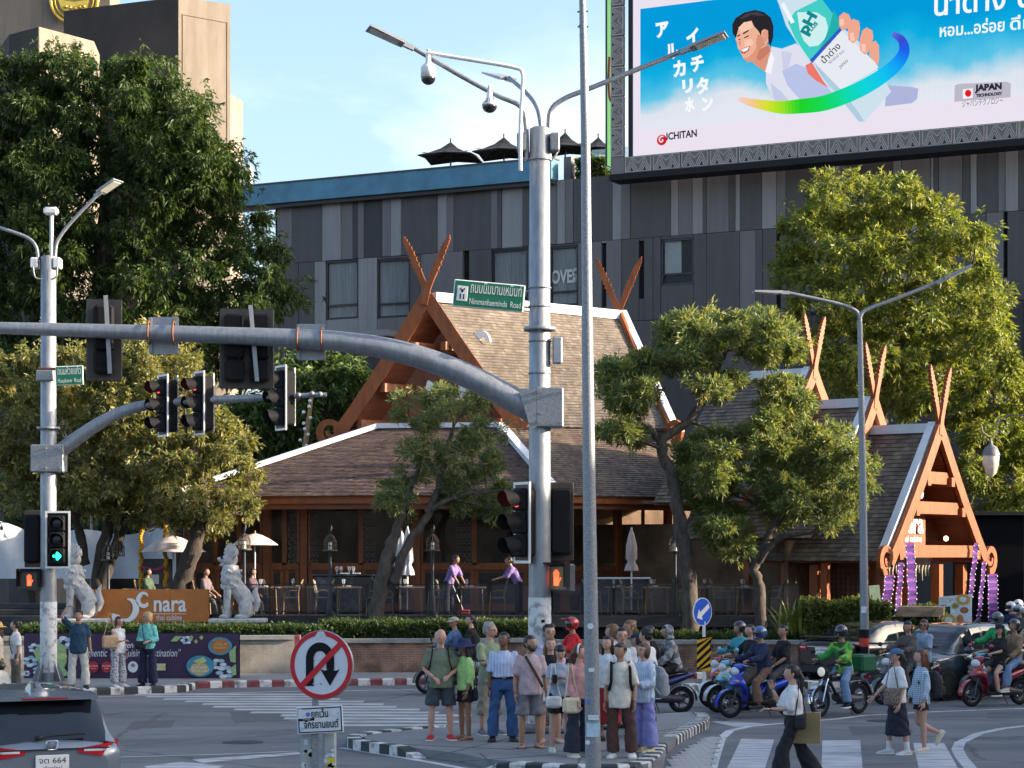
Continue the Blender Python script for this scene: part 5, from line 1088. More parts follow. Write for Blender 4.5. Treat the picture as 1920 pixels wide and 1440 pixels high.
# ---- left pole
LY = 48.2;lp = V(((91-960)/F*LY,LY,KZ));QL = lambda px,py,dy=0.0: P(px,py,LY+dy);C_ = lambda p: p-lp
pl2 = empty('signal_mast',lp,label='galvanised signal mast on the left corner with three hanging signals',cat='street pole')
pole_shaft(pl2,QL(0,482).z-KZ,.185,.17,flange=[QL(0,803).z-KZ])
m = MB();m.rbox((0,0,.05),(.95,.95,.1),.02);m.build('base_plinth',concrete,pl2)
for k in range(8): a = k*math.pi/4+.2;m = MB();m.poly([(math.cos(a)*.17,math.sin(a)*.17,.1),(math.cos(a)*.38,math.sin(a)*.38,.1),(math.cos(a)*.19,math.sin(a)*.19,.55)],(-math.sin(a)*.02,math.cos(a)*.02,0));m.build('base_fin',galv,pl2)
al = [(96,856,.17),(112,846,.165),(150,818,.155),(190,792,.145),(235,770,.13),(285,758,.115),(360,752,.10),(480,746,.08),(612,740,.05)]
pipe('mast_arm',[C_(QL(x,y)) for x,y,r in al],[r for *_,r in al],galv,pl2,14)
c = C_(QL(92,860));m = MB();m.rbox((c.x,0,c.z),(.74,.46,.62),.02);m.build('arm_bracket',galv_d,pl2)
for dx in (-.02,.30):
    for dz in (-.22,.22): MB().lathe([(.028,0),(.028,.05)],6,MX.Translation(V((c.x+dx,-.23,c.z+dz))) @ MX.Rotation(R(90),4,'X')).build('bolt',galv_d,pl2)
for px,py in ((560,741),(585,738),(600,739)): MB().ell(C_(QL(px,py,-.1)),.06,8,6).build('end_fitting',galv_d,pl2)
pipe('lamp_arm',[C_(QL(104,500)),C_(QL(104,470)),C_(QL(110,448)),C_(QL(135,415)),C_(QL(186,362))],.04,galv,pl2);lamp_head(pl2,C_(QL(178,368)),C_(QL(222,338,-.2)),.45)
pipe('lamp_arm',[C_(QL(70,500)),C_(QL(70,470)),C_(QL(58,450)),C_(QL(30,437)),C_(QL(-30,418))],.04,galv,pl2)
m = MB();m.tube([C_(QL(97,485)),C_(QL(97,402))],.045,8);m.build('sensor_stem',whitep,pl2);m = MB();c = C_(QL(96,396));m.rbox(c,(.32,.24,.17),.04);m.build('sensor_head',whitep,pl2)
for x in (66,108): m = MB();c = C_(QL(x,494));m.rbox((c.x,0,c.z),(.16,.3,.24),.02);m.build('lamp_bracket',whitep,pl2);
pipe('conduit',[C_(QL(62,500,-.2)),C_(QL(66,520,-.2)),C_(QL(80,524,-.2))],.02,galv_d,pl2,8);pipe('conduit',[C_(QL(107,500,-.2)),C_(QL(106,518,-.2)),C_(QL(96,524,-.2))],.02,galv_d,pl2,8)
m = MB();m.lathe([(.19,.3),(.189,QL(0,1128).z-KZ)],24,caps=False);m.build('poster_wrap',paper,pl2)
for px,y0,y1,lab,ls in ((305,702,819,'red signal nearest the left pole on its curved arm',(LR,LO,LO)),(373,696,816,'red signal second from the left pole on its curved arm',(LR,LO,LO)),(526,685,807,'unlit signal at the far end of the left curved arm',(LD,LO,LO))):
    sg = signal(face_frame(QL(px,(y0+y1)/2,-.05),R(56)),ls,'traffic_signal',lab,h=(y1-y0)/83.0,w=.52)
    m = MB();m.tube([(-.02,.70,-.36),(-.02,-.62,-.36)],.035,8);m.build('mount_bar',galv,sg)
signal(face_frame(QL(108,1012,-.28),R(-2)),(LD,LD,lens_mat('green_glow',(.01,.06,.05))),'traffic_signal','signal with a lit green right arrow on the left pole',h=1.29,w=.56,visor=.14,facem=blkp,arrow=[((-.08,0),(.09,0)),((.0,.08),(.09,0)),((.0,-.08),(.09,0))])
signal(face_frame(QL(64,1010,.3),R(178)),(LD,LD,LD),'traffic_signal','black signal seen from behind left of the left pole',h=1.30,w=.42,border=False)
hand_signal(face_frame(QL(55,1088,-.1),R(0)),'pedestrian_signal','pedestrian signal with red hand beside the left pole',.50,.48)
rs2 = road_sign([(104,687),(156,685),(156,721),(104,723)],LY-.3,'ถนนห้วยแก้ว','Huaykaew  Road','small green road name board on the left corner pole',emblem=False)
m = MB();c = C_(QL(72+16,705));m.rbox((c.x,-.05,c.z),(.40,.36,.24),.02);m.build('sign_bracket',galv_d,pl2);m = MB();c = C_(QL(92,692));m.rbox((c.x,-.02,c.z),(.42,.38,.04),.01);m.build('rusty_strap',rust,pl2)
# ---- near bare pole
NY = 26.0;QN = lambda px,py: P(px,py,NY);b = G(1113,HOR+CH*F/NY);npo = empty('lamp_pole',(QN(1113,0).x,NY,0),label='thin plain zinc pole nearest the camera in front of the crowd',cat='street pole');D_ = lambda p: p-npo.location
m = MB();pts = [D_(QN(1113.5,1518)),D_(QN(1106,1000)),D_(QN(1101,600)),D_(QN(1098,272)),D_(QN(1092,0)),D_(QN(1090,-160))];m.tube(pts,[.100,.082,.068,.058,.04,.034],18);m.build('shaft',galv_d,npo)
for px,py,r in ((1097.5,271,.062),(1093.5,66,.047),(1092.5,48,.046)):
    p = D_(QN(px,py));m = MB();m.lathe([(r,-.01),(r,.01)],16,MX.Translation(p));m.build('joint_ring',galv_d,npo)
for px,py in ((1085.5,22),(1099.5,21),(1086,50),(1100,50)): p = D_(QN(px,py));m = MB();m.lathe([(.012,-.02),(.012,.02)],6,MX.Translation(p) @ MX.Rotation(R(90),4,'Y'));m.build('bolt',galv_d,npo)
stk = mat('white_paper_sticker',(.60,.66,.68),.7,var=.12,scale=20);stb = mat('pale_blue_sticker',(.42,.58,.66),.7,var=.15,scale=20)
def sticker(parent,o,px,py,w,h,Y,m_,r=None,base=None,round_=False):
    p = P(px,py,Y)-base;mb = MB()
    if round_: mb.lathe([(w/2,0),(w/2,.003)],16,MX.Translation(p) @ MX.Rotation(R(90),4,'X'))
    else: mb.rbox(p,(w,.004,h),.004)
    return mb.build('sticker',m_,parent)
for px,py,w,h,mm_,rd_ in ((1107,1174,.075,.07,stk,True),(1109,1256,.07,.05,stk,False),(1102,1316,.05,.07,mat('blue_round_sticker',(.10,.16,.50),.6),True),(1112,1343,.13,.03,stk,False),(1113,1348,.13,.03,stk,False),(1112,1368,.16,.18,stb,False),(1102,1392,.06,.08,stk,True)): sticker(npo,None,px,py,w,h,NY-.098,mm_,base=npo.location,round_=rd_)
text_mesh('HANROU',.032,frame(P(1112,1357,NY-.104),(1,0,0),(0,-1,0)),'sticker_lettering',mat('teal_ink',(.05,.25,.35),.6),npo,ext=.0005).matrix_parent_inverse = npo.matrix_basis.inverted() if False else MX.Translation(-npo.location)
# ---- no U-turn sign
SY = 25.4;sS = F/SY;nu = empty('no_u_turn_sign',(P(600,0,SY).x,SY,0),label='round red and white no U-turn sign with sticker covered post',cat='road sign');NB = nu.location
yaw = R(20);Ms = MX.Translation(V((P(604,0,SY).x-NB.x,-.12,P(0,1246,SY).z))) @ (frame(V((0,0,0)),(math.cos(yaw),-math.sin(yaw),0),(-math.sin(yaw),-math.cos(yaw),0)))
Rr = .405
m = MB();m.lathe([(Rr+.006,-.03),(Rr+.006,-.004),(Rr,0)],56,Ms);m.build('sign_edge',greyp,nu)
m = MB();m.lathe([(Rr*.99,0),(Rr*.99,.002)],56,Ms);m.build('sign_face',mat('white_reflective',(.62,.65,.70),.35,var=.06,scale=40,stretch=(8,.4,1)),nu)
m = MB();m.loft([[Ms @ V((r*math.cos(t),r*math.sin(t),z)) for t in np.linspace(0,2*math.pi,57)[:-1]] for r,z in ((Rr*.995,.003),(Rr*.995,.007),(Rr*.86,.007),(Rr*.86,.003))],caps=False,smooth=False);m.build('red_ring',redp,nu)
f_ = lambda x,y,z: Ms @ V((x*Rr,y*Rr,z));u_ = [(-.36,-.62),(-.36,.18)]+[(-.36+.33-.33*math.cos(a),.18+.36*math.sin(a)) for a in np.linspace(.15,math.pi-.15,14)]+[(.30,.18),(.30,-.12)]
m = MB();stroke(m,u_,[.125]*len(u_),.008,.002,f_);m.build('black_u_arrow',blkp,nu);m = MB();m.poly([f_(x,y,.008) for x,y in [(-.02,-.12),(.12,-.16),(.30,-.10),(.48,-.16),(.60,-.10),(.29,-.60)]],Ms.to_3x3() @ V((0,0,.002)));m.build('arrow_head',blkp,nu)
m = MB();stroke(m,[(-.63,-.63),(.63,.63)],[.085,.085],.011,.002,f_);m.build('red_slash',redp,nu)
for x,y in ((-.22,.13),(.02,.14),(-.25,-.55),(.0,-.55)): m = MB();m.ell(Ms @ V((x*Rr,y*Rr,.012)),.010,8,5);m.build('rivet',galv_d,nu)
m = MB();stroke(m,[(-.14,.82),(-.06,.90),(.05,.91),(.14,.84)],[.05,.08,.08,.04],.011,.001,f_);m.build('sticker',stk,nu)
pz = lambda py: P(0,py,SY).z
m = MB();m.box((P(592,0,SY).x-NB.x,-.04,pz(1260)/2),(.075,.06,pz(1260)));m.build('inner_post',galv_d,nu)
cps = mat('grey_painted_post',(.36,.38,.38),.7,var=.15,scale=6)
m = MB();m.rbox((P(579,0,SY).x-NB.x,.02,pz(1372)/2),(.20,.12,pz(1372)),.02);m.rbox((P(618,0,SY).x-NB.x,.03,pz(1372)/2),(.15,.12,pz(1372)),.02);m.build('post',cps,nu)
Mp = MX.Translation(V((P(602,0,SY).x-NB.x,-.14,pz(1348)))) @ MX.Rotation(R(-3.0),4,'Y') @ frame(V((0,0,0)),(1,0,0),(0,-1,0));wp_,hp_ = .545,.325
m = MB();m.rbox((0,0,-.01),(wp_,hp_,.015),.01,M=Mp);m.build('plate',mat('white_plate',(.60,.64,.68),.4,var=.06),nu)
for c_,s_ in (((0,hp_/2-.022,0),(wp_-.03,.012,.004)),((0,-hp_/2+.022,0),(wp_-.03,.012,.004)),((-wp_/2+.02,0,0),(.012,hp_-.04,.004)),((wp_/2-.02,0,0),(.012,hp_-.04,.004))): m = MB();m.box(c_,s_,M=Mp);m.build('plate_border',blkp,nu)
text_mesh('ยกเว้น',.125,Mp @ MX.Translation(V((.0,.03,.002))),'lettering',blkp,nu,ext=.001,bold=.002,fit=.20);text_mesh('จักรยานยนต์',.125,Mp @ MX.Translation(V((.01,-.095,.002))),'lettering',blkp,nu,ext=.001,bold=.002,fit=.41)
for x,y,w,h,mm_,rr_ in ((-.14,.07,.055,.055,mat('blue_round_sticker',(.10,.16,.5),.6),1),(.17,.085,.08,.07,stk,1),(-.16,.01,.19,.03,blkp,0),(-.23,.08,.05,.12,stk,0),(-.22,-.10,.05,.05,stb,1),(.22,.03,.02,.1,stb,0)):
    m = MB();(m.lathe([(w/2,.001),(w/2,.003)],14,Mp @ MX.Translation(V((x,y,0)))) if rr_ else m.box((x,y,.002),(w,h,.002),M=Mp));m.build('sticker',mm_,nu)
text_mesh('PYTHON',.022,Mp @ MX.Translation(V((-.16,.003,.004))),'sticker_lettering',whitep,nu,ext=.0005)
g = random.Random(9)
for k in range(22):
    px = g.choice([570,574,583,612,618,624]);py = g.uniform(1382,1440);w = g.uniform(.025,.07);m = MB();p = V((P(px,0,SY).x-NB.x,-.045 if px < 600 else -.035,pz(py)))
    if g.random() < .5: m.lathe([(w/2,0),(w/2,.003)],12,MX.Translation(p) @ MX.Rotation(R(90),4,'X'))
    else: m.rbox(p,(w,.005,w*g.uniform(.6,1.5)),.004)
    m.build('sticker',g.choice([stk,stk,blkp,mat('yellow_sticker',(.6,.5,.05),.6),stb]),nu)
# ---- keep-left sign and hazard marker
KY = 2.93*F/(1281-HOR);ks = empty('keep_left_sign',(P(1320,0,KY).x,KY,0.0),label='blue keep left arrow sign over a yellow and black striped marker',cat='road sign');KBs = ks.location;sk = F/KY
m = MB();m.box((0,0,P(0,1165,KY).z/2),(.07,.05,P(0,1165,KY).z));m.build('post',whitep,ks)
yaw = R(-44);Mk = MX.Translation(V((P(1317,0,KY).x-KBs.x,-.06,P(0,1147,KY).z))) @ frame(V((0,0,0)),(math.cos(yaw),-math.sin(yaw),0),(-math.sin(yaw),-math.cos(yaw),0));rk = .325
m = MB();m.lathe([(rk,-.02),(rk,.0)],36,Mk);m.build('sign_rim',whitep,ks);m = MB();m.lathe([(rk*.94,0),(rk*.94,.004)],36,Mk);m.build('sign_face',bluep,ks)
fk_ = lambda x,y: Mk @ V((x*rk,y*rk,.006));m = MB();m.poly([fk_(*p) for p in [(-.62,-.42),(-.02,-.58),(-.12,-.32),(.72,.28),(.58,.58),(-.28,-.02),(-.42,.20)]],Mk.to_3x3() @ V((0,0,.003)));m.build('white_arrow',whitep,ks)
Mh = MX.Translation(V((0,-.05,P(0,1226,KY).z))) @ frame(V((0,0,0)),(1,0,0),(0,-1,0));wh,hh = 27/sk,64/sk
m = MB();m.rbox((0,0,-.012),(wh,hh,.02),.01,M=Mh);m.build('marker_board',yel,ks)
for k in range(-3,5):
    y = k*hh*.235;t = hh*.06;sl_ = wh*.95
    pg = [(-wh/2,y-t),(wh/2,y-t+sl_),(wh/2,y+t+sl_),(-wh/2,y+t)];pg = [(x,max(-hh/2,min(hh/2,yy))) for x,yy in pg]
    if max(p[1] for p in pg)-min(p[1] for p in pg) < .05: continue
    m = MB();m.poly([Mh @ V((x,yy,.002)) for x,yy in pg],Mh.to_3x3() @ V((0,0,.003)));m.build('black_stripe',blkp,ks)
# ---- double street lamp at the right
RY = 50.2;rl = empty('street_lamp',(P(1621,0,RY).x,RY,0.0),label='slim double armed street lamp with red and black bands at its foot',cat='street lamp');E_ = lambda p: p-rl.location;QR = lambda px,py,dy=0: P(px,py,RY+dy)
m = MB();m.tube([E_(QR(1622,1285)),E_(QR(1618,900)),E_(QR(1612,600))],[.115,.085,.06],16);m.build('shaft',galv_d,rl)
pipe('lamp_arm',[E_(QR(1612,604)),E_(QR(1611,592)),E_(QR(1600,580)),E_(QR(1560,567)),E_(QR(1475,549))],.045,galv_d,rl,10);pipe('lamp_arm',[E_(QR(1613,604)),E_(QR(1614,592)),E_(QR(1626,580)),E_(QR(1690,556)),E_(QR(1765,526))],.045,galv_d,rl,10)
lamp_head(rl,E_(QR(1480,549)),E_(QR(1413,547,-.1)),.34,.07);lamp_head(rl,E_(QR(1756,530)),E_(QR(1822,498,-.1)),.36,.08)
for k,(y0,y1) in enumerate(((1180,1196),(1196,1212),(1212,1228),(1228,1244))):
    z0,z1 = E_(QR(0,y1)).z,E_(QR(0,y0)).z;m = MB();c0 = E_(QR(1620.5,(y0+y1)/2));m.lathe([(.118,z0),(.117,z1)],16,MX.Translation(V((c0.x,0,0))),caps=False);m.build('painted_band',(blkp if k % 2 == 0 else mat('red_band_paint',(.5,.04,.02),.5,var=.15)),rl)
p = E_(QR(1618,1143));MB().rbox((p.x,-.11,p.z),(.12,.01,.16),.01).build('sticker',stk,rl)
# ---------------------------------------------------------------- wall, terrace and its furniture
# boundary wall: plaster stretch, then weathered brick
plast = mat('stained_plaster',(.17,.15,.125),.9,var=0,col2=(.36,.33,.28),scale=1.6,thr=(.30,.66),bump=.3)
def brick_mat(key,c1,c2,mortar,sc=1.0):
    m = bpy.data.materials.new(key);m.use_nodes = True;n = m.node_tree;b = n.nodes['Principled BSDF'];l = n.links.new;b.inputs['Roughness'].default_value = .9
    t = n.nodes.new('ShaderNodeTexCoord');mp_ = n.nodes.new('ShaderNodeMapping');mp_.inputs['Rotation'].default_value = (R(90),0,0);l(t.outputs['Object'],mp_.inputs[0])
    br = n.nodes.new('ShaderNodeTexBrick');br.inputs['Scale'].default_value = 4.0*sc;br.inputs['Mortar Size'].default_value = .03;br.inputs['Brick Width'].default_value = .75;br.inputs['Row Height'].default_value = .24
    br.inputs['Color1'].default_value = c1+(1,);br.inputs['Color2'].default_value = c2+(1,);br.inputs['Mortar'].default_value = mortar+(1,);l(mp_.outputs[0],br.inputs[0])
    z = n.nodes.new('ShaderNodeTexNoise');z.inputs['Scale'].default_value = 2.2;z.inputs['Detail'].default_value = 6;l(t.outputs['Object'],z.inputs[0]);r = n.nodes.new('ShaderNodeValToRGB');r.color_ramp.elements[0].position = .38;r.color_ramp.elements[1].position = .62
    r.color_ramp.elements[0].color = (.35,.34,.33,1);r.color_ramp.elements[1].color = (1.15,1.1,1.05,1);l(z.outputs[0],r.inputs[0])
    mm = n.nodes.new('ShaderNodeMix');mm.data_type = 'RGBA';mm.blend_type = 'MULTIPLY';mm.inputs['Factor'].default_value = .85;l(br.outputs[0],mm.inputs['A']);l(r.outputs[0],mm.inputs['B']);l(mm.outputs['Result'],b.inputs['Base Color'])
    bp = n.nodes.new('ShaderNodeBump');bp.inputs['Strength'].default_value = .6;bp.inputs['Distance'].default_value = .03;l(br.outputs['Fac'],bp.inputs['Height']);bp.invert = True;l(bp.outputs[0],b.inputs['Normal']);return m
bw_ = empty('boundary_wall',(0,54,KZ),label='low plaster and worn brick wall along the pavement',cat='wall')
BWm = brick_mat('worn_brick',(.30,.155,.095),(.24,.13,.085),(.26,.22,.18));Xw = lambda px,Y=54: (px-960)/F*Y
def wall_run(p0,p1,Y0,Y1,h,m,name):
    a,b = V((Xw(p0,Y0),Y0-54,0)),V((Xw(p1,Y1),Y1-54,0));mb = MB();mb.beam(a+V((0,0,h/2)),b+V((0,0,h/2)),.28,h);mb.build(name,m,bw_)
    mb = MB();mb.beam(a+V((0,-.02,h+.05)),b+V((0,-.02,h+.05)),.38,.10);mb.build('coping',mat('grey_coping',(.24,.235,.22),.9,var=.3,scale=3),bw_)
wall_run(-60,552,52.6,53.4,.84,plast,'plaster_wall');wall_run(560,1010,53.6,54.2,.74,BWm,'brick_wall');wall_run(1010,1505,54.2,53.8,.70,BWm,'brick_wall');wall_run(1505,1720,53.8,54.6,.70,BWm,'brick_wall')
MB().box((Xw(558,53.5),-.5,.42),(.14,.34,1.05)).build('red_post',KR,bw_)
bed = tag(MB().box((0,57,.36),(46,5.6,.72)).build('planting_bed',soil),kind='structure')
# purple banner board on the wall
pur = mat('purple_print',(.045,.022,.065),.5,var=.06);BY = 51.0
bn = PL(P(247,1230,BY),(1,0,0),(0,-1,0));bann = empty('banner_board',label='dark purple restaurant banner with food pictures on the wall',cat='banner');bann.matrix_world = bn.M
a = bn.loc(46,1188);b = bn.loc(447,1271);MB().box(((a.x+b.x)/2,(a.y+b.y)/2,-.04),(b.x-a.x,a.y-b.y,.06)).build('board',pur,bann);MB().box(((a.x+b.x)/2,(a.y+b.y)/2,-.08),(b.x-a.x+.05,a.y-b.y+.05,.04)).build('board_frame',blkp,bann)
_bz = [0]
def bpoly(name,pts,m_,sc=4.0,ox=0,oy=940):
    _bz[0] += 1;mb = MB();mb.poly([bn.loc(ox+x/sc,oy+y/sc,.001+.0012*_bz[0]) for x,y in pts],(0,0,.001));return mb.build(name,m_,bann)
def bell(name,cx,cy,rx,ry,m_,n=22,wob=0.0,ph=0): return bpoly(name,[(cx+rx*(1+wob*math.sin(5*t+ph))*math.cos(t),cy+ry*(1+wob*math.cos(4*t+ph))*math.sin(t)) for t in np.linspace(0,6.283,n+1)[:-1]],m_)
pm = lambda k,c: mat('print_'+k,c,.5,var=.18,scale=14)
pb,pw,pg_,pt,pc,pr_ = pm('pale_blue',(.34,.50,.62)),pm('white',(.66,.70,.72)),pm('leaf_green',(.30,.46,.20)),pm('teal',(.05,.26,.38)),pm('curry',(.42,.16,.04)),pm('red',(.40,.02,.03))
for cx,cy,s in ((230,1200,60),(260,1100,50),(300,1270,55),(480,1060,70),(200,1290,30),(1640,1220,60),(1690,1280,70),(1400,1040,45)):
    for k in range(6): an = k*math.pi/3+cx;bell('printed_petal',cx+s*.6*math.cos(an),cy+s*.5*math.sin(an),s*.42,s*.22,pb if k % 2 else pw,12)
for q in ([(255,1130),(300,1080),(420,1040),(500,1090),(505,1200),(470,1290),(380,1300),(300,1230)],[(420,1310),(480,1240),(520,1300),(490,1310)],[(1280,1050),(1320,1010),(1370,1010),(1330,1050)],[(1720,1130),(1770,1080),(1770,1210),(1730,1200)],[(1730,1250),(1770,1220),(1775,1300),(1745,1305)]): bpoly('printed_leaf',q,pg_)
for k in range(9): an = k*.7;bell('printed_salad',400+70*math.cos(an),1160+80*math.sin(an),40,22,pg_ if k % 3 else pm('lime',(.48,.55,.22)),12,.1,k)
bell('printed_plate',1505,1235,104,80,pt);bell('printed_noodles',1500,1255,72,46,pm('noodle',(.55,.42,.20)),20,.08)
for k in range(10): bell('printed_prawn',1450+(k % 5)*24,1245+(k//5)*26,13,9,pm('prawn',(.62,.50,.34)),9)
bpoly('printed_lime',[(1450,1200),(1530,1165),(1555,1200),(1500,1215)],pm('lime',(.48,.55,.22)))
bell('printed_bowl',1655,1085,90,68,pt);bell('printed_curry',1655,1085,72,54,pc,20,.05)
for k in range(8): bell('printed_meat',1620+(k % 4)*24,1070+(k//4)*28,15,10,pm('meat',(.50,.26,.08)),9)
for cx,cy in ((1440,1020),(1475,1050),(1515,1020)): bpoly('printed_flower',[(cx-16,cy),(cx,cy-18),(cx+16,cy),(cx,cy+18)],pm('olive',(.40,.42,.12)))
bell('printed_seal',707,1240,38,42,pr_);bell('printed_seal',805,1240,38,42,pr_);bell('printed_seal',1003,1240,38,42,pw);bpoly('printed_seal',[(1160,1215),(1247,1215),(1247,1266),(1160,1266)],pm('cream',(.55,.56,.42)))
bell('printed_seal_mark',1228,1240,15,18,pm('gold',(.55,.48,.10)));bell('printed_seal_mark',1003,1228,16,15,mat('grey_ink',(.2,.2,.22),.6))
def btext(t,x0,y0,x1,size,m_=pw,bold=0.0,shear=.25):
    p,q = bn.loc(x0/4,940+y0/4),bn.loc(x1/4,940+y0/4);_bz[0] += 1
    return text_mesh(t,size,MX.Translation(V((p.x,p.y,.002+.0012*_bz[0]))),'lettering',m_,bann,align='LEFT',ext=.0004,bold=bold,fit=q.x-p.x,shear=shear)
btext('“The Legendary',770,1098,1090,.22);btext('Authentic Thai Cuisine Destination”',605,1162,1362,.26)
btext('MICHELIN',676,1238,738,.05,shear=0);btext('2019',690,1256,722,.04,shear=0);btext('MICHELIN',774,1238,836,.05,shear=0);btext('2020',788,1256,820,.04,shear=0);btext('BEST',1172,1248,1212,.06,mat('gold_ink',(.4,.36,.12),.6),shear=0)
# orange name sign
NY_ = 57.2;ns = PL(P(283,1134,NY_),(1,0,0),(0,-1,0));nsg = empty('name_sign',label='orange restaurant name sign with white tendril logo between two lion statues',cat='sign');nsg.matrix_world = ns.M
a,b = ns.loc(174,1105),ns.loc(391,1166);orm = mat('orange_sign_panel',(.50,.165,.035),.45,var=.14,scale=2.0)
for k in range(3):
    x0 = a.x+(b.x-a.x)*k/3;MB().box((x0+(b.x-a.x)/6,(a.y+b.y)/2,-.1),((b.x-a.x)/3-.006,a.y-b.y,.2)).build('sign_panel',orm,nsg)
p0 = ns.loc(211,1166);w_ = ns.loc(278,1166).x-p0.x;h_ = ns.loc(0,1111).y-p0.y
swirl_logo(lambda x,y,z: V((p0.x+x*w_,p0.y+y*h_,.01+z)),nsg,white_l,.02)
q = ns.loc(287,1146);text_mesh('nara',.62,MX.Translation(V((q.x,q.y,.012))),'lettering',white_l,nsg,align='LEFT',ext=.01,bold=.012,fit=ns.loc(348,0).x-q.x)
q = ns.loc(293,1163);text_mesh('thai cuisine',.22,MX.Translation(V((q.x,q.y,.012))),'lettering',white_l,nsg,align='LEFT',ext=.005,fit=ns.loc(341,0).x-q.x)
q = ns.loc(280,1151);e = ns.loc(349,1151);MB().box(((q.x+e.x)/2,q.y,.008),(e.x-q.x,.014,.01)).build('sign_rule',white_l,nsg)
# guardian lion statues: remeshed from overlapping volumes into one carved body
def remesh(mb,voxel,smooth=4,name='m',fac=.5,folds=0.0):
    me = mb.mesh(name+'_src',[]);o = bpy.data.objects.new(name+'_src',me)
    r = o.modifiers.new('r','REMESH');r.mode = 'VOXEL';r.voxel_size = voxel;r.use_smooth_shade = True
    if smooth: s = o.modifiers.new('s','SMOOTH');s.iterations = smooth;s.factor = fac
    out_ = baked(o);out_.name = name;bpy.data.meshes.remove(me)
    if folds:
        n_ = len(out_.vertices);co = np.empty(n_*3,np.float32);out_.vertices.foreach_get('co',co);co = co.reshape(-1,3);nr = np.empty(n_*3,np.float32);out_.vertices.foreach_get('normal',nr);nr = nr.reshape(-1,3);x,y,z = co.T
        d = np.sin(z*34+4*np.sin(x*11+1.3)+2*np.sin(y*17))*.6+np.sin(x*46+z*21+y*29)*.4+np.sin(x*13-z*17+5*np.sin(y*9+z*6));out_.vertices.foreach_set('co',(co+nr*(d*folds)[:,None]).astype(np.float32).ravel())
    out_.polygons.foreach_set('use_smooth',[True]*len(out_.polygons));return out_
stone = mat('white_weathered_stone',(.24,.235,.23),.85,var=0,col2=(.50,.49,.48),scale=5,thr=(.30,.52),bump=.6,bscale=40)
def lion(px,label,flip):
    LYs = 57.0;s = flip;base = P(px,1160,LYs);root = empty('lion_statue',base,label=label,cat='statue',group='white stone lions beside the name sign');m = MB()
    m.tube([(0,0,.80),(-.04*s,0,1.05),(-.05*s,0,1.42)],[.25,.28,.21],14)
    m.tube([(.05*s,0,.90),(.28*s,0,.62),(.42*s,0,.36)],[.22,.23,.22],14)
    for dy in (-.15,.15):
        m.tube([(-.10*s,dy,.85),(-.13*s,dy,.4),(-.13*s,dy,.08)],[.12,.095,.085],10);m.ell((-.19*s,dy,.06),(.15,.09,.07));m.ell((.38*s,dy*1.4,.28),(.20,.10,.26));m.ell((.26*s,dy*1.5,.06),(.19,.09,.07))
        for k in range(3): m.ell((-.29*s,dy-.05+.05*k,.05),(.05,.022,.045),7,5)
    m.ell((-.07*s,0,1.57),(.22,.20,.20));m.ell((-.26*s,0,1.57),(.14,.12,.08));m.ell((-.25*s,0,1.43),(.11,.10,.04));m.ell((-.36*s,0,1.60),(.05,.07,.05));m.ell((-.04*s,0,1.34),(.21,.20,.09))
    for k in range(9):
        for dy in (-.08,.08): a_ = R(10+k*20);m.tube([(-.04*s,dy,1.70),(-.04*s+.15*math.cos(a_),dy*1.3,1.70+.18*math.sin(a_)),(-.04*s+.20*math.cos(a_),dy*1.5,1.72+.33*math.sin(a_))],[.045,.035,.008],6)
    for dy in (-.14,.14): m.tube([(.02*s,dy,1.60),(.10*s,dy*1.4,1.72),(.12*s,dy*1.4,1.86)],[.05,.045,.01],7)
    m.tube([(.58*s,0,.2),(.66*s,0,.45),(.60*s,0,.72),(.68*s,0,.92)],[.09,.11,.08,.02],9)
    for k in range(40):
        a_ = R(-150+k*47);z = .82+.50*((k*7) % 13)/13;m.ell((-.03*s+.26*math.cos(a_),.25*math.sin(a_),z),.042,7,5)
    me = remesh(m,.016,1,'lion_body');me.materials.append(stone);obj_from(me,'lion_body',root)
    MB().rbox((.15*s,0,-.05),(1.5,.8,.12),.03).build('plinth',stone,root)
    ey = MB()
    for dy in (-.12,.12): ey.ell((-.27*s,dy,1.62),.035,8,6)
    ey.build('eyes',carve,root);return root
lion(436,'white stone lion statue right of the orange name sign',1);lion(142,'white stone lion statue left of the orange name sign, beside the pole',1)
for px in (436,142): MB().box((P(px+6,0,57).x,57.0,.85),(1.3,.7,1.05)).build('statue_base',mat('dark_base_stone',(.05,.045,.04),.8,var=.3),None)
for o in [o for o in bpy.data.objects if o.name.startswith('statue_base')]: tag(o,'dark plinth under the white lion '+('right' if o.location.x == 0 and o.data.vertices[0].co.x > -10 else 'left')+' of the name sign','plinth')
# deck
deckm = mat('dark_deck_timber',(.022,.022,.026),.55,var=.3,scale=4,stretch=(.3,4,1));dk_ = empty('terrace_deck',(0,60,0),label='dark raised timber dining terrace',cat='terrace')
d0,d1 = Xw(452,58),Xw(1500,58)
for k in range(14): MB().box(((d0+d1)/2,-2+k*.42,DZ-.04),(d1-d0,.41,.06)).build('deck_board',deckm,dk_)
MB().box(((d0+d1)/2,-2.22,DZ-.14),(d1-d0+.1,.08,.30)).build('deck_edge',deckm,dk_)
MB().box(((d0+d1)/2,-1.9,DZ-.5),(d1-d0,.1,.7)).build('deck_skirt',blackm,dk_)
for k in range(14): MB().box((d0+(d1-d0)*k/13,-2.16,DZ-.5),(.12,.1,.8)).build('deck_leg',deckm,dk_)
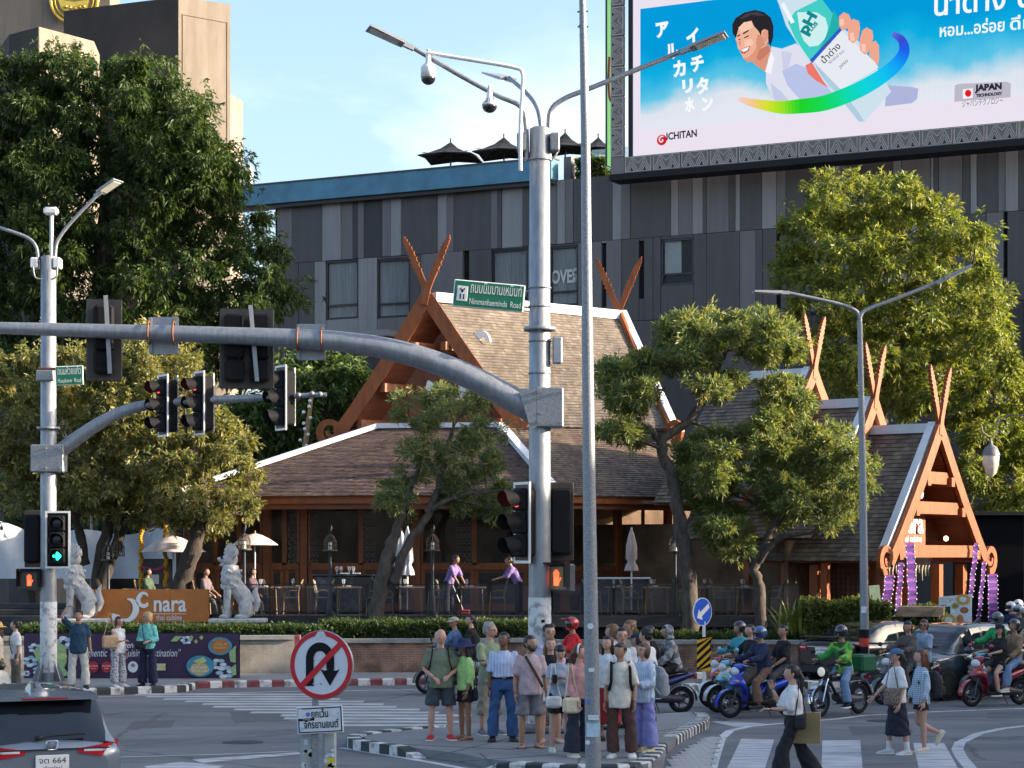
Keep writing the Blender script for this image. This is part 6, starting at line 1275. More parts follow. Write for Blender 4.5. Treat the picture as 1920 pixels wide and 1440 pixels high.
# glass balustrade
rl_ = empty('terrace_balustrade',(0,58,DZ),label='black framed glass balustrade along the terrace edge',cat='balustrade');rg = mat('smoked_balustrade_glass',(.10,.10,.12),.08,var=0,alpha=.22,spec=.6)
n = 18
for k in range(n):
    x0 = d0+(d1-d0)*k/n+.06;x1 = d0+(d1-d0)*(k+1)/n-.06
    pnl = MB()
    for c,s in ((((x0+x1)/2,0,.86),(x1-x0,.04,.03)),(((x0+x1)/2,0,.12),(x1-x0,.04,.035)),((x0,0,.43),(.035,.04,.90)),((x1,0,.43),(.035,.04,.90))): pnl.box(c,s)
    f__ = pnl.build('panel_frame',deckm,rl_);MB().box(((x0+x1)/2,.0,.49),(x1-x0-.04,.010,.70)).build('glass_panel',rg,f__)
# tables and rattan chairs
ratt = mat('black_white_weave',(.03,.03,.032),.6,var=0,col2=(.34,.34,.33),scale=60,thr=(.44,.56));bamb = mat('bamboo_frame',(.30,.18,.075),.5,var=.2,scale=10);tabm = mat('table_top_wood',(.30,.20,.11),.45,var=.2,stretch=(.3,3,1));marb = mat('dark_marble',(.025,.028,.034),.25,var=0,col2=(.16,.17,.19),scale=3,thr=(.5,.72))
def rattan_chair(loc,rz,label):
    r = empty('rattan_chair',loc,rz,label,'chair','rattan chairs on the terrace')
    MB().rbox((0,0,.45),(.46,.46,.04),.03).build('seat',ratt,r)
    b = MB();rows = []
    for t in np.linspace(0,1,7):
        hw = .23*math.sqrt(max(.02,1-max(0,(t-.45)/.55)**2));rows.append([(hw*u_,.21+.10*t-.06*(1-u_*u_),.48+.46*t) for u_ in np.linspace(-1,1,7)])
    b.loft(rows,caps=False,open_ring=True);b.build('backrest',ratt,r)
    f1 = MB();f1.tube([(-.23,.2,.45)]+[(.245*math.cos(a),.21+.10*max(0,math.sin(a)),.68+.28*math.sin(a)) for a in np.linspace(math.pi,0,11)]+[(.23,.2,.45)],.018,6);f1.build('back_frame',bamb,r)
    for x,y in ((-.2,-.2),(.2,-.2),(-.2,.2),(.2,.2)): m = MB();m.tube([(x,y,.44),(x*1.12,y*1.12,0)],.018,6);m.build('leg',bamb,r)
    for s in (-1,1): m = MB();m.tube([(s*.24,.2,.66),(s*.27,0,.66),(s*.24,-.2,.60),(s*.21,-.2,.44)],.015,6);m.build('armrest',bamb,r)
    return r
def table(loc,w,d,label,m_=tabm,settings=2):
    r = empty('dining_table',loc,0,label,'table','dining tables on the terrace');MB().rbox((0,0,.74),(w,d,.04),.01).build('tabletop',m_,r)
    for x in (-w/2+.08,w/2-.08):
        for y in (-d/2+.08,d/2-.08): m = MB();m.tube([(x*.9,y,.72),(x,y,0)],.022,6);m.build('leg',bamb,r)
    return r
def glassware(loc,label,kind=0):
    r = empty('table_setting',loc,0,label,'tableware','glasses and napkins set on the tables')
    MB().lathe([(.035,0),(.02,.02),(.012,.06),(.04,.11),(.05,.16),(.045,.22)],10,caps=False).build('glass',mat('clear_glass',(.6,.65,.7),.05,var=0,alpha=.35),r);MB().rbox((.14,0,.02),(.12,.10,.035),.01).build('napkin',mat('white_cloth',(.72,.72,.72),.9,var=.05),r)
    return r
TB = [(500,60.3,'beside the right lion'),(560,60.9,'behind the first bird cage lamp'),(655,60.4,'left of the slender tree'),(770,60.6,'right of the slender tree'),(885,60.4,'beside the stooping waiter'),(1160,60.6,'under the pink folded parasol'),(1230,60.2,'left of the tall trunk'),(1330,60.4,'between the two trunks'),(1400,60.0,'at the sunny end of the terrace')]
for i,(px,Y,where) in enumerate(TB):
    x = Xw(px,Y);table((x,Y,DZ),.8,.8,'small wooden dining table '+where);glassware((x-.15,Y-.15,DZ+.76),'glass and folded napkin on the table '+where)
    rattan_chair((x-.72,Y+.05,DZ),R(90),'woven bistro chair on the left of the table '+where);rattan_chair((x+.72,Y-.05,DZ),R(-90),'woven bistro chair on the right of the table '+where)
ct = empty('service_counter',(Xw(645,61.6),61.6,DZ),label='dark marble topped service counter by the terrace windows',cat='counter');MB().rbox((0,0,.55),(1.7,.6,1.0),.02).build('counter_body',marb,ct);MB().rbox((0,0,1.08),(1.8,.7,.05),.01).build('counter_top',marb,ct)
cc = empty('service_counter',(Xw(1150,60.9),60.9,DZ),label='dark counter with white top beside the pink folded parasol',cat='counter');MB().rbox((0,0,.5),(1.9,.6,.96),.02).build('counter_body',marb,cc);MB().rbox((.3,0,1.0),(1.5,.66,.05),.01).build('counter_top',white_l,cc)
for k,px in enumerate((632,640,655,663)): glassware((Xw(px,61.5),61.45,DZ+1.11),['white cup at the left end of the marble counter','second white cup from the left on the marble counter','third white cup from the left on the marble counter','white cup nearest the slender tree on the marble counter'][k],1)
# folded and open parasols
def folded_parasol(px,Y,zt,zb,col,label):
    r = empty('folded_parasol',(Xw(px,Y),Y,DZ),label=label,cat='parasol',group='folded parasols on the terrace');zt -= DZ;zb -= DZ
    MB().tube([(0,0,0),(0,0,zt+.05)],.025,8).build('pole',whitep,r);m = MB();rings = []
    for t,rr in ((0,.16),(.1,.14),(.22,.08),(.3,.13),(.6,.12),(.85,.07),(1,.02)): rings.append([(rr*(1+.28*math.cos(6*a))*math.cos(a),rr*(1+.28*math.cos(6*a))*math.sin(a),zb+(zt-zb)*t) for a in np.linspace(0,6.283,25)[:-1]])
    m.loft(rings);m.build('folded_canopy',col,r);MB().rbox((0,0,.05),(.4,.4,.1),.03).build('base',deckm,r)
cw_,cp_ = mat('white_parasol_cloth',(.62,.60,.62),.9,var=.08),mat('pale_pink_cloth',(.60,.46,.45),.9,var=.08)
zz = lambda py,Y: P(0,py,Y).z
folded_parasol(751,60.9,zz(992,60.9),zz(1062,60.9),cw_,'white folded parasol behind the slender tree fork');folded_parasol(764,60.6,zz(990,60.6),zz(1078,60.6),cw_,'white folded parasol nearest the slender tree trunk');folded_parasol(1184,60.3,zz(992,60.3),zz(1070,60.3),cp_,'pale pink folded parasol in the shade right of the poles')
def paper_parasol(px,py,rpx,Y,label,tilt=0):
    r = empty('open_parasol',(Xw(px,Y),Y,DZ),label=label,cat='parasol',group='open paper parasols');zt = zz(py,Y)-DZ;rr = rpx/F*Y;m = MB();n_ = 16
    m.loft([[(rr*t*math.cos(a),rr*t*math.sin(a),zt-.50*rr*t**1.6) for a in np.linspace(0,6.283,n_+1)[:-1]] for t in (.03,.3,.6,.85,1)],caps=False,smooth=True);m.build('canopy',cpf,r)
    MB().tube([(0,0,0),(0,0,zt)],.022,8).build('pole',whitep,r)
    m = MB()
    for a in np.linspace(0,6.283,n_+1)[:-1]: m.tube([(0,0,zt-.05*rr),(rr*math.cos(a),rr*math.sin(a),zt-.50*rr-.01)],.008,4)
    m.build('ribs',bamb,r);MB().lathe([(.03,zt),(.02,zt+.08)],8).build('finial',bamb,r)
cpf = mat('flowered_parasol',(.62,.50,.47),.8,var=0,col2=(.70,.64,.62),scale=3,thr=(.4,.6))
paper_parasol(325,1004,62,62.5,'pale pink open parasol under the dry leaved tree');paper_parasol(478,1000,44,61.8,'pale flowered open parasol behind the right lion')
# bird-cage lamp posts
cage = mat('brown_cage_bars',(.10,.075,.05),.6,var=.2);post_b = mat('blue_black_post',(.02,.026,.036),.5,var=.15)
def cage_mesh(M=None):
    m = MB()
    for k in range(12):
        a = k*math.pi/6;m.tube([(.17*math.cos(a),.17*math.sin(a),0),(.17*math.cos(a),.17*math.sin(a),.24),(.10*math.cos(a),.10*math.sin(a),.38),(0,0,.44)],.009,4)
    for z,rr in ((0,.19),(.12,.172),(.24,.172)): m.tube([(rr*math.cos(a),rr*math.sin(a),z) for a in np.linspace(0,6.283,17)[:-1]],.012,4,closed=True)
    return m
def cage_lamp(px,Y,ytop,label):
    r = empty('cage_lamp',(Xw(px,Y),Y,DZ-.02),label=label,cat='lamp post',group='bird cage lamp posts on the terrace');h = zz(ytop,Y)-DZ
    MB().lathe([(.15,0),(.15,.06),(.09,.14),(.08,.5),(.05,.6),(.04,h)],12).build('post',post_b,r);o = cage_mesh().build('cage',cage,r);o.location = (0,0,h);MB().lathe([(.21,h-.03),(.21,h)],16).build('cage_floor',cage,r)
    MB().lathe([(.05,h),(.05,h+.2),(.02,h+.22)],8).build('candle_glass',whitep,r);MB().tube([(0,0,h+.42),(.0,0,h+.55),(.04,0,h+.62),(.02,0,h+.7)],[.02,.05,.03,.006],6).build('top_finial',post_b,r)
cage_lamp(619,58.8,1030,'bird cage lamp post left of the slender tree');cage_lamp(811,58.8,1030,'bird cage lamp post behind the bald man');cage_lamp(1266,58.8,1032,'bird cage lamp post beside the tall trunk');cage_lamp(203,60.5,1048,'bird cage lamp post behind the orange name sign');cage_lamp(458,59.5,1028,'bird cage lamp post behind the right lion')
hc = empty('hanging_cage',P(222,1042,60.2),label='wooden bird cage hanging from the dry leaved tree',cat='bird cage');cage_mesh().build('cage',cage,hc);MB().lathe([(.19,-.02),(.19,.01)],16).build('cage_floor',cage,hc);MB().tube([(0,0,.44),(0,0,2.2)],.008,4).build('hanging_cord',cage,hc)
# white cloth screen, stairs and shrine at the left
tarp = mat('white_tarpaulin',(.64,.68,.74),.7,var=.06);tp_ = empty('cloth_screen',(Xw(90,66),66,0),label='white cloth screen stretched behind the left pole',cat='screen')
m = MB();rows = []
for v_ in np.linspace(0,1,9): rows.append([(u_*8.6-4.6,.15*math.sin(u_*17)+.12*math.sin(u_*41+v_*3),zz(1085,66)+(zz(982,66)-zz(1085,66))*v_+(.18*math.sin(u_*7)*v_)-.25*v_*(math.sin(u_*math.pi*3)**2)) for u_ in np.linspace(0,1,60)])
m.loft(rows,caps=False,open_ring=True);m.build('cloth',tarp,tp_)
for k in range(4): MB().tube([(-4.5+k*2.9,.2,.3),(-4.5+k*2.9,.2,4.4)],.04,8).build('pole',galv_d,tp_)
m = MB();m.tube([(u_*8.4-4.5,-.1,zz(978,66)-.12*abs(math.sin(u_*9))) for u_ in np.linspace(0,1,30)],.012,4);m.build('light_cord',blkp,tp_)
for k in range(12): MB().ell((-4.4+k*.75,-.1,zz(990,66)-.05*(k % 2)),(.035,.035,.07),8,6).build('bulb',blkp,tp_)
st = empty('dark_steps',(Xw(30,61),61,KZ),label='broad dark stone steps behind the left corner',cat='steps');stm = mat('dark_step_stone',(.035,.036,.04),.6,var=.25)
for k in range(9): MB().rbox((-.6,k*.36-1.6,.10+k*.17),(3.9,.42,.17),.02).build('step',stm,st)
ss = empty('shrine',(Xw(292,63),63,DZ-.4),label='grey stepped shrine with marigold garlands behind the name sign',cat='shrine');gst = mat('grey_shrine_stone',(.12,.13,.15),.7,var=.15)
for k,(w,h) in enumerate(((2.1,.3),(1.8,.3),(1.5,.25),(1.15,.45),(.9,.7))): MB().rbox((0,0,[.15,.45,.72,1.05,1.6][k]),(w,w*.7,h),.03).build('tier',gst,ss)
for s in (-1,1):
    MB().lathe([(.0,0),(.22,.1),(.30,.22),(.26,.22)],14,MX.Translation(V((s*.62,-.4,.86)))).build('gold_bowl',gold,ss);m = MB()
    for k in range(26): m.ell((s*.36+.03*math.sin(k),-.42,2.9-k*.07),(.075,.06,.045),7,5)
    m.build('garland',mat('marigold',(.70,.38,.02),.8,var=.25,scale=20),ss)
MB().rbox((0,-.5,1.35),(.36,.02,.28),.01).build('notice',whitep,ss);m = MB();m.tube([(-.35,-.5,1.75),(-.1,-.52,1.62),(.1,-.52,1.62),(.35,-.5,1.7)],.05,6);m.build('ribbon',mat('pink_ribbon',(.5,.08,.2),.6,var=.5,scale=9),ss)
# white flower-wound post behind the arm lights
fp = empty('decorated_post',P(570,1050,68),label='straw wrapped post with white flowers behind the lower roof',cat='post');hz_ = zz(742,68)-zz(1050,68)
MB().tube([(0,0,0),(-.1,0,hz_*.5),(.25,0,hz_)],[.12,.11,.06],8).build('stem',mat('straw',(.34,.22,.10),.9,var=.3,scale=20),fp)
for k in range(11): t = .66+.34*k/10;MB().ell((-.1+.33*(t-.5)*2*.8+.13*math.sin(k*2.4),-.10,hz_*t),.06,7,5).build('flower',white_l,fp)
# purple hanging banners of the porch, menu board, planters
pu1,pu2 = mat('purple_cloth',(.05,.012,.14),.85,var=.15),mat('pink_purple_stripe',(.15,.035,.22),.85,var=.15)
def hang_banner(px0,py0,px1,py1,w,Y,label):
    r = empty('cloth_banner',P(px0,py0,Y),label=label,cat='banner',group='purple striped banners on the porch');d_ = P(px1,py1,Y)-P(px0,py0,Y);n_ = 21;w *= .8;xx = V((.82,.57,0))
    for k in range(n_):
        a_,b_ = d_*(k/n_),d_*((k+1)/n_);c_ = V((0,.05*math.sin(k*.7),0));c2_ = V((0,.05*math.sin((k+1)*.7),0));m = MB();m.loft([[a_-xx*w/2+c_,a_+xx*w/2+c_,a_+xx*w/2+c_+V((0,.01,0)),a_-xx*w/2+c_+V((0,.01,0))],[b_-xx*w/2+c2_,b_+xx*w/2+c2_,b_+xx*w/2+c2_+V((0,.01,0)),b_-xx*w/2+c2_+V((0,.01,0))]],smooth=False);m.build('stripe',pu2 if k % 3 == 0 else pu1,r)
        if k % 2: 
            for s_ in (-1,1): MB().ell(a_+xx*s_*w*.5+c_-V((0,.02,0)),.022,7,5).build('bobble',white_l,r)
hang_banner(1669,1078,1657,1162,.42,56.6,'purple banner lowest at the left foot of the porch');hang_banner(1690,1055,1681,1165,.24,57.0,'narrow purple banner second from the left porch foot');hang_banner(1706,1018,1711,1135,.40,57.4,'wide bright purple banner beside the nara lettering');hang_banner(1831,1018,1818,1130,.24,61.6,'narrow purple banner on the right rake of the porch');hang_banner(1846,1052,1834,1165,.2,62,'thin purple banner second from the right porch foot');hang_banner(1861,1076,1862,1165,.5,62.4,'wide dark purple banner under the right porch scroll')
mb_ = PL(P(1800,1145,56.4),(.95,-.3,0),(-.3,-.95,0));mo = empty('menu_board',label='white cut out menu board with food pictures by the porch',cat='board');mo.matrix_world = mb_.M
def mpoly(nm,pts,m_,z): q_ = MB();q_.poly([mb_.loc(*p,z) for p in pts],(0,0,.012));return q_.build(nm,m_,mo)
mpoly('board',[(1760,1119),(1822,1114),(1822,1172),(1782,1176),(1782,1137),(1761,1139)],pw,0)
def mell(cx,cy,rx,ry,m_,z,nm): return mpoly(nm,[(cx+rx*math.cos(t),cy+ry*math.sin(t)) for t in np.linspace(0,6.283,17)[:-1]],m_,z)
gldp = pm('golden_dish',(.55,.34,.05))
for cx,cy,rx,ry,c in ((1806,1124,13,10,gldp),(1791,1136,7,6,pm('green_dish',(.3,.36,.12))),(1808,1144,8,6,pm('brown_dish',(.32,.12,.04))),(1800,1160,7,8,pm('red_dish',(.5,.22,.06))),(1779,1163,13,12,gldp)): mell(cx,cy,rx,ry,c,.014,'printed_dish');mell(cx,cy,rx*.55,ry*.5,pw if c is gldp else pc,.028,'printed_food')
q = mb_.loc(1764,1130,.014);text_mesh('TOP10',.17,MX.Translation(q),'lettering',mat('gold_ink',(.4,.36,.12),.6),mo,align='LEFT',ext=.001)
for k in range(3): mell(1765+k*4,1135,1.4,1.4,pr_,.014,'printed_dot')
MB().tube([mb_.loc(1800,1176,-.02),mb_.loc(1800,1215,-.02)],.03,6).build('stand',deckm,mo)
pn = empty('wooden_planter',P(1722,1185,57.2),label='weathered wooden planter box on legs under the porch',cat='planter');MB().rbox((0,0,.55),(1.3,.5,.3),.02).build('box',mat('grey_wood',(.15,.12,.095),.8,var=.25,stretch=(.4,3,3)),pn)
for x in (-.5,.5): MB().box((x,0,.2),(.12,.4,.4)).build('leg',deckm,pn)
lb = empty('leaning_board',P(1645,1165,56.2),label='pale green narrow board leaning by the porch post',cat='board');MB().beam((0,0,0),(-.08,.05,.95),.28,.03,up=(0,1,0)).build('board_face',mat('pale_green_board',(.42,.50,.30),.6),lb);MB().beam((0,.05,0),(-.02,.35,.8),.04,.03).build('stay',bamb,lb)
# old street lantern, far right
lt = empty('hanging_lantern',P(1858,895,66),label='grey tulip shaped street lantern hanging in front of the golden tree',cat='street lamp');zA = zz(833,66)-zz(895,66)
MB().lathe([(.03,0),(.16,.12),(.24,.40),(.26,.66),(.24,.70)],16).build('globe',mat('frosted_globe',(.60,.54,.46),.4,var=.1),lt)
MB().lathe([(.29,.68),(.27,.74),(.2,.92),(.06,1.02),(.04,1.12)],16).build('hood',mat('grey_lantern_metal',(.16,.16,.16),.5,metal=.4),lt);m = MB();m.tube([(0,0,1.1),(0,0,1.22),(-.25,0,1.4),(-.3,0,1.62)],.018,6);m.tube([(0,0,1.22),(.2,0,1.4),(.18,0,1.7),(.6,0,1.95),(1.1,0,1.9)],.022,6);m.build('hook_bracket',mat('grey_lantern_metal',(.16,.16,.16),.5),lt)
bz_ = KZ-lt.location.z;MB().tube([(1.1,0,bz_),(1.1,0,2.4)],[.09,.05],10).build('lamp_post',mat('grey_lantern_metal',(.16,.16,.16),.5),lt)
for k in range(11): MB().tube([(.255*math.cos(a_),.255*math.sin(a_),.68) if z_ == 0 else (.1*math.cos(a_),.1*math.sin(a_),.06) for z_,a_ in ((0,k*.571),(1,k*.571))],.006,4).build('globe_rib',mat('grey_lantern_metal',(.16,.16,.16),.5),lt)
# ---------------------------------------------------------------- cars
rub = mat('tyre_rubber',(.014,.014,.015),.85,var=.2,scale=20,spec=.3);rimm = mat('alloy_rim',(.42,.43,.44),.3,metal=.8,var=.05);dglass = mat('tinted_car_glass',(.010,.013,.018),.04,var=0,spec=.7,coat=.3);chrome = mat('chrome',(.72,.73,.75),.12,metal=1,var=0)
tail_r = mat('red_lamp_lens',(.42,.008,.012),.12,var=.1,coat=.5);lampw = mat('clear_lamp_lens',(.62,.64,.66),.08,var=.1,coat=.5);trim = mat('black_trim',(.012,.012,.013),.55,var=.1)
def carpaint(key,c,metal=.35): return mat('car_paint_'+key,c,.32,metal=metal,var=.04,scale=3,coat=1.0)
def lerpt(tab,x):
    for a,b in zip(tab,tab[1:]):
        if x <= b[0]: t = (x-a[0])/(b[0]-a[0]);t = t*t*(3-2*t)*.5+t*.5;return [a[k]+(b[k]-a[k])*t for k in range(1,len(a))]
    return list(tab[-1][1:])
def wheel(parent,c,r,w,side,spokes=5,m_rim=None):
    """car wheel in the x-z plane; side = outward y sign"""
    T = MX.Translation(V(c)) @ MX.Rotation(R(-90)*side,4,'X');t = MB()
    t.lathe([(r*.62,-w/2),(r*.92,-w/2),(r,-w*.32),(r,w*.32),(r*.92,w/2),(r*.62,w/2)],28,T,caps=False);o = t.build('wheel',rub,parent)
    d = MB();d.lathe([(r*.66,w*.30),(r*.64,w*.48),(r*.60,w*.42),(r*.58,w*.2)],24,T,caps=False)
    for k in range(spokes): a = k*2*math.pi/spokes;d.beam(T @ V((r*.08*math.cos(a),r*.08*math.sin(a),w*.36)),T @ V((r*.62*math.cos(a),r*.62*math.sin(a),w*.36)),r*.16,.03,up=T.to_3x3() @ V((0,0,1)))
    d.lathe([(r*.14,w*.2),(r*.14,w*.42),(.01,w*.44)],12,T);d.build('rim',m_rim or rimm,o);k2 = MB();k2.lathe([(r*.63,0),(r*.63,.02)],20,T);k2.build('brake_shadow',trim,o)
    return o
BODY = {'suv': [(-1,.74,.50,.88,.98),(-.985,.88,.40,.96,1.05),(-.94,.95,.32,1.00,1.08),(-.6,1,.24,1.0,1.04),(0,1,.22,.97,1.0),(.5,1,.23,.94,.99),(.76,.98,.25,.88,.95),(.92,.92,.28,.76,.84),(.985,.80,.36,.66,.72),(1,.66,.46,.60,.64)],
        'sedan': [(-1,.72,.48,.84,.98),(-.985,.86,.36,.92,1.03),(-.93,.94,.30,.97,1.06),(-.6,.99,.22,.95,1.02),(0,1,.20,.93,.96),(.45,1,.21,.90,.94),(.72,.98,.23,.84,.90),(.90,.92,.26,.72,.78),(.985,.80,.34,.60,.66),(1,.66,.44,.54,.58)]}
CAB = {'suv': [(-.965,1.03),(-.90,1.22),(-.80,1.47),(-.72,1.555),(-.5,1.58),(-.15,1.595),(.08,1.56),(.22,1.44),(.38,1.22),(.54,.98)],'sedan': [(-.72,1.03),(-.58,1.18),(-.42,1.36),(-.28,1.445),(-.08,1.48),(.08,1.47),(.2,1.38),(.34,1.18),(.50,.94)]}
def car(label,loc,head,kind,L_,Wd,paint,plate='',tails=True,heads=True,group=None,rear_extra=True,mirror_m=None):
    root = empty('car',loc,head,label,'car','cars on the road');hl,hw = L_/2,Wd/2;bt,ct_ = BODY[kind],CAB[kind];xs = np.linspace(-1,1,41)
    rings = []
    for x in np.concatenate([xs[:1],[-.992,-.98],xs[1:-1],[.98,.992],xs[-1:]]):
        ws,zb,zs,zd = lerpt(bt,x);w = hw*ws;X_ = x*hl
        half = [(w*.80,zb),(w*.97,zb+.06),(w*1.0,zb+.22),(w*.985,(zb+zs)/2+.02),(w*1.0,zs-.16),(w*.985,zs-.03),(w*.93,zs+(zd-zs)*.35),(w*.70,zd-.01),(w*.35,zd+.012)]
        rings.append([(X_,y,z) for y,z in half]+[(X_,0,zd+.02)]+[(X_,-y,z) for y,z in reversed(half)])
    m = MB();m.loft(rings,smooth=True);m.build('body',paint,root)
    cats = {'roof': MB(),'rear_window': MB(),'windscreen': MB(),'side_window': MB()};xr = np.linspace(ct_[0][0],ct_[-1][0],37);prev = None
    x_r1 = ct_[2][0]+.03;x_w0 = ct_[-3][0]-.09
    for x in xr:
        zr = lerpt(ct_,x)[0];ws,zb,zs,zd = lerpt(bt,x);w = hw*ws;base = zd-.02;f = max(.02,zr-base)
        tz = 1-.0;prof = [(.93,0),(.915,.12),(.88,.40),(.835,.70),(.79,.88),(.74,.965),(.50,1.0)]
        half = [(w*a,base+f*b) for a,b in prof];ring = [(x*hl,y,z) for y,z in half]+[(x*hl,0,base+f*1.01)]+[(x*hl,-y,z) for y,z in reversed(half)]
        if prev:
            xm = (x+px_)/2;n = len(ring)
            for j in range(n-1):
                jj = min(j,n-2-j);q = [prev[j],prev[j+1],ring[j+1],ring[j]];cat = 'roof'
                if jj >= 4 and xm < x_r1: cat = 'rear_window'
                elif jj >= 4 and xm > x_w0: cat = 'windscreen'
                elif 1 <= jj <= 3 and x_r1+.02 < xm < x_w0+.10 and not any(abs(xm-p) < .018 for p in (-.12,.16 if kind == 'sedan' else .12)): cat = 'side_window'
                elif jj == 0 and x_r1 < xm < x_w0+.1: cat = 'roof'
                cats[cat].add(q,[(0,1,2,3)],0,None,True)
        prev,px_ = ring,x
    for k,mbb in cats.items():
        if not mbb.f: continue
        me = mbb.mesh(k,paint if k == 'roof' else dglass);b = bmesh.new();b.from_mesh(me);bmesh.ops.remove_doubles(b,verts=b.verts,dist=1e-4);bmesh.ops.recalc_face_normals(b,faces=b.faces);b.to_mesh(me);b.free();obj_from(me,k,root)
    r = .33 if kind == 'suv' else .31
    for x in (-.60,.60):
        for s in (-1,1):
            mm_ = MB();mm_.lathe([(r*1.13,0),(r*1.13,.10)],24,MX.Translation(V((x*hl,s*(hw-.088),r))) @ MX.Rotation(R(-90)*s,4,'X'));mm_.build('wheel_arch',trim,root);wheel(root,(x*hl,s*(hw-.075),r),r,.19,s)
    zt = .98 if kind == 'suv' else .88
    for s in (-1,1):
        if tails:
            m = MB();y0,y1 = (.34,.93) if kind == 'suv' else (.50,.93)
            m.loft([[(-hl*(1.004-.05*max(0,t-.5)*2*(t)),s*hw*(y0+(y1-y0)*t),zt-.03-.08*t-.02),(-hl*(1.004-.05*max(0,t-.5)*2*t)-.0,s*hw*(y0+(y1-y0)*t),zt+.02+.06*t)] for t in np.linspace(0,1,7)],caps=False,open_ring=True)
            m2 = MB();xs_ = np.linspace(0,1,9);rr = []
            for t in xs_:
                y = hw*(y0+(y1-y0)*t);xx = -hl*(1.008 if t < .45 else 1.008-.10*((t-.45)/.55)**1.6);th = (.025+.085*t) if kind == 'suv' else (.05+.06*t);rr.append([(xx,s*y,zt-th),(xx,s*y,zt+th*.8),(xx+.05,s*y,zt+th*.8),(xx+.05,s*y,zt-th)])
            m2.loft(rr,smooth=False);m2.build('tail_lamp',tail_r,root)
            m3 = MB();m3.loft([[(p[0][0]-.004,p[0][1],zt-.012),(p[0][0]-.004,p[0][1],zt+.012),(p[0][0]+.01,p[0][1],zt+.012),(p[0][0]+.01,p[0][1],zt-.012)] for p in rr[1:6]],smooth=False);m3.build('lamp_strip',lampw,root)
        if heads:
            m2 = MB();rr = [];zh = .74 if kind == 'suv' else .70
            for t in np.linspace(0,1,9):
                y = hw*(.46+.46*t);xx = hl*(.985-.17*t**1.7);th = .05+.045*t;rr.append([(xx,s*y,zh-th),(xx,s*y,zh+th*.7),(xx-.12,s*y,zh+th*.7+.02),(xx-.12,s*y,zh-th)])
            m2.loft(rr,smooth=False);m2.build('head_lamp',lampw,root)
        m = MB();xm_ = (ct_[-2][0]-.06)*hl;m.beam((xm_,s*hw*.94,1.0),(xm_,s*(hw+.08),1.03),.05,.05);m.ell((xm_,s*(hw+.13),1.05),(.10,.12,.085),12,8);m.build('door_mirror',mirror_m or paint,root)
        for xh in (-.22,.16): m = MB();m.rbox((xh*hl,s*(hw*1.0),.86),(.18,.03,.035),.01);m.build('door_handle',chrome,root)
        for xh in (-.36,.0,.33): m = MB();m.beam((xh*hl,s*hw*1.001,.30),(xh*hl,s*hw*1.001,.92),.008,.008);m.build('door_gap',trim,root)
        m = MB();m.beam((-.5*hl,s*hw*.995,.28),(.5*hl,s*hw*.995,.28),.02,.10);m.build('sill_trim',trim,root)
    m = MB();m.rbox((-hl*.985,0,.36),(.12,Wd*.72,.20),.04);m.build('rear_bumper',trim,root);m = MB();m.rbox((hl*.975,0,.34),(.12,Wd*.70,.18),.04);m.build('front_bumper',trim,root)
    m = MB();m.rbox((hl*.992,0,.60),(.06,Wd*.50,.12),.02);m.build('grille',trim,root);m = MB();m.rbox((hl*1.005,0,.665),(.05,Wd*.52,.03),.01);m.build('grille_bar',chrome,root)
    # plates and badge
    def plate_at(x,z,sgn):
        M_ = frame(V((x,0,z)),(0,-sgn*-1 if False else (-1 if sgn < 0 else 1),0),(sgn,0,0));o = MB().rbox((0,0,0),(.36,.165,.012),.006,M=M_).build('number_plate',whitep,root)
        if plate:
            text_mesh(plate,.085,M_ @ MX.Translation(V((0,-.005,.008))),'plate_number',blkp,o,ext=.0005,fit=.29);text_mesh('เชียงใหม่',.045,M_ @ MX.Translation(V((0,-.07,.008))),'plate_number',blkp,o,ext=.0005,fit=.2)
    plate_at(-hl*1.012,.86 if kind == 'suv' else .80,-1);plate_at(hl*1.01,.44,1)
    def badge(x,z,sgn,w=.11):
        M_ = frame(V((x,0,z)),(0,sgn,0),(sgn,0,0));m = MB();h = w*.85
        m.beam(M_ @ V((-w*.26,-h*.38,.0)),M_ @ V((-w*.34,h*.38,.0)),w*.14,.02,up=M_.to_3x3() @ V((0,0,1)));m.beam(M_ @ V((w*.26,-h*.38,.0)),M_ @ V((w*.34,h*.38,.0)),w*.14,.02,up=M_.to_3x3() @ V((0,0,1)));m.beam(M_ @ V((-w*.28,0,0)),M_ @ V((w*.28,0,0)),w*.14,.02,up=M_.to_3x3() @ V((0,0,1)))
        m.tube([M_ @ V((w*.5*x_,h*.5*y_,0)) for x_,y_ in ((-.8,-1),(.8,-1),(.95,-.8),(1.05,.8),(.9,1),(-.9,1),(-1.05,.8),(-.95,-.8))],.007,5,closed=True);m.build('badge',chrome,root)
    if kind == 'suv':
        badge(-hl*1.012,1.045,-1);badge(hl*1.02,.66,1,.13);m = MB();m.loft([[(-hl*.86,y,1.50),(-hl*.86,y,1.545),(-hl*.72,y,1.575),(-hl*.72,y,1.53)] for y in np.linspace(-hw*.70,hw*.70,9)],smooth=False);m.build('roof_spoiler',paint,root)
        m = MB();m.loft([[(-hl*.868,y,1.515),(-hl*.868,y,1.528),(-hl*.862,y,1.528),(-hl*.862,y,1.515)] for y in (-.25,.25)],smooth=False);m.build('high_brake_lamp',tail_r,root)
        m = MB();m.poly([(-hl*.62,0,1.57),(-hl*.50,0,1.585),(-hl*.60,0,1.68),(-hl*.63,0,1.67)],(0,.03,0));m.build('antenna_fin',paint,root)
        m = MB();m.tube([(-hl*.968,.12,1.12),(-hl*.962,-.05,1.14),(-hl*.957,-.38,1.15)],.012,5);m.ell((-hl*.97,.12,1.12),(.03,.05,.03),8,6);m.build('rear_wiper',trim,root)
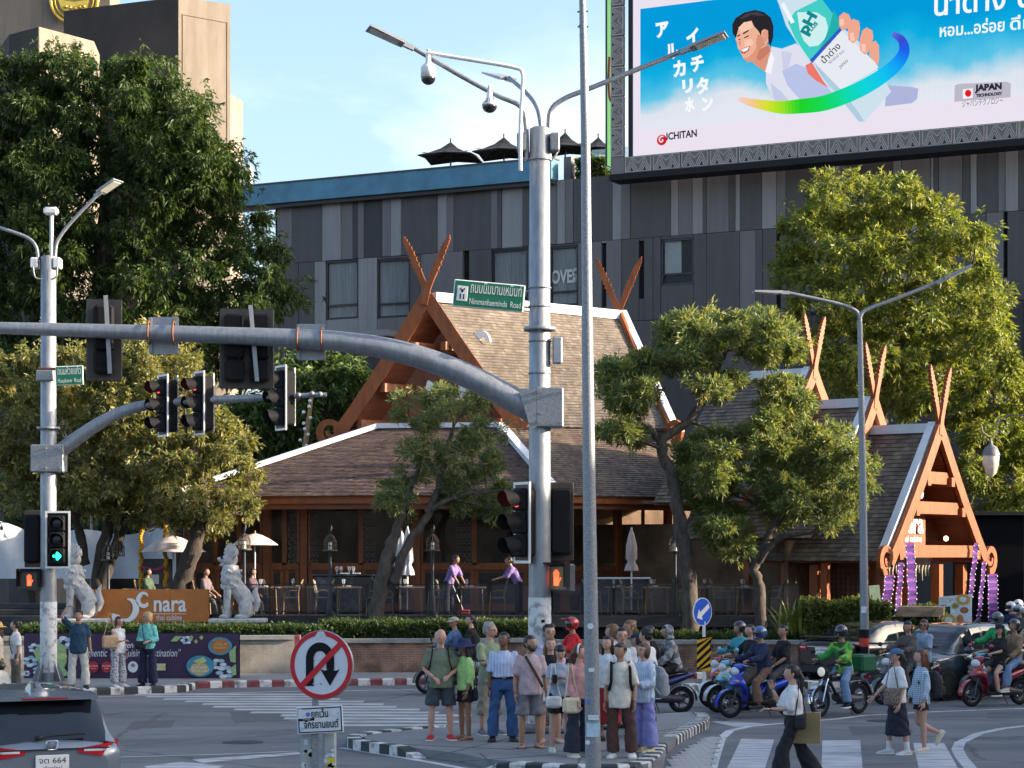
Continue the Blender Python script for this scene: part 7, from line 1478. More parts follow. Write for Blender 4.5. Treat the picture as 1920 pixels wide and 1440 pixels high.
        m = MB();m.beam((-hl*1.006,-.62,1.0),(-hl*1.006,.62,1.0),.02,.014);m.build('tail_gap',trim,root)
    else:
        m = MB();m.loft([[(-hl*.99,y,1.10),(-hl*.90,y,1.13),(-hl*.90,y,1.15),(-hl*1.0,y,1.125)] for y in np.linspace(-hw*.80,hw*.80,9)],smooth=False);m.build('boot_spoiler',trim,root);m = MB();m.beam((-hl*1.008,-.42,.90),(-hl*1.008,.42,.90),.02,.022);m.build('boot_chrome',chrome,root)
    return root
def heading(dx,dy): return math.atan2(dy,dx)
greyP,blackP,slateP,silvP,whiteP = carpaint('steel_grey',(.17,.20,.24),.35),carpaint('black',(.010,.010,.012),.1),carpaint('dark_slate',(.035,.042,.055),.4),carpaint('silver',(.42,.44,.47),.6),carpaint('white',(.62,.62,.62),.05)
def place_rear(px,py_b,z,Y,hd,L_): p = P(px,py_b,Y);d = V((math.cos(hd),math.sin(hd),0));return V((p.x,Y,0))+d*L_/2
h1 = heading(-.44,.90);car('steel grey hatchback seen from behind, plate 664',place_rear(97,1400,1,22.7,h1,4.38),h1,'suv',4.38,1.67,greyP,plate='จต 664')
h2 = heading(.72,.69);car('black saloon with boot spoiler behind the green jacket rider',place_rear(1541,1200,1,50.6,h2,4.45),h2,'sedan',4.45,1.75,blackP,plate='กท 8594')
h3 = heading(-.70,-.714);c3 = P(1672,1240,45.0);car('dark slate hatchback facing the camera behind the two riders',V((c3.x,45.0,0))-V((math.cos(h3),math.sin(h3),0))*2.1,h3,'suv',4.2,1.70,slateP,plate='ขข 21')
c4 = P(1990,1200,50.5);car('silver car cut off at the right edge of the picture',V((c4.x,50.5,0)),h3,'suv',4.2,1.72,silvP)
h5 = heading(.10,1);car('white car cut off at the left edge of the picture',V((P(-168,0,37).x,38.4,0)),h5,'suv',4.3,1.75,whiteP,mirror_m=trim)
# ---------------------------------------------------------------- motorbikes
def spoked_wheel(root,c,r,tw=.09,n=10,m_rim=None,cast=True):
    T = MX.Translation(V(c)) @ MX.Rotation(R(90),4,'X');t = MB();t.tube([T @ V(((r-tw/2)*math.cos(a),(r-tw/2)*math.sin(a),0)) for a in np.linspace(0,6.283,29)[:-1]],tw/2,9,closed=True);o = t.build('wheel',rub,root)
    d = MB();d.tube([T @ V(((r-tw)*math.cos(a),(r-tw)*math.sin(a),0)) for a in np.linspace(0,6.283,25)[:-1]],.018,6,closed=True);k = 5 if cast else 16
    for i in range(k): a = i*2*math.pi/k;d.tube([T @ V((.02*math.cos(a+.4),.02*math.sin(a+.4),0)),T @ V(((r-tw)*math.cos(a),(r-tw)*math.sin(a),0))],.017 if cast else .005,5)
    d.lathe([(.05,-.05),(.05,.05)],12,T);d.build('rim',m_rim or mat('dark_rim',(.10,.10,.105),.4,metal=.6),o)
    T2 = T @ MX.Translation(V((0,0,.06)));b = MB();b.lathe([(.10,0),(.10,.006),(.05,.006),(.05,0)],18,T2,caps=False);b.build('brake_disc',chrome,o);return o
def sweep(root,name,m_,secs,n=14,pw_=2.4):
    """closed shell through super-elliptic sections (x, z centre, half width, half height, lean)"""
    mb = MB();rings = [];cu = spline(secs,4)
    for x,z,hw,hh,ln_ in cu:
        rg_ = []
        for k in range(n):
            a = 2*math.pi*k/n;ca,sa = math.cos(a),math.sin(a);u_ = abs(ca)**(2/pw_)*(1 if ca >= 0 else -1);v_ = abs(sa)**(2/pw_)*(1 if sa >= 0 else -1);rg_.append((x+v_*hh*math.sin(ln_),u_*hw,z+v_*hh*math.cos(ln_)))
        rings.append(rg_)
    mb.loft(rings);return mb.build(name,m_,root)
seatm = mat('black_vinyl_seat',(.016,.016,.017),.55,var=.1);engm = mat('grey_engine',(.07,.07,.072),.45,metal=.5,var=.3,scale=14)
def scooter(label,loc,hd,col,col2=None,steer=0.0,box=None,wheel_r=.265,classic=False,basket=False,mirror_col=None,disc=True):
    """step-through motorbike; local +x is forward"""
    root = empty('motorbike',loc,hd,label,'motorbike','motorbikes waiting at the junction');c2 = col2 or col;wb = .63
    spoked_wheel(root,(wb,0,wheel_r),wheel_r,.085,cast=not classic);spoked_wheel(root,(-wb,0,wheel_r),wheel_r,.095,cast=not classic)
    for s in (-1,1): m = MB();m.tube([(wb,s*.075,wheel_r),(wb-.10,s*.075,wheel_r+.30),(wb-.19,s*.05,.72)],.022,7);m.build('fork',chrome if classic else engm,root)
    fm = MB();rr = []
    for a in np.linspace(R(-5),R(150),12): rr.append([(wb+(wheel_r+.035)*math.cos(a),y,wheel_r+(wheel_r+.035-abs(y)*.18)*math.sin(a)) for y in (-.07,-.04,0,.04,.07)])
    fm.loft(rr,caps=False,open_ring=True);fm.build('front_mudguard',c2 if not classic else chrome,root)
    fm = MB();rr = []
    for a in np.linspace(R(30),R(185),12): rr.append([(-wb+(wheel_r+.045)*math.cos(a),y,wheel_r+(wheel_r+.045-abs(y)*.18)*math.sin(a)) for y in (-.07,0,.07)])
    fm.loft(rr,caps=False,open_ring=True);fm.build('rear_mudguard',trim,root)
    if not classic:
        sweep(root,'leg_shield',col,[(wb-.02,.62,.10,.05,R(60)),(wb-.10,.64,.19,.10,R(50)),(wb-.20,.62,.23,.20,R(24)),(wb-.26,.52,.21,.26,R(10)),(wb-.30,.38,.15,.20,R(-10)),(wb-.34,.28,.10,.08,R(-20))])
        sweep(root,'front_panel',c2,[(wb-.02,.66,.03,.03,0),(wb-.08,.72,.09,.06,R(30)),(wb-.16,.80,.12,.07,R(20)),(wb-.24,.86,.10,.05,0)])
        sweep(root,'floor_board',trim,[(wb-.30,.27,.13,.045,0),(.1,.26,.14,.04,0),(-.12,.29,.12,.06,0)],pw_=4)
        sweep(root,'tail_body',col,[(.02,.44,.08,.10,0),(-.12,.52,.13,.14,0),(-.40,.62,.15,.11,R(-10)),(-.68,.70,.12,.08,R(-14)),(-.90,.76,.06,.05,R(-18))])
    else:
        sweep(root,'fuel_tank',col,[(.30,.74,.05,.06,0),(.22,.75,.12,.09,0),(.05,.74,.13,.09,0),(-.12,.71,.08,.05,0)]);m = MB();m.tube([(wb-.19,0,.72),(.28,0,.62),(.05,0,.34),(-.25,0,.30),(-.63,0,wheel_r)],.03,7);m.tube([(wb-.19,0,.76),(-.1,0,.66),(-.7,0,.68)],.028,7);m.build('frame',trim,root)
    sweep(root,'seat',seatm,[(.06,.72,.06,.03,0),(-.04,.755,.115,.05,0),(-.25,.765,.14,.055,0),(-.42,.80,.13,.055,0),(-.66,.83,.11,.05,0),(-.76,.82,.05,.03,0)],pw_=3)
    sweep(root,'engine',engm,[(.12,.36,.10,.08,0),(-.05,.34,.13,.12,0),(-.30,.30,.12,.10,0),(-wb,wheel_r,.10,.06,0)])
    m = MB();m.tube([(.02,-.12,.22),(-.3,-.16,.22),(-.5,-.17,.27),(-.92,-.17,.36)],[.02,.025,.055,.05],9);m.build('exhaust',engm if not classic else chrome,root)
    hb = MB();hb.tube([(wb-.33,-.34,1.0),(wb-.26,-.18,1.03),(wb-.20,0,.96),(wb-.26,.18,1.03),(wb-.33,.34,1.0)],.014,7);hb.tube([(wb-.20,0,.97),(wb-.17,0,.70)],.03,8);hb.build('handlebar',trim,root)
    for s in (-1,1):
        m = MB();m.tube([(wb-.31,s*.24,1.01),(wb-.335,s*.36,.995)],.02,8);m.build('grip',rub,root);m = MB();m.tube([(wb-.22,s*.20,1.04),(wb-.22,s*.28,1.16),(wb-.24,s*.31,1.21)],.008,5);m.build('mirror_stem',trim,root)
        m = MB();m.ell((wb-.23,s*.33,1.23),(.022,.07,.045),12,8);m.build('mirror',mirror_col or trim,root)
        m = MB();m.tube([(wb-.16,s*.24,1.005),(wb-.20,s*.33,.99)],.007,4);m.build('brake_lever',chrome,root)
    if classic: m = MB();m.lathe([(.03,-.16),(.085,-.12),(.10,-.02),(.10,.01)],18,MX.Translation(V((wb-.06,0,.86))) @ MX.Rotation(R(90),4,'Y'));m.build('headlamp_bowl',trim,root);m = MB();m.ell((wb-.05,0,.86),(.03,.09,.09),14,8);m.build('headlamp',mat('lit_headlamp',(.9,.85,.7),.2,var=0,emit=(1,.9,.7),estr=.06),root)
    else:
        m = MB();m.ell((wb-.10,0,.88),(.075,.125,.085),14,9);m.build('headlamp',lampw,root);sweep(root,'handlebar_cover',col,[(wb-.10,.93,.10,.06,0),(wb-.18,.97,.16,.055,0),(wb-.28,.98,.12,.04,0)])
        for s in (-1,1): m = MB();m.ell((wb-.07,s*.14,.70),(.05,.045,.03),10,6);m.build('indicator',mat('amber_lens',(.6,.25,.02),.2,var=.1),root)
    m = MB();m.rbox((-.90,0,.70),(.07,.16,.07),.02);m.build('tail_lamp',tail_r,root);m = MB();m.beam((-.93,0,.55),(-.99,0,.40),.17,.01);m.build('number_plate',whitep,root)
    m = MB();m.tube([(-.66,-.12,.80),(-.88,-.12,.85),(-.92,0,.85),(-.88,.12,.85),(-.66,.12,.80)],.012,6);m.build('grab_rail',engm,root)
    m = MB();m.tube([(-.08,.12,.22),(-.12,.25,.02)],.012,5);m.build('side_stand',engm,root)
    if box: m = MB();m.rbox((-.80,0,1.05),(.42,.42,.36),.03);m.build('delivery_box',box,root);m = MB();m.rbox((-.80,0,1.245),(.43,.43,.03),.01);m.build('box_lid',trim,root)
    return root
def bike_at(pxf,Yf,dx,dy,r=.265):
    """place by the ground point under the front wheel"""
    hd = heading(dx,dy);p = P(pxf,0,Yf);d = V((math.cos(hd),math.sin(hd),0));return V((p.x,Yf,0))-d*.63,hd
bl_m,red_m,lblue_m,wht_m,dark_m,maroon_m = carpaint('bright_blue',(.008,.045,.46),.1),carpaint('red',(.36,.012,.02),.1),carpaint('sky_blue',(.10,.46,.60),.0),carpaint('cream_white',(.60,.62,.60),0),carpaint('soft_black',(.015,.015,.018),.1),carpaint('maroon',(.28,.012,.03),.2)
BK = {}
def bk(key,label,pxf,Yf,dx,dy,*a,**k): l_,h_ = bike_at(pxf,Yf,dx,dy);BK[key] = scooter(label,l_,h_,*a,**k);return BK[key]
bk('blue','bright blue step through motorbike, front one of the three on the left',1369,40.2,-.92,-.39,bl_m)
bk('sky','white and sky blue scooter behind the bright blue motorbike',1346,41.6,-.90,-.43,lblue_m,wht_m,mirror_col=lblue_m)
bk('red3','red and white scooter farthest back of the three on the left',1332,43.0,-.90,-.43,red_m,wht_m)
bk('classic','black classic motorbike with round lit headlamp under the green jacket rider',1537,40.4,-.70,-.71,dark_m,classic=True,wheel_r=.30)
bk('two','black scooter carrying the brown shirt and pale blue shirt men',1655,43.8,-.84,-.54,dark_m,wheel_r=.27)
bk('maroon','shiny red scooter ridden by the black dress woman',1822,43.2,-.88,-.47,maroon_m,red_m,mirror_col=maroon_m)
bk('pale','pale blue scooter half hidden behind the shiny red scooter',1822,45.2,-.86,-.5,lblue_m,silvP)
bk('camo','dark blue motorbike under the rider in the camouflage hood',1160,41.2,-.97,-.22,carpaint('navy',(.012,.02,.10),.2))
bk('redhelm','dark motorbike hidden by the crowd under the red helmet rider',1010,41.8,-.97,-.22,red_m)
bk('pair','white and black scooter behind the bald man',800,47.2,-.95,.30,wht_m,dark_m,wheel_r=.27)
bk('edge','red scooter cut off at the lower right edge',2160,34.2,.9,-.3,red_m)
MB().rbox((-.72,0,.98),(.5,.42,.34),.04).build('delivery_box',mat('dark_green_bag',(.01,.10,.04),.6,var=.2),BK['classic'])
# ---------------------------------------------------------------- people
SK = {k: mat('skin_'+k,c,.5,var=.06,scale=12,sub=.08) for k,c in dict(fair=(.50,.29,.21),tan=(.37,.20,.13),brown=(.24,.125,.075),dark=(.17,.085,.05),pink=(.52,.28,.21)).items()}
HAIR = {k: mat('hair_'+k,c,.45,var=.3,scale=30,stretch=(1,1,.15),bump=.3,bscale=60) for k,c in dict(black=(.012,.010,.010),brown=(.06,.032,.018),grey=(.26,.25,.23),blond=(.42,.28,.13),light=(.16,.085,.04),auburn=(.09,.03,.015)).items()}
eyem = mat('eye_white',(.6,.58,.55),.3,var=0);irism = mat('dark_iris',(.015,.012,.01),.3,var=0);lipm = mat('lips',(.34,.11,.09),.5,var=0)
def cloth(key,c,rough=.88,var=.16): return mat('cloth_'+key,c,rough,var=var,scale=9,bump=.5,bscale=24)
def pattern_cloth(key,c1,c2,kind,sc=30):
    if key in _M: return _M[key]
    m = bpy.data.materials.new(key);m.use_nodes = True;n = m.node_tree;b = n.nodes['Principled BSDF'];l = n.links.new;b.inputs['Roughness'].default_value = .88;t = n.nodes.new('ShaderNodeTexCoord');r = n.nodes.new('ShaderNodeValToRGB');r.color_ramp.elements[0].color = c1+(1,);r.color_ramp.elements[1].color = c2+(1,)
    if kind in ('stripe','plaid'):
        w = n.nodes.new('ShaderNodeTexWave');w.inputs['Scale'].default_value = sc;w.bands_direction = 'X';l(t.outputs['Object'],w.inputs[0]);src = w.outputs['Fac']
        if kind == 'plaid':
            w2 = n.nodes.new('ShaderNodeTexWave');w2.inputs['Scale'].default_value = sc;w2.bands_direction = 'Z';l(t.outputs['Object'],w2.inputs[0]);mx_ = n.nodes.new('ShaderNodeMath');mx_.operation = 'MAXIMUM';l(src,mx_.inputs[0]);l(w2.outputs['Fac'],mx_.inputs[1]);src = mx_.outputs[0]
        r.color_ramp.elements[0].position = .55;r.color_ramp.elements[1].position = .75
    elif kind == 'camo':
        z = n.nodes.new('ShaderNodeTexNoise');z.inputs['Scale'].default_value = sc;z.inputs['Detail'].default_value = 2;l(t.outputs['Object'],z.inputs[0]);src = z.outputs['Fac'];r.color_ramp.interpolation = 'CONSTANT';r.color_ramp.elements[1].position = .5;e = r.color_ramp.elements.new(.58);e.color = tuple(x*.4 for x in c1)+(1,)
    else:
        z = n.nodes.new('ShaderNodeTexVoronoi');z.inputs['Scale'].default_value = sc;l(t.outputs['Object'],z.inputs[0]);src = z.outputs['Distance'];r.color_ramp.elements[0].position = .30;r.color_ramp.elements[1].position = .42
    l(src,r.inputs[0]);l(r.outputs[0],b.inputs['Base Color']);_M[key] = m;return m
def etube(mb,pts,rx,ry,xdir=V((1,0,0)),n=16):
    """elliptical flat-ended tube; rx along xdir, ry across"""
    pts = [V(p) for p in pts];k = len(pts);rings = []
    for i,p in enumerate(pts):
        t = (pts[min(i+1,k-1)]-pts[max(i-1,0)]).normalized();x = (xdir-t*xdir.dot(t)).normalized();y = t.cross(x);rings.append([p+x*rx[i]*math.cos(2*math.pi*j/n)+y*ry[i]*math.sin(2*math.pi*j/n) for j in range(n)])
    mb.loft(rings)
def head_mb(M,s,female=False,beard=None,smile=False):
    """face with sockets, nose, lips, ears; s = head height; M: x to person's left, -y forward, z up, origin head centre"""
    mb = MB();n,mm = 30,22;vs = [];fs = []
    def pt(a,b):
        dx,dy,dz = math.cos(b)*math.cos(a),math.cos(b)*math.sin(a),math.sin(b);x,y,z = .345*dx,.43*dy,.5*dz
        lo = max(0,-dz);x *= 1-(.34 if female else .27)*lo**1.4
        if dy > 0: y *= 1-.25*lo
        if dy < 0: y *= 1+.02*lo-.10*max(0,dz)**2
        fr = max(0,-dy)
        if fr > .2:
            y -= .085*math.exp(-(x/.055)**2-((z+.075)/.075)**2)+.05*math.exp(-(x/.035)**2-((z+.0)/.10)**2)
            for ex in (-.145,.145): y += .04*math.exp(-((x-ex)/.07)**2-((z-.015)/.05)**2)
            y -= .018*math.exp(-(x/.2)**2-((z-.09)/.04)**2)+.03*math.exp(-(x/.10)**2-((z+.255)/.05)**2)+.03*math.exp(-(x/.10)**2-((z+.43)/.07)**2)
        return (x,y+.0,z)
    vs.append(pt(0,-math.pi/2))
    for i in range(1,mm): vs += [pt(2*math.pi*j/n,-math.pi/2+math.pi*i/mm) for j in range(n)]
    vs.append(pt(0,math.pi/2));t = len(vs)-1
    for j in range(n): fs.append((0,1+(j+1) % n,1+j));fs.append((t,t-n+j,t-n+(j+1) % n))
    for i in range(mm-2):
        for j in range(n): fs.append((1+i*n+j,1+i*n+(j+1) % n,1+(i+1)*n+(j+1) % n,1+(i+1)*n+j))
    T = M @ MX.Diagonal((s,s,s,1));mb.add(vs,fs,0,T,True)
    for e in (-1,1):
        mb.ell((e*.345,.04,-.03),(.045,.075,.115),8,6,M=T);mb.ell((e*.14,-.365,.015),(.055,.03,.026),8,6,M=T,mi=1);mb.ell((e*.14,-.39,.015),(.026,.012,.026),8,5,M=T,mi=2)
        mb.ell((e*.15,-.385,.095),(.085,.025,.016),8,5,M=T,mi=2)
    mb.ell((0,-.415,-.245),(.10,.022,.022),10,5,M=T,mi=3);mb.ell((0,-.412,-.285),(.085,.024,.022),10,5,M=T,mi=3)
    if smile: mb.ell((0,-.435,-.262),(.075,.012,.014),8,5,M=T,mi=1)
    if beard: mb.ell((0,-.22,-.40),(.23,.20,.12),12,7,M=T,mi=2);
    if beard:
        for e in (-1,1): mb.ell((e*.26,-.15,-.22),(.075,.17,.16),8,6,M=T,mi=2)
        mb.ell((0,-.405,-.195),(.11,.03,.02),8,5,M=T,mi=2)
    return mb
def hand_mb(mb,w,d,pn,s,curl=.35,side=1):
    """w wrist, d pointing direction, pn palm normal; palm, four fingers of unequal length and a side thumb"""
    w,d,pn = V(w),V(d).normalized(),V(pn);pn = (pn-d*pn.dot(d)).normalized();x = d.cross(pn)*side                     # x: towards the thumb
    T = frame(w+d*.045*s,x,pn);mb.ell((0,0,0),(.040*s,.052*s,.016*s),10,7,M=MX.Translation(w+d*.045*s) @ frame(V((0,0,0)),x,pn).to_3x3().to_4x4())
    for k,l in ((.030,.072),(.010,.082),(-.010,.076),(-.029,.058)):
        a = w+d*.088*s+x*k*s;b = a+(d*math.cos(curl)+pn*math.sin(curl)).normalized()*l*.5*s;c = b+(d*math.cos(curl*2.4)+pn*math.sin(curl*2.4)).normalized()*l*.5*s;mb.tube([a-d*.02*s,a,b,c],[.0095*s,.0095*s,.009*s,.007*s],6)
    a = w+d*.028*s+x*.034*s;b = a+(d*.65+x*.65+pn*.25).normalized()*.038*s;c = b+(d*.9+x*.2+pn*.4).normalized()*.032*s;mb.tube([a-x*.012*s,a,b,c],[.012*s,.0115*s,.0105*s,.008*s],6)
def join_meshes(name,parts,mats):
    b = bmesh.new()
    for me in parts: b.from_mesh(me)
    out_ = bpy.data.meshes.new(name);b.to_mesh(out_);b.free()
    for me in parts: bpy.data.meshes.remove(me)
    for m in mats: out_.materials.append(m)
    return out_
shoeb = cloth('black_shoe',(.015,.015,.016),.6)
def person(label,loc,rz,h=1.68,skin='tan',female=False,top=None,bottom=None,shoes=None,hair=('short','black'),pose=None,yaw=0.0,pitch=0.0,head_gear=None,beard=False,glasses=None,smile=False,seat_z=None,group='people at the crossing',fat=1.0,lean=(0,0,1),strap=None,name='person',toe=None,belt=False):
    """top: (material, sleeve 0..1, looseness, hem); bottom: (kind, material, length 0..1, hem width)"""
    po = dict(la=((.16,.03,-1),(.08,-.12,-1)),ra=((-.16,.03,-1),(-.08,-.12,-1)),ll=((.07,-.01,-1),(.02,.03,-1)),rl=((-.07,-.01,-1),(-.02,.03,-1)),lf=None,rf=None,lp=None,rp=None,lc=.35,rc=.35)
    po.update(pose or {});H = h;N = lambda v: V(v).normalized()
    sw = (.088 if female else .100)*H*(.6+.4*fat);hw_ = .055*H;up_ = N(lean);side = V((1,0,0));hipz = .52*H;tl,sl_,ul,fl = .245*H,.235*H,.165*H,.150*H
    pel = V((0,0,0));J = {}
    for k,s in (('l',1),('r',-1)):
        hp = V((s*hw_,0,0));td,s2 = po[k+'l'];kn = hp+N(td)*tl;an = kn+N(s2)*sl_;J[k] = [hp,kn,an]
    low = min(J['l'][2].z,J['r'][2].z);pz = seat_z if seat_z is not None else -low+.042*H
    off_ = V((0,0,pz));pel = off_.copy()
    for k in 'lr': J[k] = [q+off_ for q in J[k]]
    nk = pel+up_*(.305*H);wa = pel+up_*(.10*H);ch = pel+up_*(.20*H);fwd = V((0,-1,0));hn = V((0,0,1))*.6+up_*.4
    hc = nk+hn.normalized()*(.100*H)+V((0,-.012*H,0));SHO = {}
    for k,s in (('l',1),('r',-1)):
        sh = nk-up_*.034*H+side*s*sw*.94;ud,fd = po[k+'a'];el = sh+N(ud)*ul;wr = el+N(fd)*fl;SHO[k] = [sh,el,wr,N(fd)]
    root = empty(name,loc,rz,label,'person',group)
    b = MB();f = fat
    etube(b,[pel-up_*.04*H,pel+up_*.02*H,wa,ch,pel+up_*.265*H,nk],[.085*H*f,.092*H*f,.074*H*f,.082*H*f,sw*.74,.034*H],[.058*H*f,.062*H*f,.052*H*f,.058*H*f,.044*H,.033*H])
    b.tube([nk-up_*.03*H,hc],[.034*H,.032*H],12)
    for k in 'lr':
        hp,kn,an = J[k];b.tube([hp+V((0,0,.02)),hp.lerp(kn,.3),kn,kn.lerp(an,.3),an-V((0,0,.0))],[.046*H*f,.046*H*f,.030*H,.033*H,.021*H],12);sh,el,wr,fd = SHO[k];b.ell(sh,.027*H);b.tube([sh,sh.lerp(el,.5),el,el.lerp(wr,.3),wr],[.029*H,.027*H,.021*H,.022*H,.0155*H],10)
    bm = remesh(b,.019,3,'body');yawM = MX.Rotation(yaw,4,'Z') @ MX.Rotation(pitch,4,'X');Mh = MX.Translation(hc) @ yawM;hs = .142*H
    ex = head_mb(Mh,hs,female,beard,smile)
    for k,s in (('l',1),('r',-1)):
        sh,el,wr,fd = SHO[k];d = N(po[k+'f']) if po[k+'f'] else fd;pn = V(po[k+'p']) if po[k+'p'] else (V((-s,-.3,0)) if abs(d.z) > .7 else V((0,0,-1)));hand_mb(ex,wr,d,pn,H/1.7,po[k+'c'],side=-s)
    hm = ex.mesh('head',[]);skm = SK[skin];hk = HAIR[hair[1]] if hair else HAIR['black']
    obj_from(join_meshes('body',[bm,hm],[skm,eyem,irism if not beard else hk,lipm]),'body',root)
    # ---- clothing
    if top:
        tmat,slv,loose,hem = top;g = .010+.012*loose;c = MB();hb = pel+up_*hem*H
        etube(c,[hb,pel+up_*.03*H if hem < 0 else hb+up_*.01,wa,ch,pel+up_*.258*H,pel+up_*.288*H,nk+up_*.006*H],[.088*H*f+g*1.2,.089*H*f+g,.077*H*f+g*1.1,.086*H*f+g,sw*.86+g*.5,sw*.56,.040*H],[.064*H*f+g*1.2,.066*H*f+g,.058*H*f+g*1.3,.066*H*f+g,.056*H+g*.4,.047*H,.040*H])
        for k in 'lr':
            sh,el,wr,fd = SHO[k];c.ell(sh,.030*H+g*.3)
            if slv > .05:
                if slv <= .52: e = sh.lerp(el,min(1,slv*2));c.tube([sh,sh.lerp(e,.5),e],[.031*H+g*.5,.031*H+g*.7,.031*H+g*1.0],12)
                else: e = el.lerp(wr,(slv-.5)*2);c.tube([sh,sh.lerp(el,.5),el,e],[.034*H+g*.6,.032*H+g*.8,.027*H+g,.022*H+g*.8],12)
        me = remesh(c,.017,3,'shirt',folds=.0042);me.materials.append(tmat);obj_from(me,'shirt',root)
    if bottom:
        kind,bmat,ln_,hemw = bottom;c = MB()
        if kind in ('skirt','dress'):
            L_ = (tl+sl_)*ln_;mid = (J['l'][2]+J['r'][2])/2;dn = (mid-pel).normalized();etube(c,[pel+up_*.085*H,pel+up_*.02*H,pel+dn*L_*.5,pel+dn*(L_+.04*H)],[.080*H*f,.100*H*f,.112*H+hemw*.3,.12*H+hemw],[.060*H*f,.074*H*f,.082*H+hemw*.3,.085*H+hemw])
        else:
            etube(c,[pel-up_*.05*H,pel+up_*.0,pel+up_*.085*H],[.092*H*f+.008,.099*H*f+.008,.084*H*f+.008],[.066*H*f+.008,.070*H*f+.008,.062*H*f+.008])
            for k in 'lr':
                hp,kn,an = J[k];d1 = (kn-hp).length;tot = tl+sl_;dist = tot*ln_
                if dist <= tl: e = hp.lerp(kn,dist/tl);c.tube([hp+V((0,0,.02*H)),hp.lerp(e,.5),e],[.052*H*f,.050*H*f+.004,.047*H*f+.008+hemw*.8],14)
                else: e = kn.lerp(an,(dist-tl)/sl_);c.tube([hp+V((0,0,.02*H)),hp.lerp(kn,.35),kn,kn.lerp(e,.5),e],[.052*H*f,.050*H*f+.004,.037*H+.006+hemw*.35,.038*H+.008+hemw*.7,.028*H+.010+hemw],14)
        me = remesh(c,.017,3,kind if kind in ('skirt','dress','shorts') else 'trousers',folds=.0045);me.materials.append(bmat);obj_from(me,kind if kind in ('skirt','dress','shorts') else 'trousers',root)
    if belt: c = MB();etube(c,[pel+up_*.052*H,pel+up_*.075*H],[.097*H*f+.012]*2,[.068*H*f+.012]*2,n=24);bo_ = c.build('belt',blkp,root);c = MB();c.rbox(pel+up_*.064*H+V((0,-(.068*H*f+.016),0)),(.05,.012,.04),.006);c.build('buckle',chrome,bo_)
    sm,sole,stype = shoes if shoes else (shoeb,shoeb,'shoe')
    for k,s in (('l',1),('r',-1)):
        hp,kn,an = J[k];td = N(po[k+'l'][1]);fd = V(toe[k]) if toe and k in toe else V((s*.18,-1,0));fd = fd.normalized();upf = V((0,0,1));upf = (upf-fd*upf.dot(fd)).normalized();xs_ = fd.cross(upf);base = an-upf*.042*H
        prof = [(-.045,.020,.012,.030),(-.030,.030,.0,.048),(.0,.032,.0,.050),(.04,.034,.0,.040),(.08,.036,.0,.026),(.105,.030,.0,.020),(.118,.014,.003,.012)];rings = []
        for t,w,z0,z1 in prof:
            c_ = base+fd*t*H;rings.append([c_+xs_*w*H*math.cos(a)*1.0+upf*((z0+z1)/2+(z1-z0)/2*math.sin(a))*H for a in np.linspace(0,6.283,13)[:-1]])
        if stype == 'sandal':
            ft = MB();ft.loft([[q*1.0 for q in r] for r in rings]);me = ft.mesh('foot',skm);obj_from(me,'foot',root);st_ = MB();st_.loft([[base+fd*t*H+xs_*w*H*1.1*sg+upf*z for sg,z in ((-1,-.012),(1,-.012),(1,.006),(-1,.006))] for t,w,*_ in prof],smooth=False);st_.tube([base+fd*.07*H-xs_*.04*H,base+fd*.06*H+upf*.032*H,base+fd*.07*H+xs_*.04*H],.014,6);st_.build('shoe',sm,root)
        else:
            ft = MB();ft.loft(rings);o = ft.build('shoe',sm,root);so2 = MB();so2.loft([[base+fd*t*H*1.03+xs_*w*H*1.06*sg+upf*z for sg,z in ((-1,-.006),(1,-.006),(1,.016),(-1,.016))] for t,w,*_ in prof],smooth=False);so2.build('sole',sole,o)
            if stype == 'sock': sk_ = MB();sk_.tube([an-td*.0,an-td*.08*H],[.026*H,.028*H],10);sk_.build('sock',cloth('white_sock',(.66,.66,.68)),root)
    # ---- hair and headgear
    Th = Mh @ MX.Diagonal((hs,hs,hs,1))
    if hair and hair[0] != 'bald':
        c = MB();hk_ = hair[0]
        c.ell((0,.06,.13),(.385,.44,.41),20,14,M=Th)
        if hk_ == 'thin': c = MB();c.ell((0,.17,.04),(.375,.36,.26),18,12,M=Th)
        if hk_ in ('short','mid','bob','long','pony','bun'): c.ell((0,.18,-.02),(.37,.33,.36),16,10,M=Th)
        if hk_ in ('mid','bob'):
            for e in (-1,1): c.ell((e*.30,.06,-.06),(.12,.26,.34),12,8,M=Th)
            c.ell((0,.22,-.22),(.36,.24,.34),14,9,M=Th)
        if hk_ == 'long':
            for e in (-1,1): c.tube([Th @ V((e*.28,.05,.1)),Th @ V((e*.36,.08,-.3)),Th @ V((e*.36,.12,-.8)),Th @ V((e*.28,.14,-1.25))],[.13*hs,.14*hs,.13*hs,.06*hs],10)
            c.tube([Th @ V((0,.25,.1)),Th @ V((0,.34,-.4)),Th @ V((0,.36,-.9)),Th @ V((0,.34,-1.5))],[.30*hs,.30*hs,.27*hs,.10*hs],12)
        if hk_ == 'pony': c.ell((0,.46,.05),(.12,.12,.12),10,7,M=Th);c.tube([Th @ V((0,.5,.05)),Th @ V((0,.62,-.3)),Th @ V((0,.58,-.9)),Th @ V((0,.52,-1.35))],[.10*hs,.15*hs,.13*hs,.03*hs],9)
        if hk_ == 'bun': c.ell((0,.38,.38),(.18,.18,.16),10,7,M=Th)
        if hk_ in ('mid','bob','fringe'): c.ell((0,-.20,.30),(.30,.20,.15),14,8,M=Th)
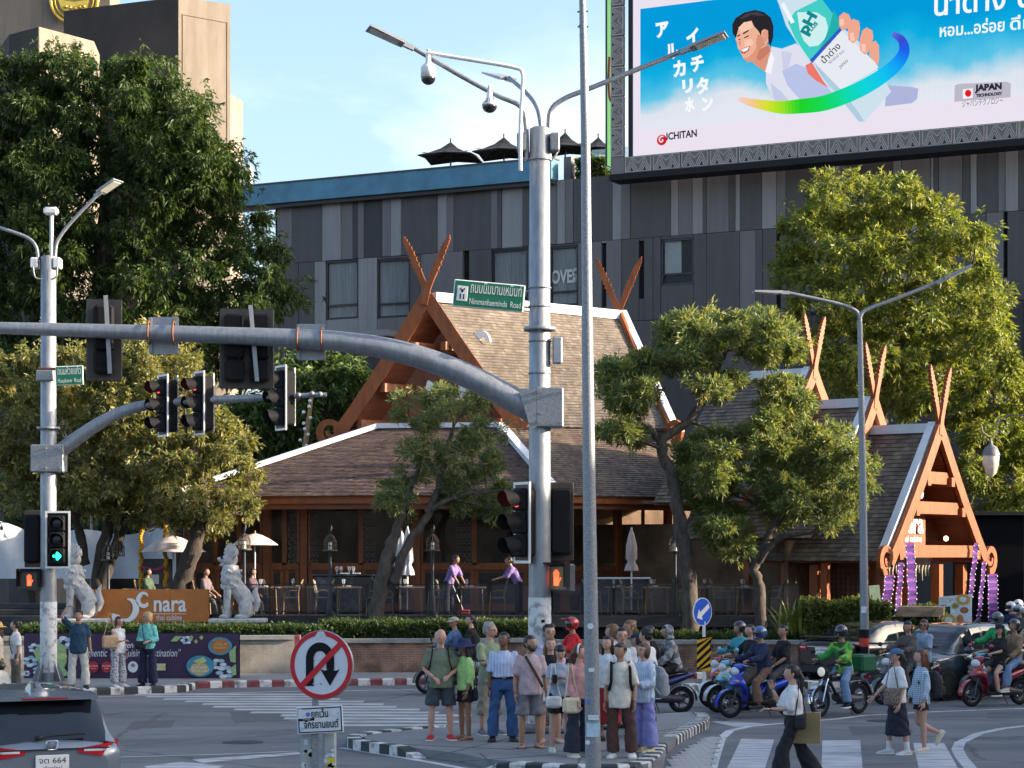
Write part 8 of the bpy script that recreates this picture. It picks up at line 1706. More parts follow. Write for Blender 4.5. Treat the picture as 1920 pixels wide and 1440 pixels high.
        if hk_ == 'messy':
            g = random.Random(int(h*1000))
            for _ in range(26): a = g.uniform(0,6.28);e_ = g.uniform(.1,1.2);c.ell((.36*math.cos(a)*math.cos(e_),.08+.38*math.sin(a)*math.cos(e_),.16+.38*math.sin(e_)),(.10,.10,.09),7,5,M=Th)
            c.ell((0,.2,-.02),(.37,.30,.30),14,9,M=Th)
        # keep the face clear
        me = remesh(c,.012,2,'hair');bb_ = bmesh.new();bb_.from_mesh(me);Ti = Th.inverted();kill = []
        lim = .20 if hk_ in ('mid','bob','fringe') else .27
        for v_ in bb_.verts:
            q = Ti @ v_.co
            if q.y < -.10 and q.z < lim+.10*abs(q.x)*0 and abs(q.x) < .335 and q.z > -.75: kill.append(v_)
            elif hk_ in ('short','thin','messy') and q.y < .02 and q.z < -.02: kill.append(v_)
        bmesh.ops.delete(bb_,geom=kill,context='VERTS');bb_.to_mesh(me);bb_.free();me.materials.append(HAIR[hair[1]]);obj_from(me,'hair',root)
    if glasses:
        gm_ = MB()
        for e in (-1,1): gm_.tube([Th @ V((e*.15+.095*math.cos(a),-.43+.02*abs(math.cos(a)),.005+.075*math.sin(a))) for a in np.linspace(0,6.283,13)[:-1]],.012*hs,5,closed=True);gm_.tube([Th @ V((e*.24,-.42,.02)),Th @ V((e*.36,-.10,.03)),Th @ V((e*.36,.05,.02))],.012*hs,5)
        gm_.tube([Th @ V((-.06,-.44,.02)),Th @ V((.06,-.44,.02))],.012*hs,5);go_ = gm_.build('glasses',irism,root)
        if glasses == 'sun':
            for e in (-1,1): q = MB();q.ell((e*.15,-.43,.0),(.10,.012,.08),12,6,M=Th);q.build('sunglass_lens',irism,go_)
    if head_gear:
        gk,gm = head_gear
        if gk in ('full','open','motocross'):
            c = MB();n_ = 24;rings = []
            for a in np.linspace(R(-52),R(90),13): rings.append([(.50*math.cos(a)*math.cos(t),.06+.56*math.cos(a)*math.sin(t),.10+.53*math.sin(a)) for t in np.linspace(0,6.283,n_+1)[:-1]])
            vs = [p for r_ in rings for p in r_];fs = [];vis = []
            for i in range(12):
                for j in range(n_):
                    fce = (i*n_+j,i*n_+(j+1) % n_,(i+1)*n_+(j+1) % n_,(i+1)*n_+j);cx = sum(vs[k][0] for k in fce)/4;cy = sum(vs[k][1] for k in fce)/4;cz = sum(vs[k][2] for k in fce)/4
                    front = cy < -.16 and abs(cx) < .40
                    if front and -.16 < cz < .30: vis.append(fce)
                    elif front and cz <= -.16 and gk == 'open': continue
                    else: fs.append(fce)
            c.add(vs,fs,0,Th,True)
            if gk != 'open': c.ell((0,-.44,-.30),(.26,.14,.12),12,7,M=Th)
            ho = c.build('helmet',gm,root);v2 = MB();v2.add([tuple(V(p)*1.01) for p in vs],vis,0,Th,True)
            if gk != 'open' : v2.build('visor',dglass,ho)
            if gk == 'motocross': q = MB();q.loft([[Th @ V((x_,-.30,.42)),Th @ V((x_*.9,-.62,.52)),Th @ V((x_*.8,-.86,.46))] for x_ in (-.36,-.18,0,.18,.36)],caps=False,open_ring=True);q.build('peak',gm,ho);q = MB();q.ell((0,-.58,-.28),(.17,.16,.11),10,7,M=Th);q.build('chin_guard',blkp,ho)
        elif gk == 'cap':
            c = MB();c.loft([[Th @ V((.41*math.cos(a)*math.cos(t),.04+.48*math.cos(a)*math.sin(t),.18+.36*math.sin(a))) for t in np.linspace(0,6.283,21)[:-1]] for a in np.linspace(0,R(88),8)]);ho = c.build('cap',gm,root);q = MB();q.loft([[Th @ V((x_,-.40+.25*x_*x_*4*.5,.20-.10*x_*x_*3)),Th @ V((x_*.95,-.78+1.0*x_*x_*1.2,.10-.12*x_*x_*3))] for x_ in np.linspace(-.36,.36,9)],caps=False,open_ring=True);q.build('cap_peak',gm,ho)
        elif gk == 'bucket':
            c = MB();c.loft([[Th @ V((r_*math.cos(t),.03+r_*1.12*math.sin(t),z_+.04*math.sin(3*t)*(r_ > .5))) for t in np.linspace(0,6.283,25)[:-1]] for r_,z_ in ((.86,.02),(.80,.08),(.46,.20),(.43,.40),(.36,.56),(.05,.60))],caps=False);c.build('hat',gm,root)
        elif gk == 'hood':
            c = MB();c.ell((0,.10,.06),(.47,.50,.52),18,12,M=Th);c.ell((0,.22,-.5),(.5,.40,.25),14,9,M=Th);me = remesh(c,.016,2,'hood');bb_ = bmesh.new();bb_.from_mesh(me);Ti = Th.inverted();bmesh.ops.delete(bb_,geom=[v_ for v_ in bb_.verts if (Ti @ v_.co).y < -.17 and abs((Ti @ v_.co).x) < .33 and -.55 < (Ti @ v_.co).z < .36],context='VERTS');bb_.to_mesh(me);bb_.free();me.materials.append(gm);obj_from(me,'hood',root)
        elif gk == 'band': c = MB();c.tube([Th @ V((.40*math.cos(t),.02,.08+.43*math.sin(t))) for t in np.linspace(-.2,math.pi+.2,15)],.05*hs*1.2,7);c.build('headband',gm,root)
    if strap:
        sgn,sm_ = strap;pts = []
        for t in np.linspace(0,1,9): a = (nk-up_*.01*H+side*(-sgn)*sw*.55).lerp(pel+up_*.02*H+side*sgn*.10*H,t);pts.append(a+V((0,-(.074*H+.03*math.sin(math.pi*t)),0)))
        c = MB();c.loft([[p+V((.018,.0,.012)),p+V((-.018,0,-.012)),p+V((-.018,-.008,-.012)),p+V((.018,-.008,.012))] for p in pts],smooth=False);c.build('bag_strap',sm_,root)
    root['_n'] = h;return root
def gp(px,py,z=0.0): return G(px,py,z)
C = cloth
white_s,whites = C('white',(.62,.63,.65)),(C('white_shoe',(.62,.62,.6)),whitep,'shoe')
# helper: bags
def bag(kind,loc,rz,m_,label,w=.28,h=.24,d=.10):
    r = empty(kind,loc,rz,label,'bag','bags people carry')
    if kind == 'paper_bag':
        c = MB();c.loft([[(-w/2,-d/2,0),(w/2,-d/2,0),(w/2,d/2,0),(-w/2,d/2,0)],[(-w/2,-d/2,h),(w/2,-d/2,h),(w/2,d/2,h),(-w/2,d/2,h)]],smooth=False);c.build('bag_body',m_,r)
        for s in (-1,1): q = MB();q.tube([(-w*.25,s*d/2,h-.01),(-w*.1,s*d*.2,h+.22),(w*.1,s*d*.2,h+.22),(w*.25,s*d/2,h-.01)],.007,5);q.build('handle',blkp,r)
    elif kind == 'backpack':
        c = MB();c.ell((0,0,h/2),(w/2,d/2,h/2),14,10);c.rbox((0,0,h*.42),(w*.94,d*.85,h*.8),.05);c.rbox((0,-d*.45,h*.28),(w*.7,d*.4,h*.36),.03);me = remesh(c,.02,3,'bag_body');me.materials.append(m_);obj_from(me,'bag_body',r);q = MB();q.tube([(-.05,d*.4,h),(0,d*.4,h+.06),(.05,d*.4,h)],.012,5);q.build('handle',m_,r)
        for s in (-1,1): q = MB();q.tube([(s*w*.3,d*.4,h*.95),(s*w*.3,d*.4+.16,h*1.02),(s*w*.32,d*.4+.22,h*.6),(s*w*.36,d*.4,h*.15)],.018,5);q.build('shoulder_strap',m_,r)
    else:
        c = MB();c.rbox((0,0,h*.45),(w,d,h*.9),.03);c.ell((0,0,h*.35),(w*.52,d*.6,h*.38),12,8);me = remesh(c,.015,3,'bag_body');me.materials.append(m_);obj_from(me,'bag_body',r);q = MB();q.tube([(-w*.42,0,h*.8),(-w*.22,.02,h+.18),(-.02,.05,h+.46),(.02,.05,h+.46),(w*.22,.02,h+.18),(w*.42,0,h*.8)],.009,5);q.build('handle',m_,r)
    return r
# ---- left corner
person('woman in cream jacket and straw hat cut off by the left edge',gp(-4,1303),R(-70),1.60,'fair',True,(C('cream',(.58,.52,.42)),.95,.8,-.06),('skirt',C('olive',(.16,.14,.06)),.62,.03),hair=('long','brown'),head_gear=('bucket',C('straw',(.55,.36,.12))))
person('man in white T-shirt with black strap at the left edge',gp(30,1300),R(-62),1.64,'fair',False,(white_s,.45,1.0,-.06),('trousers',C('khaki_grey',(.115,.105,.085)),.97,.02),hair=('short','black'),yaw=R(-25),strap=(1,blkp))
person('man in navy T-shirt and cream trousers with hand on head',gp(147,1292,KZ),R(8),1.74,'tan',False,(C('navy',(.012,.045,.085)),.42,1.1,-.07),('trousers',C('cream_trouser',(.50,.48,.44)),.98,.035),hair=('messy','black'),fat=1.18,yaw=R(-8),pose=dict(ra=((-.55,-.2,.65),(.45,.1,.85)),rf=(.8,.2,.1),rp=(.2,0,-1),la=((.22,.05,-1),(.10,-.15,-1)),ll=((.12,0,-1),(.04,0,-1)),rl=((-.10,0,-1),(-.02,.05,-1))))
person('woman in white sleeveless top and patterned trousers on the corner',gp(222,1288,KZ),R(52),1.58,'pink',True,(white_s,.04,.8,-.05),('trousers',pattern_cloth('black_white_print',(.02,.02,.03),(.42,.42,.46),'spots',26),.93,.045),shoes=whites,hair=('bob','brown'),glasses='clear',fat=1.12,pose=dict(ra=((-.15,-.15,-1),(.25,-.8,.15)),la=((.15,.05,-1),(.05,-.2,-1))))
person('blond woman in teal blouse and navy trousers on the corner',gp(277,1287,KZ),R(-12),1.68,'fair',True,(pattern_cloth('teal_print',(.02,.24,.22),(.16,.50,.46),'spots',34),.92,1.5,-.02),('trousers',C('ink_navy',(.012,.016,.045)),.99,.05),hair=('mid','blond'),glasses='sun',yaw=R(-48),pose=dict(ra=((-.25,.0,-1),(.35,-.7,-.25)),la=((.22,.0,-1),(-.25,-.7,-.1))))
tb = gp(212,1288,KZ);bag('handbag',(tb.x-.02,tb.y-.22,1.0),R(20),C('tan_bag',(.48,.32,.19)),'tan shoulder bag held by the woman in white sleeveless top',.36,.32,.13)
cb = gp(266,1287,KZ);bag('handbag',(cb.x,cb.y-.24,.98),R(-10),C('black_bag',(.02,.02,.024)),'black camera bag held by the blond woman',.26,.20,.14)
# ---- island
CL_,CR = ((.10,-.35,-1),(-.85,-.5,.12)),((-.10,-.35,-1),(.85,-.5,.05))
person('bald man in sage T-shirt, dark shorts and red shoes',gp(826,1387,KZ),R(6),1.77,'pink',False,(C('sage',(.16,.185,.125)),.42,1.0,-.05),('shorts',C('slate',(.045,.058,.07)),.44,.02),shoes=(C('red_shoe',(.45,.02,.03)),whitep,'shoe'),hair=('thin','grey'),pitch=R(26),yaw=R(8),fat=1.2,strap=None,pose=dict(ra=((-.30,.02,-1),(.55,-.75,-.45)),la=((.30,.02,-1),(-.50,-.75,-.30)),ll=((.11,0,-1),(.03,.03,-1)),rl=((-.11,0,-1),(-.03,.03,-1))))
for s_ in (-1,1): m = MB();p0 = gp(826,1387,KZ);m.tube([p0+V((s_*.12,.03,1.49)),p0+V((s_*.125,-.10,1.42)),p0+V((s_*.15,-.15,1.25)),p0+V((s_*.19,-.05,1.10))],.011,5);bst = bst if s_ > 0 else empty('backpack',(0,0,0),label='thin black drawstring pack on the bald man',cat='bag');m.build('shoulder_strap',blkp,bst)
MB().rbox(gp(826,1387,KZ)+V((0,.24,1.25)),(.30,.12,.40),.05).build('bag_body',blkp,bst)
person('woman in navy sun hat, lime jacket and black shorts pointing',gp(872,1387,KZ),R(-62),1.60,'brown',True,(C('lime',(.36,.58,.20)),.74,1.2,-.03),('shorts',C('black',(.012,.012,.013)),.30,.02),shoes=(C('sandal',(.30,.18,.10)),None,'sandal'),hair=('long','black'),head_gear=('bucket',C('navy_hat',(.014,.022,.085))),pose=dict(ra=((-.25,-.65,-.75),(.05,-.75,.65)),la=((.20,.05,-1),(.05,-.35,-1))))
bag('handbag',gp(884,1387,KZ)+V((.04,-.08,.62)),R(-60),C('black_bag',(.02,.02,.024)),'small black shoulder bag on the woman in the navy sun hat',.22,.22,.08)
person('grey haired man in sage T-shirt with folded arms',gp(918,1377,KZ),R(28),1.84,'fair',False,(C('pale_sage',(.25,.30,.19)),.45,1.2,-.06),('trousers',C('cargo',(.25,.24,.19)),.72,.035),shoes=(C('grey_shoe',(.10,.12,.15)),whitep,'shoe'),hair=('messy','grey'),glasses='clear',yaw=R(38),pose=dict(la=CL_,ra=CR))
person('man in blue striped shirt and jeans beside the mast',gp(944,1390,KZ),R(5),1.73,'dark',False,(pattern_cloth('blue_stripe',(.62,.66,.74),(.10,.22,.52),'stripe',14),.48,1.0,.066),('trousers',C('denim',(.035,.085,.21)),.99,.03),hair=('short','black'),yaw=R(-28),pitch=R(-8),fat=1.1,belt=True,pose=dict(ll=((.09,0,-1),(.03,0,-1)),rl=((-.13,.02,-1),(-.06,.02,-1))))
person('bearded man in mauve T-shirt and grey shorts with cross strap',gp(994,1402,KZ),R(10),1.72,'tan',False,(C('mauve',(.42,.32,.34)),.46,1.2,-.05),('shorts',C('mid_grey',(.17,.165,.18)),.48,.035),shoes=(blkp,blkp,'sandal'),hair=('short','black'),beard=True,yaw=R(30),fat=1.1,strap=(1,C('brown_strap',(.07,.035,.022))),pose=dict(la=((.24,.05,-1),(.05,-.18,-1)),ra=((-.22,.05,-1),(-.03,-.15,-1))))
person('tall man in glasses and lilac shirt behind the mast',gp(1030,1374,KZ),R(12),1.80,'fair',False,(C('lilac',(.45,.42,.56)),.5,1.0,-.05),('trousers',C('black',(.012,.012,.013)),.99,.02),hair=('messy','black'),glasses='clear')
person('woman with long brown hair, black crop top and white shorts',gp(1032,1392,KZ),R(6),1.66,'fair',True,(C('black',(.012,.012,.013)),.04,.2,.10),('shorts',C('white_shorts',(.60,.60,.58)),.28,.04),shoes=(C('sandal',(.30,.18,.10)),None,'sandal'),hair=('long','light'),smile=True)
person('woman in pale blue top and black shorts looking at her phone',gp(1050,1409,KZ),R(12),1.60,'fair',True,(C('pale_blue_grey',(.30,.36,.44)),.35,.8,-.01),('shorts',C('black',(.012,.012,.013)),.34,.02),shoes=(C('pale_clog',(.50,.56,.50)),C('pale_clog',(.50,.56,.50)),'shoe'),hair=('mid','black'),pitch=R(24),yaw=R(-10),pose=dict(ra=((-.20,-.15,-1),(.45,-.85,.35)),la=((.20,-.15,-1),(-.50,-.85,.30)),rf=(.2,-.8,.5),lf=(-.2,-.8,.5)))
ph = empty('phone',gp(1043,1409,KZ)+V((-.03,-.30,1.10)),label='black mobile phone held by the woman in pale blue top',cat='phone');MB().rbox((0,0,0),(.075,.015,.15),.008,M=MX.Rotation(R(-35),4,'X')).build('phone_case',blkp,ph);MB().box((0,.009,.0),(.065,.002,.13),M=MX.Rotation(R(-35),4,'X')).build('phone_screen',dglass,ph)
bag('handbag',gp(1043,1409,KZ)+V((-.04,-.16,.66)),R(8),C('white_bag',(.66,.67,.66)),'white crescent shoulder bag beside the woman with the phone',.24,.20,.10)
person('woman in pink top, white headband and wide dark jeans',gp(1086,1418,KZ),R(35),1.64,'fair',True,(C('dusty_pink',(.52,.26,.25)),.95,.7,-.01),('trousers',C('dark_denim',(.018,.024,.040)),1.0,.07),shoes=(C('cream_shoe',(.55,.50,.40)),whitep,'shoe'),hair=('pony','auburn'),head_gear=('band',C('white',(.62,.63,.65))),yaw=R(35),pose=dict(la=((.15,-.05,-1),(-.1,-.6,-.8)),ra=((-.15,0,-1),(.1,-.5,-.9))))
bag('handbag',gp(1071,1418,KZ)+V((0,-.2,.64)),R(25),C('beige_bag',(.58,.50,.36)),'beige handbag with brown tag held by the woman in pink',.27,.26,.12)
person('young man in cream shirt, brown trousers and white clogs',gp(1163,1420,KZ),R(-8),1.67,'tan',False,(C('cream_shirt',(.60,.55,.47)),.50,1.6,-.09),('trousers',C('brown',(.075,.035,.028)),.99,.035),shoes=(C('white_clog',(.66,.64,.60)),C('white_clog',(.66,.64,.60)),'shoe'),hair=('fringe','black'),yaw=R(-30),pitch=R(-4),pose=dict(ll=((.14,0,-1),(.05,0,-1)),rl=((-.06,0,-1),(.02,.02,-1)),la=((.20,0,-1),(.02,-.25,-1))))
for s,k in ((-1,0),(1,1)):
    p0 = gp(1163,1420,KZ);m = MB();m.tube([p0+V((s*.13,.02,1.38)),p0+V((s*.135,-.135,1.28)),p0+V((s*.14,-.15,1.10)),p0+V((s*.17,-.06,.98))],.022,6)
    if k == 0: bpk = empty('backpack',(0,0,0),label='black backpack worn by the young man in the cream shirt',cat='bag')
    m.build('shoulder_strap',blkp,bpk)
p0 = gp(1163,1420,KZ);MB().rbox(p0+V((.0,.22,1.16)),(.30,.16,.42),.06).build('bag_body',blkp,bpk)
person('person in pale blue striped hoodie and lilac trousers',gp(1208,1410,KZ),R(-48),1.63,'fair',True,(pattern_cloth('pale_stripe',(.48,.56,.66),(.30,.40,.55),'stripe',12),.92,1.8,-.07),('trousers',C('lilac_trouser',(.22,.23,.50)),.97,.07),shoes=(C('yellow_shoe',(.62,.55,.28)),whitep,'shoe'),hair=('bob','brown'),glasses='clear',yaw=R(-5),pitch=R(-12),pose=dict(ra=((-.12,-.15,-1),(.3,-.9,-.1)),la=((.15,-.1,-1),(-.25,-.9,-.1))))
bag('backpack',gp(1232,1408,KZ)+V((.03,.02,.78)),R(128),C('grey_pack',(.24,.26,.29)),'grey backpack on the person in the striped hoodie',.34,.50,.22)
person('man in white shirt and tinted glasses at the back of the crowd',gp(1166,1384,KZ),R(4),1.78,'fair',False,(white_s,.5,1.2,-.06),('trousers',C('black',(.012,.012,.013)),.99,.02),hair=('short','black'),glasses='clear')
person('smiling woman with long black hair and red skirt behind the near pole',gp(1140,1390,KZ),R(-30),1.67,'fair',True,(white_s,.5,1.0,-.02),('skirt',C('crimson',(.26,.015,.02)),.66,.03),hair=('long','black'),smile=True)
person('black haired man in white shirt turned away beside the hoodie',gp(1213,1382,KZ),R(-120),1.76,'fair',False,(white_s,.5,1.2,-.06),('trousers',C('black',(.012,.012,.013)),.99,.03),hair=('messy','black'))
person('person with tied light hair standing tallest at the back',gp(1182,1366,KZ),R(-60),1.84,'tan',False,(C('beige',(.40,.34,.26)),.5,1.0,-.05),('trousers',C('grey_trouser',(.12,.12,.13)),.99,.02),hair=('bun','light'))
person('brown haired person at the back beside the near pole',gp(1150,1367,KZ),R(-100),1.78,'fair',True,(C('white_blouse',(.58,.58,.60)),.8,1.0,-.05),('trousers',C('denim',(.035,.085,.21)),.99,.02),hair=('mid','light'))
person('dark haired person in a dark blue cap at the back of the crowd',gp(1196,1374,KZ),R(-80),1.66,'fair',True,(C('charcoal',(.05,.05,.055)),.5,1.0,-.05),('trousers',C('grey_trouser',(.12,.12,.13)),.99,.02),hair=('mid','black'),head_gear=('cap',C('navy_cap',(.015,.02,.05))))
# ---- crossing on the right
person('woman in white blouse and black trousers eating while walking',gp(1487,1466),R(-88),1.62,'fair',True,(white_s,.55,1.6,.06),('trousers',C('black_wide',(.012,.013,.017)),1.0,.075),hair=('pony','black'),pose=dict(ra=((-.1,-.55,-.8),(.15,-.45,.9)),rf=(.1,-.3,.9),la=((.12,-.35,-1),(.0,-.95,.0)),ll=((.04,-.42,-1),(.02,-.15,-1)),rl=((-.04,.36,-1),(-.02,.55,-1))),toe=dict(r=(0,-.9,-.45)))
bag('paper_bag',gp(1514,1466)+V((.0,.05,.52)),R(-12),mat('brown_paper',(.26,.19,.09),.75,var=.08),'large brown paper shopping bag carried across the street',.36,.42,.16)
bag('handbag',gp(1493,1466)+V((.03,-.20,.72)),R(-5),C('black_bag',(.02,.02,.024)),'small black bag at the hip of the woman eating',.17,.22,.07)
person('woman in blue cap, white T-shirt and long dark skirt',gp(1682,1414),R(-78),1.64,'fair',True,(white_s,.52,1.6,-.03),('skirt',C('dark_navy_skirt',(.012,.014,.028)),.62,.05),shoes=(C('silver_trainer',(.50,.52,.54)),whitep,'sock'),hair=('pony','black'),head_gear=('cap',C('denim_cap',(.055,.12,.22))),pose=dict(ra=((-.15,-.55,-1),(-.05,-.75,-.75)),la=((.15,.1,-1),(.05,-.3,-1)),ll=((.04,.20,-1),(.02,.10,-1)),rl=((-.04,-.22,-1),(-.02,.0,-1))))
bag('handbag',gp(1668,1414)+V((0,-.18,.76)),R(-10),mat('checked_canvas',(.09,.065,.055),.7,var=0,col2=(.22,.17,.14),scale=40,thr=(.45,.55)),'brown checked bucket bag carried by the woman in the blue cap',.24,.30,.14)
person('woman with very long hair, plaid shirt and black shorts striding',gp(1728,1409),R(-84),1.60,'fair',True,(pattern_cloth('pale_plaid',(.56,.64,.70),(.20,.30,.44),'plaid',10),.90,1.4,-.06),('shorts',C('black',(.012,.012,.013)),.24,.02),shoes=(C('ivory_clog',(.60,.54,.42)),C('ivory_clog',(.60,.54,.42)),'shoe'),hair=('long','auburn'),pose=dict(ra=((-.15,-.15,-1),(-.02,-.5,-.8)),la=((.12,.1,-1),(.05,-.2,-1)),ll=((.04,-.02,-1),(.02,.05,-1)),rl=((-.03,-.08,-1),(0,.95,-.45))),toe=dict(r=(0,-.55,-.85)))
bag('backpack',gp(1752,1409)+V((.02,.02,.82)),R(98),C('black_bag',(.02,.02,.024)),'black backpack on the woman in the plaid shirt',.32,.44,.22)
# ---- riders
SIT = dict(ll=((.30,-.90,-.36),(.02,-.15,-1)),rl=((-.30,-.90,-.36),(-.02,-.15,-1)))
FOOT = dict(ll=((.34,-.78,-.50),(.10,.10,-1)),rl=((-.42,-.62,-.66),(-.05,.06,-1)))
BARS = dict(la=((.30,-.62,-.80),(.10,-.92,-.12)),ra=((-.30,-.62,-.80),(-.10,-.92,-.12)),lc=1.0,rc=1.0,lp=(0,-.2,-1),rp=(0,-.2,-1))
LAP = dict(la=((.22,-.35,-1),(-.1,-.8,-.5)),ra=((-.22,-.35,-1),(.1,-.8,-.5)))
def rider(b,sx,label,up=0.0,pose=(),zs=.88,**k):
    o = BK[b];d = dict(SIT)
    for q in pose: d.update(q)
    c,s = math.cos(o.rotation_euler.z),math.sin(o.rotation_euler.z);return person(label,o.location+V((c*sx,s*sx,0)),o.rotation_euler.z+R(90),pose=d,seat_z=zs,group='riders on motorbikes',lean=k.pop('lean',(0,-.16,1)),**k)
blkT = C('black',(.012,.012,.013))
rider('blue',-.12,'rider in navy jacket, brown trousers and blue full face helmet',pose=(BARS,FOOT),h=1.74,skin='tan',top=(C('navy_jacket',(.014,.022,.065)),.98,1.4,-.04),bottom=('trousers',C('brown_cargo',(.15,.085,.055)),.95,.035),hair=None,head_gear=('full',carpaint('blue_helmet',(.06,.10,.26),.3)),yaw=R(10))
rider('blue',-.52,'passenger in black T-shirt behind the blue helmet rider',pose=(LAP,),zs=.92,h=1.72,skin='tan',top=(blkT,.48,1.0,-.05),bottom=('trousers',C('charcoal',(.05,.05,.055)),.98,.02),hair=('short','black'),yaw=R(20),lean=(0,.02,1))
rider('sky',-.12,'bare headed rider in black T-shirt on the sky blue scooter',pose=(BARS,FOOT),h=1.74,skin='fair',top=(blkT,.48,1.0,-.05),bottom=('trousers',C('charcoal',(.05,.05,.055)),.98,.02),hair=('short','black'),yaw=R(15),lean=(0,.0,1))
rider('red3',-.16,'rider in black helmet on the red and white scooter at the back',pose=(BARS,),h=1.76,skin='tan',top=(C('teal_shirt',(.05,.30,.36)),.9,1.0,-.05),bottom=('trousers',C('charcoal',(.05,.05,.055)),.98,.02),hair=None,head_gear=('open',carpaint('black_helmet',(.012,.012,.014),.1)))
rider('classic',-.16,'rider in green jacket, jeans and black helmet',pose=(BARS,FOOT),h=1.76,skin='tan',top=(pattern_cloth('green_jacket',(.025,.22,.045),(.20,.42,.05),'camo',2.5),.98,1.6,-.05),bottom=('trousers',C('light_denim',(.15,.24,.38)),.97,.03),shoes=(blkp,whitep,'shoe'),hair=None,head_gear=('full',carpaint('black_helmet',(.012,.012,.014),.1)),yaw=R(8))
rider('two',-.10,'man in brown shirt riding the black scooter',pose=(BARS,FOOT),h=1.74,skin='tan',top=(C('brown_shirt',(.09,.07,.06)),.9,1.4,-.05),bottom=('trousers',C('charcoal',(.05,.05,.055)),.98,.02),hair=('mid','black'),yaw=R(40),lean=(0,-.02,1))
rider('two',-.52,'passenger in pale blue shirt, sunglasses and jeans',pose=(LAP,),zs=.92,h=1.72,skin='tan',top=(C('pale_denim',(.26,.34,.44)),.5,1.4,-.05),bottom=('trousers',C('light_denim',(.15,.24,.38)),.95,.03),shoes=(C('red_shoe',(.45,.02,.03)),whitep,'shoe'),hair=('mid','brown'),glasses='sun',yaw=R(35),lean=(0,.03,1))
rider('maroon',-.12,'woman in black dress riding the shiny red scooter',pose=(BARS,FOOT),h=1.64,skin='fair',female=True,top=(blkT,.46,1.2,-.08),bottom=('shorts',blkT,.22,.02),hair=('long','black'),shoes=(blkp,whitep,'shoe'),head_gear=('cap',blkT),yaw=R(10),lean=(0,0,1))
rider('maroon',-.50,'passenger in brown jacket, jeans and black open helmet',pose=(LAP,),zs=.92,h=1.72,skin='tan',top=(C('camel_jacket',(.27,.17,.10)),.97,1.4,-.05),bottom=('trousers',C('light_denim',(.15,.24,.38)),.95,.03),shoes=(C('cream_shoe',(.55,.50,.40)),whitep,'shoe'),hair=('short','black'),head_gear=('open',carpaint('black_helmet',(.012,.012,.014),.1)),yaw=R(15),lean=(0,.0,1))
rider('pale',-.2,'rider in green jacket and dark visor helmet behind the red scooter',pose=(BARS,),h=1.76,skin='tan',top=(C('grab_green',(.02,.30,.09)),.97,1.4,-.05),bottom=('trousers',C('charcoal',(.05,.05,.055)),.98,.02),hair=None,head_gear=('full',carpaint('grey_helmet',(.10,.11,.12),.3)),zs=1.0)
rider('camo',-.10,'rider in black shirt in front of the camouflage hood',pose=(BARS,),h=1.74,skin='tan',top=(blkT,.6,1.0,-.05),bottom=('trousers',blkT,.97,.02),hair=('short','black'),yaw=R(10))
rider('camo',-.50,'passenger in grey camouflage hooded jacket on the dark blue motorbike',pose=(LAP,),zs=.92,h=1.70,skin='fair',top=(pattern_cloth('grey_camo',(.30,.30,.31),(.13,.13,.14),'camo',9),.97,1.8,-.05),bottom=('trousers',blkT,.95,.02),shoes=(C('red_shoe',(.45,.02,.03)),whitep,'shoe'),hair=('fringe','black'),head_gear=('hood',pattern_cloth('grey_camo',(.30,.30,.31),(.13,.13,.14),'camo',9)),lean=(0,-.25,1))
rider('redhelm',-.15,'rider in red jacket and red off-road helmet behind the crowd',pose=(BARS,),h=1.80,skin='tan',top=(C('bright_red',(.50,.015,.02)),.97,1.6,-.05),bottom=('trousers',blkT,.97,.02),hair=None,head_gear=('motocross',carpaint('red_helmet',(.46,.02,.02),.2)),zs=.98,yaw=R(15))
rider('pair',-.12,'man in pale cap and blue shirt riding behind the bald man',pose=(BARS,),h=1.76,skin='tan',top=(C('denim_shirt',(.08,.15,.28)),.9,1.2,-.05),bottom=('trousers',blkT,.97,.02),hair=('short','brown'),head_gear=('cap',C('khaki_cap',(.34,.30,.22))),glasses='sun',yaw=R(60))
rider('pair',-.50,'long haired passenger in black jacket behind the bald man',pose=(LAP,),zs=.94,h=1.74,skin='fair',female=True,top=(blkT,.97,1.4,-.05),bottom=('trousers',blkT,.97,.02),hair=('pony','black'),yaw=R(40))
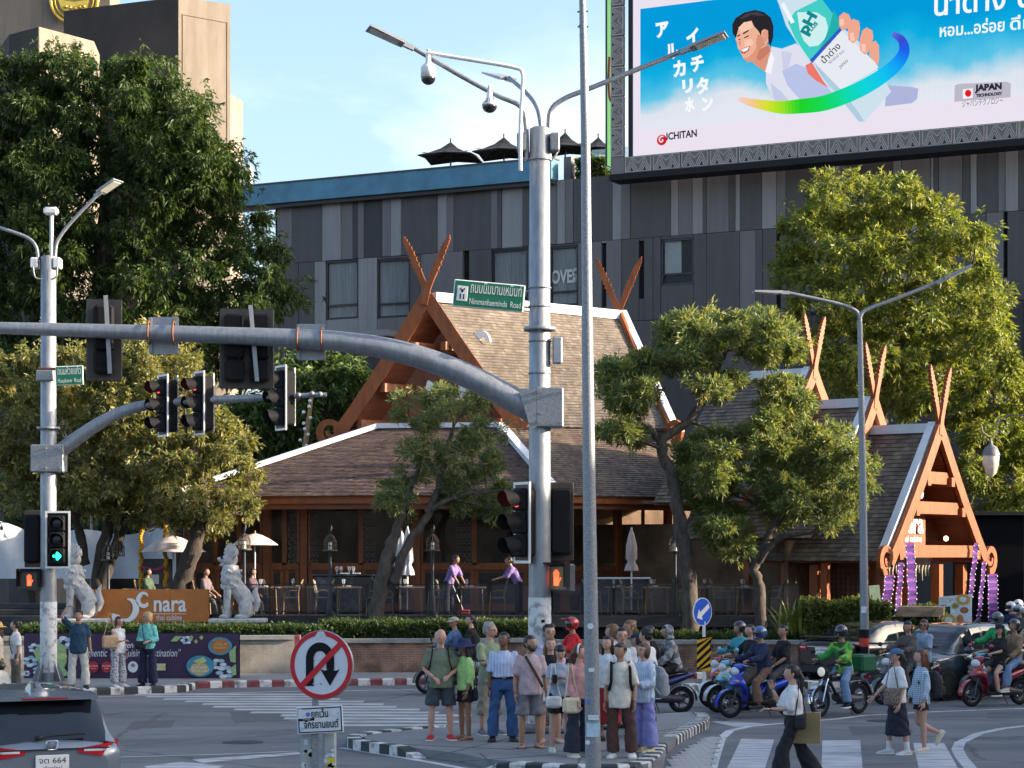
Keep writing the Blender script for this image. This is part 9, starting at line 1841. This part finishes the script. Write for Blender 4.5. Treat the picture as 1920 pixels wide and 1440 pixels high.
for i,(px,Yq,lab,hc_) in enumerate(((1896,56.5,'farthest rider in white helmet by the purple banner',(.55,.55,.55)),(1880,54.0,'distant rider in plain white helmet in front of the black wall',(.6,.6,.6)),(1893,51.0,'distant rider in silver grey helmet behind the red scooter',(.34,.36,.38)))):
    bk('far%d' % i,['dark scooter farthest off at the right edge','dark scooter second farthest at the right edge','grey scooter behind the dark slate hatchback'][i],px-25,Yq,-.9,-.43,dark_m)
    rider('far%d' % i,-.15,lab,pose=(BARS,),h=1.74,skin='tan',top=(C(['black','navy_jacket','charcoal'][i],(.03,.03,.04)),.97,1.4,-.05),bottom=('trousers',blkT,.97,.02),hair=None,head_gear=('full',carpaint('pale_helmet_%d' % i,hc_,.1)),zs=1.05)
# ---- terrace staff and guests
pur_s = C('waiter_purple',(.22,.15,.36));tz = lambda px,Y: V(((px-960)/F*Y,Y,DZ))
person('waiter in purple shirt and dark apron stooping with a broom',tz(842,60.0),R(60),1.70,'tan',False,(pur_s,.5,1.0,-.02),('trousers',C('ink_black',(.012,.014,.022)),.99,.03),hair=('short','black'),lean=(0,-.38,1),pitch=R(20),pose=dict(ra=((-.1,-.45,-1),(.1,-.55,-.8)),la=((.1,-.45,-1),(-.1,-.55,-.8))),group='people on the terrace')
br = empty('broom',tz(852,59.7),label='white handled dustpan broom used by the stooping waiter',cat='broom');MB().tube([(-.1,0,.95),(.25,0,.1)],.014,6).build('handle',whitep,br);MB().rbox((.28,0,.07),(.3,.1,.12),.02).build('brush',C('red_brush',(.45,.05,.06)),br)
person('waiter in purple shirt bending beside the island mast',tz(972,60.2),R(-80),1.68,'tan',False,(pur_s,.6,1.0,-.02),('trousers',C('ink_black',(.012,.014,.022)),.99,.03),hair=('short','black'),lean=(0,-.5,1),pose=dict(ra=((-.1,-.6,-.9),(.1,-.9,-.2)),la=((.1,-.6,-.9),(-.1,-.9,-.2))),group='people on the terrace')
for px,Yq,lab,hr_,tp_c in ((385,60.0,'seated guest left of the right lion statue',('short','black'),(.16,.12,.13)),(472,60.4,'seated guest just right of the right lion statue',('mid','black'),(.10,.06,.07)),(276,60.6,'seated guest with dark hair behind the name sign',('bob','black'),(.06,.10,.06))):
    person(lab,tz(px,Yq),R(70),1.68,'tan',True,(C('guest_%d' % px,tp_c),.6,1.0,-.04),('trousers',C('charcoal',(.05,.05,.055)),.98,.02),hair=hr_,pose=dict(SIT,**LAP),seat_z=.50,group='people on the terrace')
for px in (385,276): rattan_chair(tz(px,60.0 if px == 385 else 60.6)+V((-.05,0,0)),R(90),'woven chair under the seated guest '+('left of the right lion' if px == 385 else 'behind the name sign'))
for o in bpy.data.objects:
    if '_n' in o: del o['_n']
bpy.data.scenes.remove(TMP)
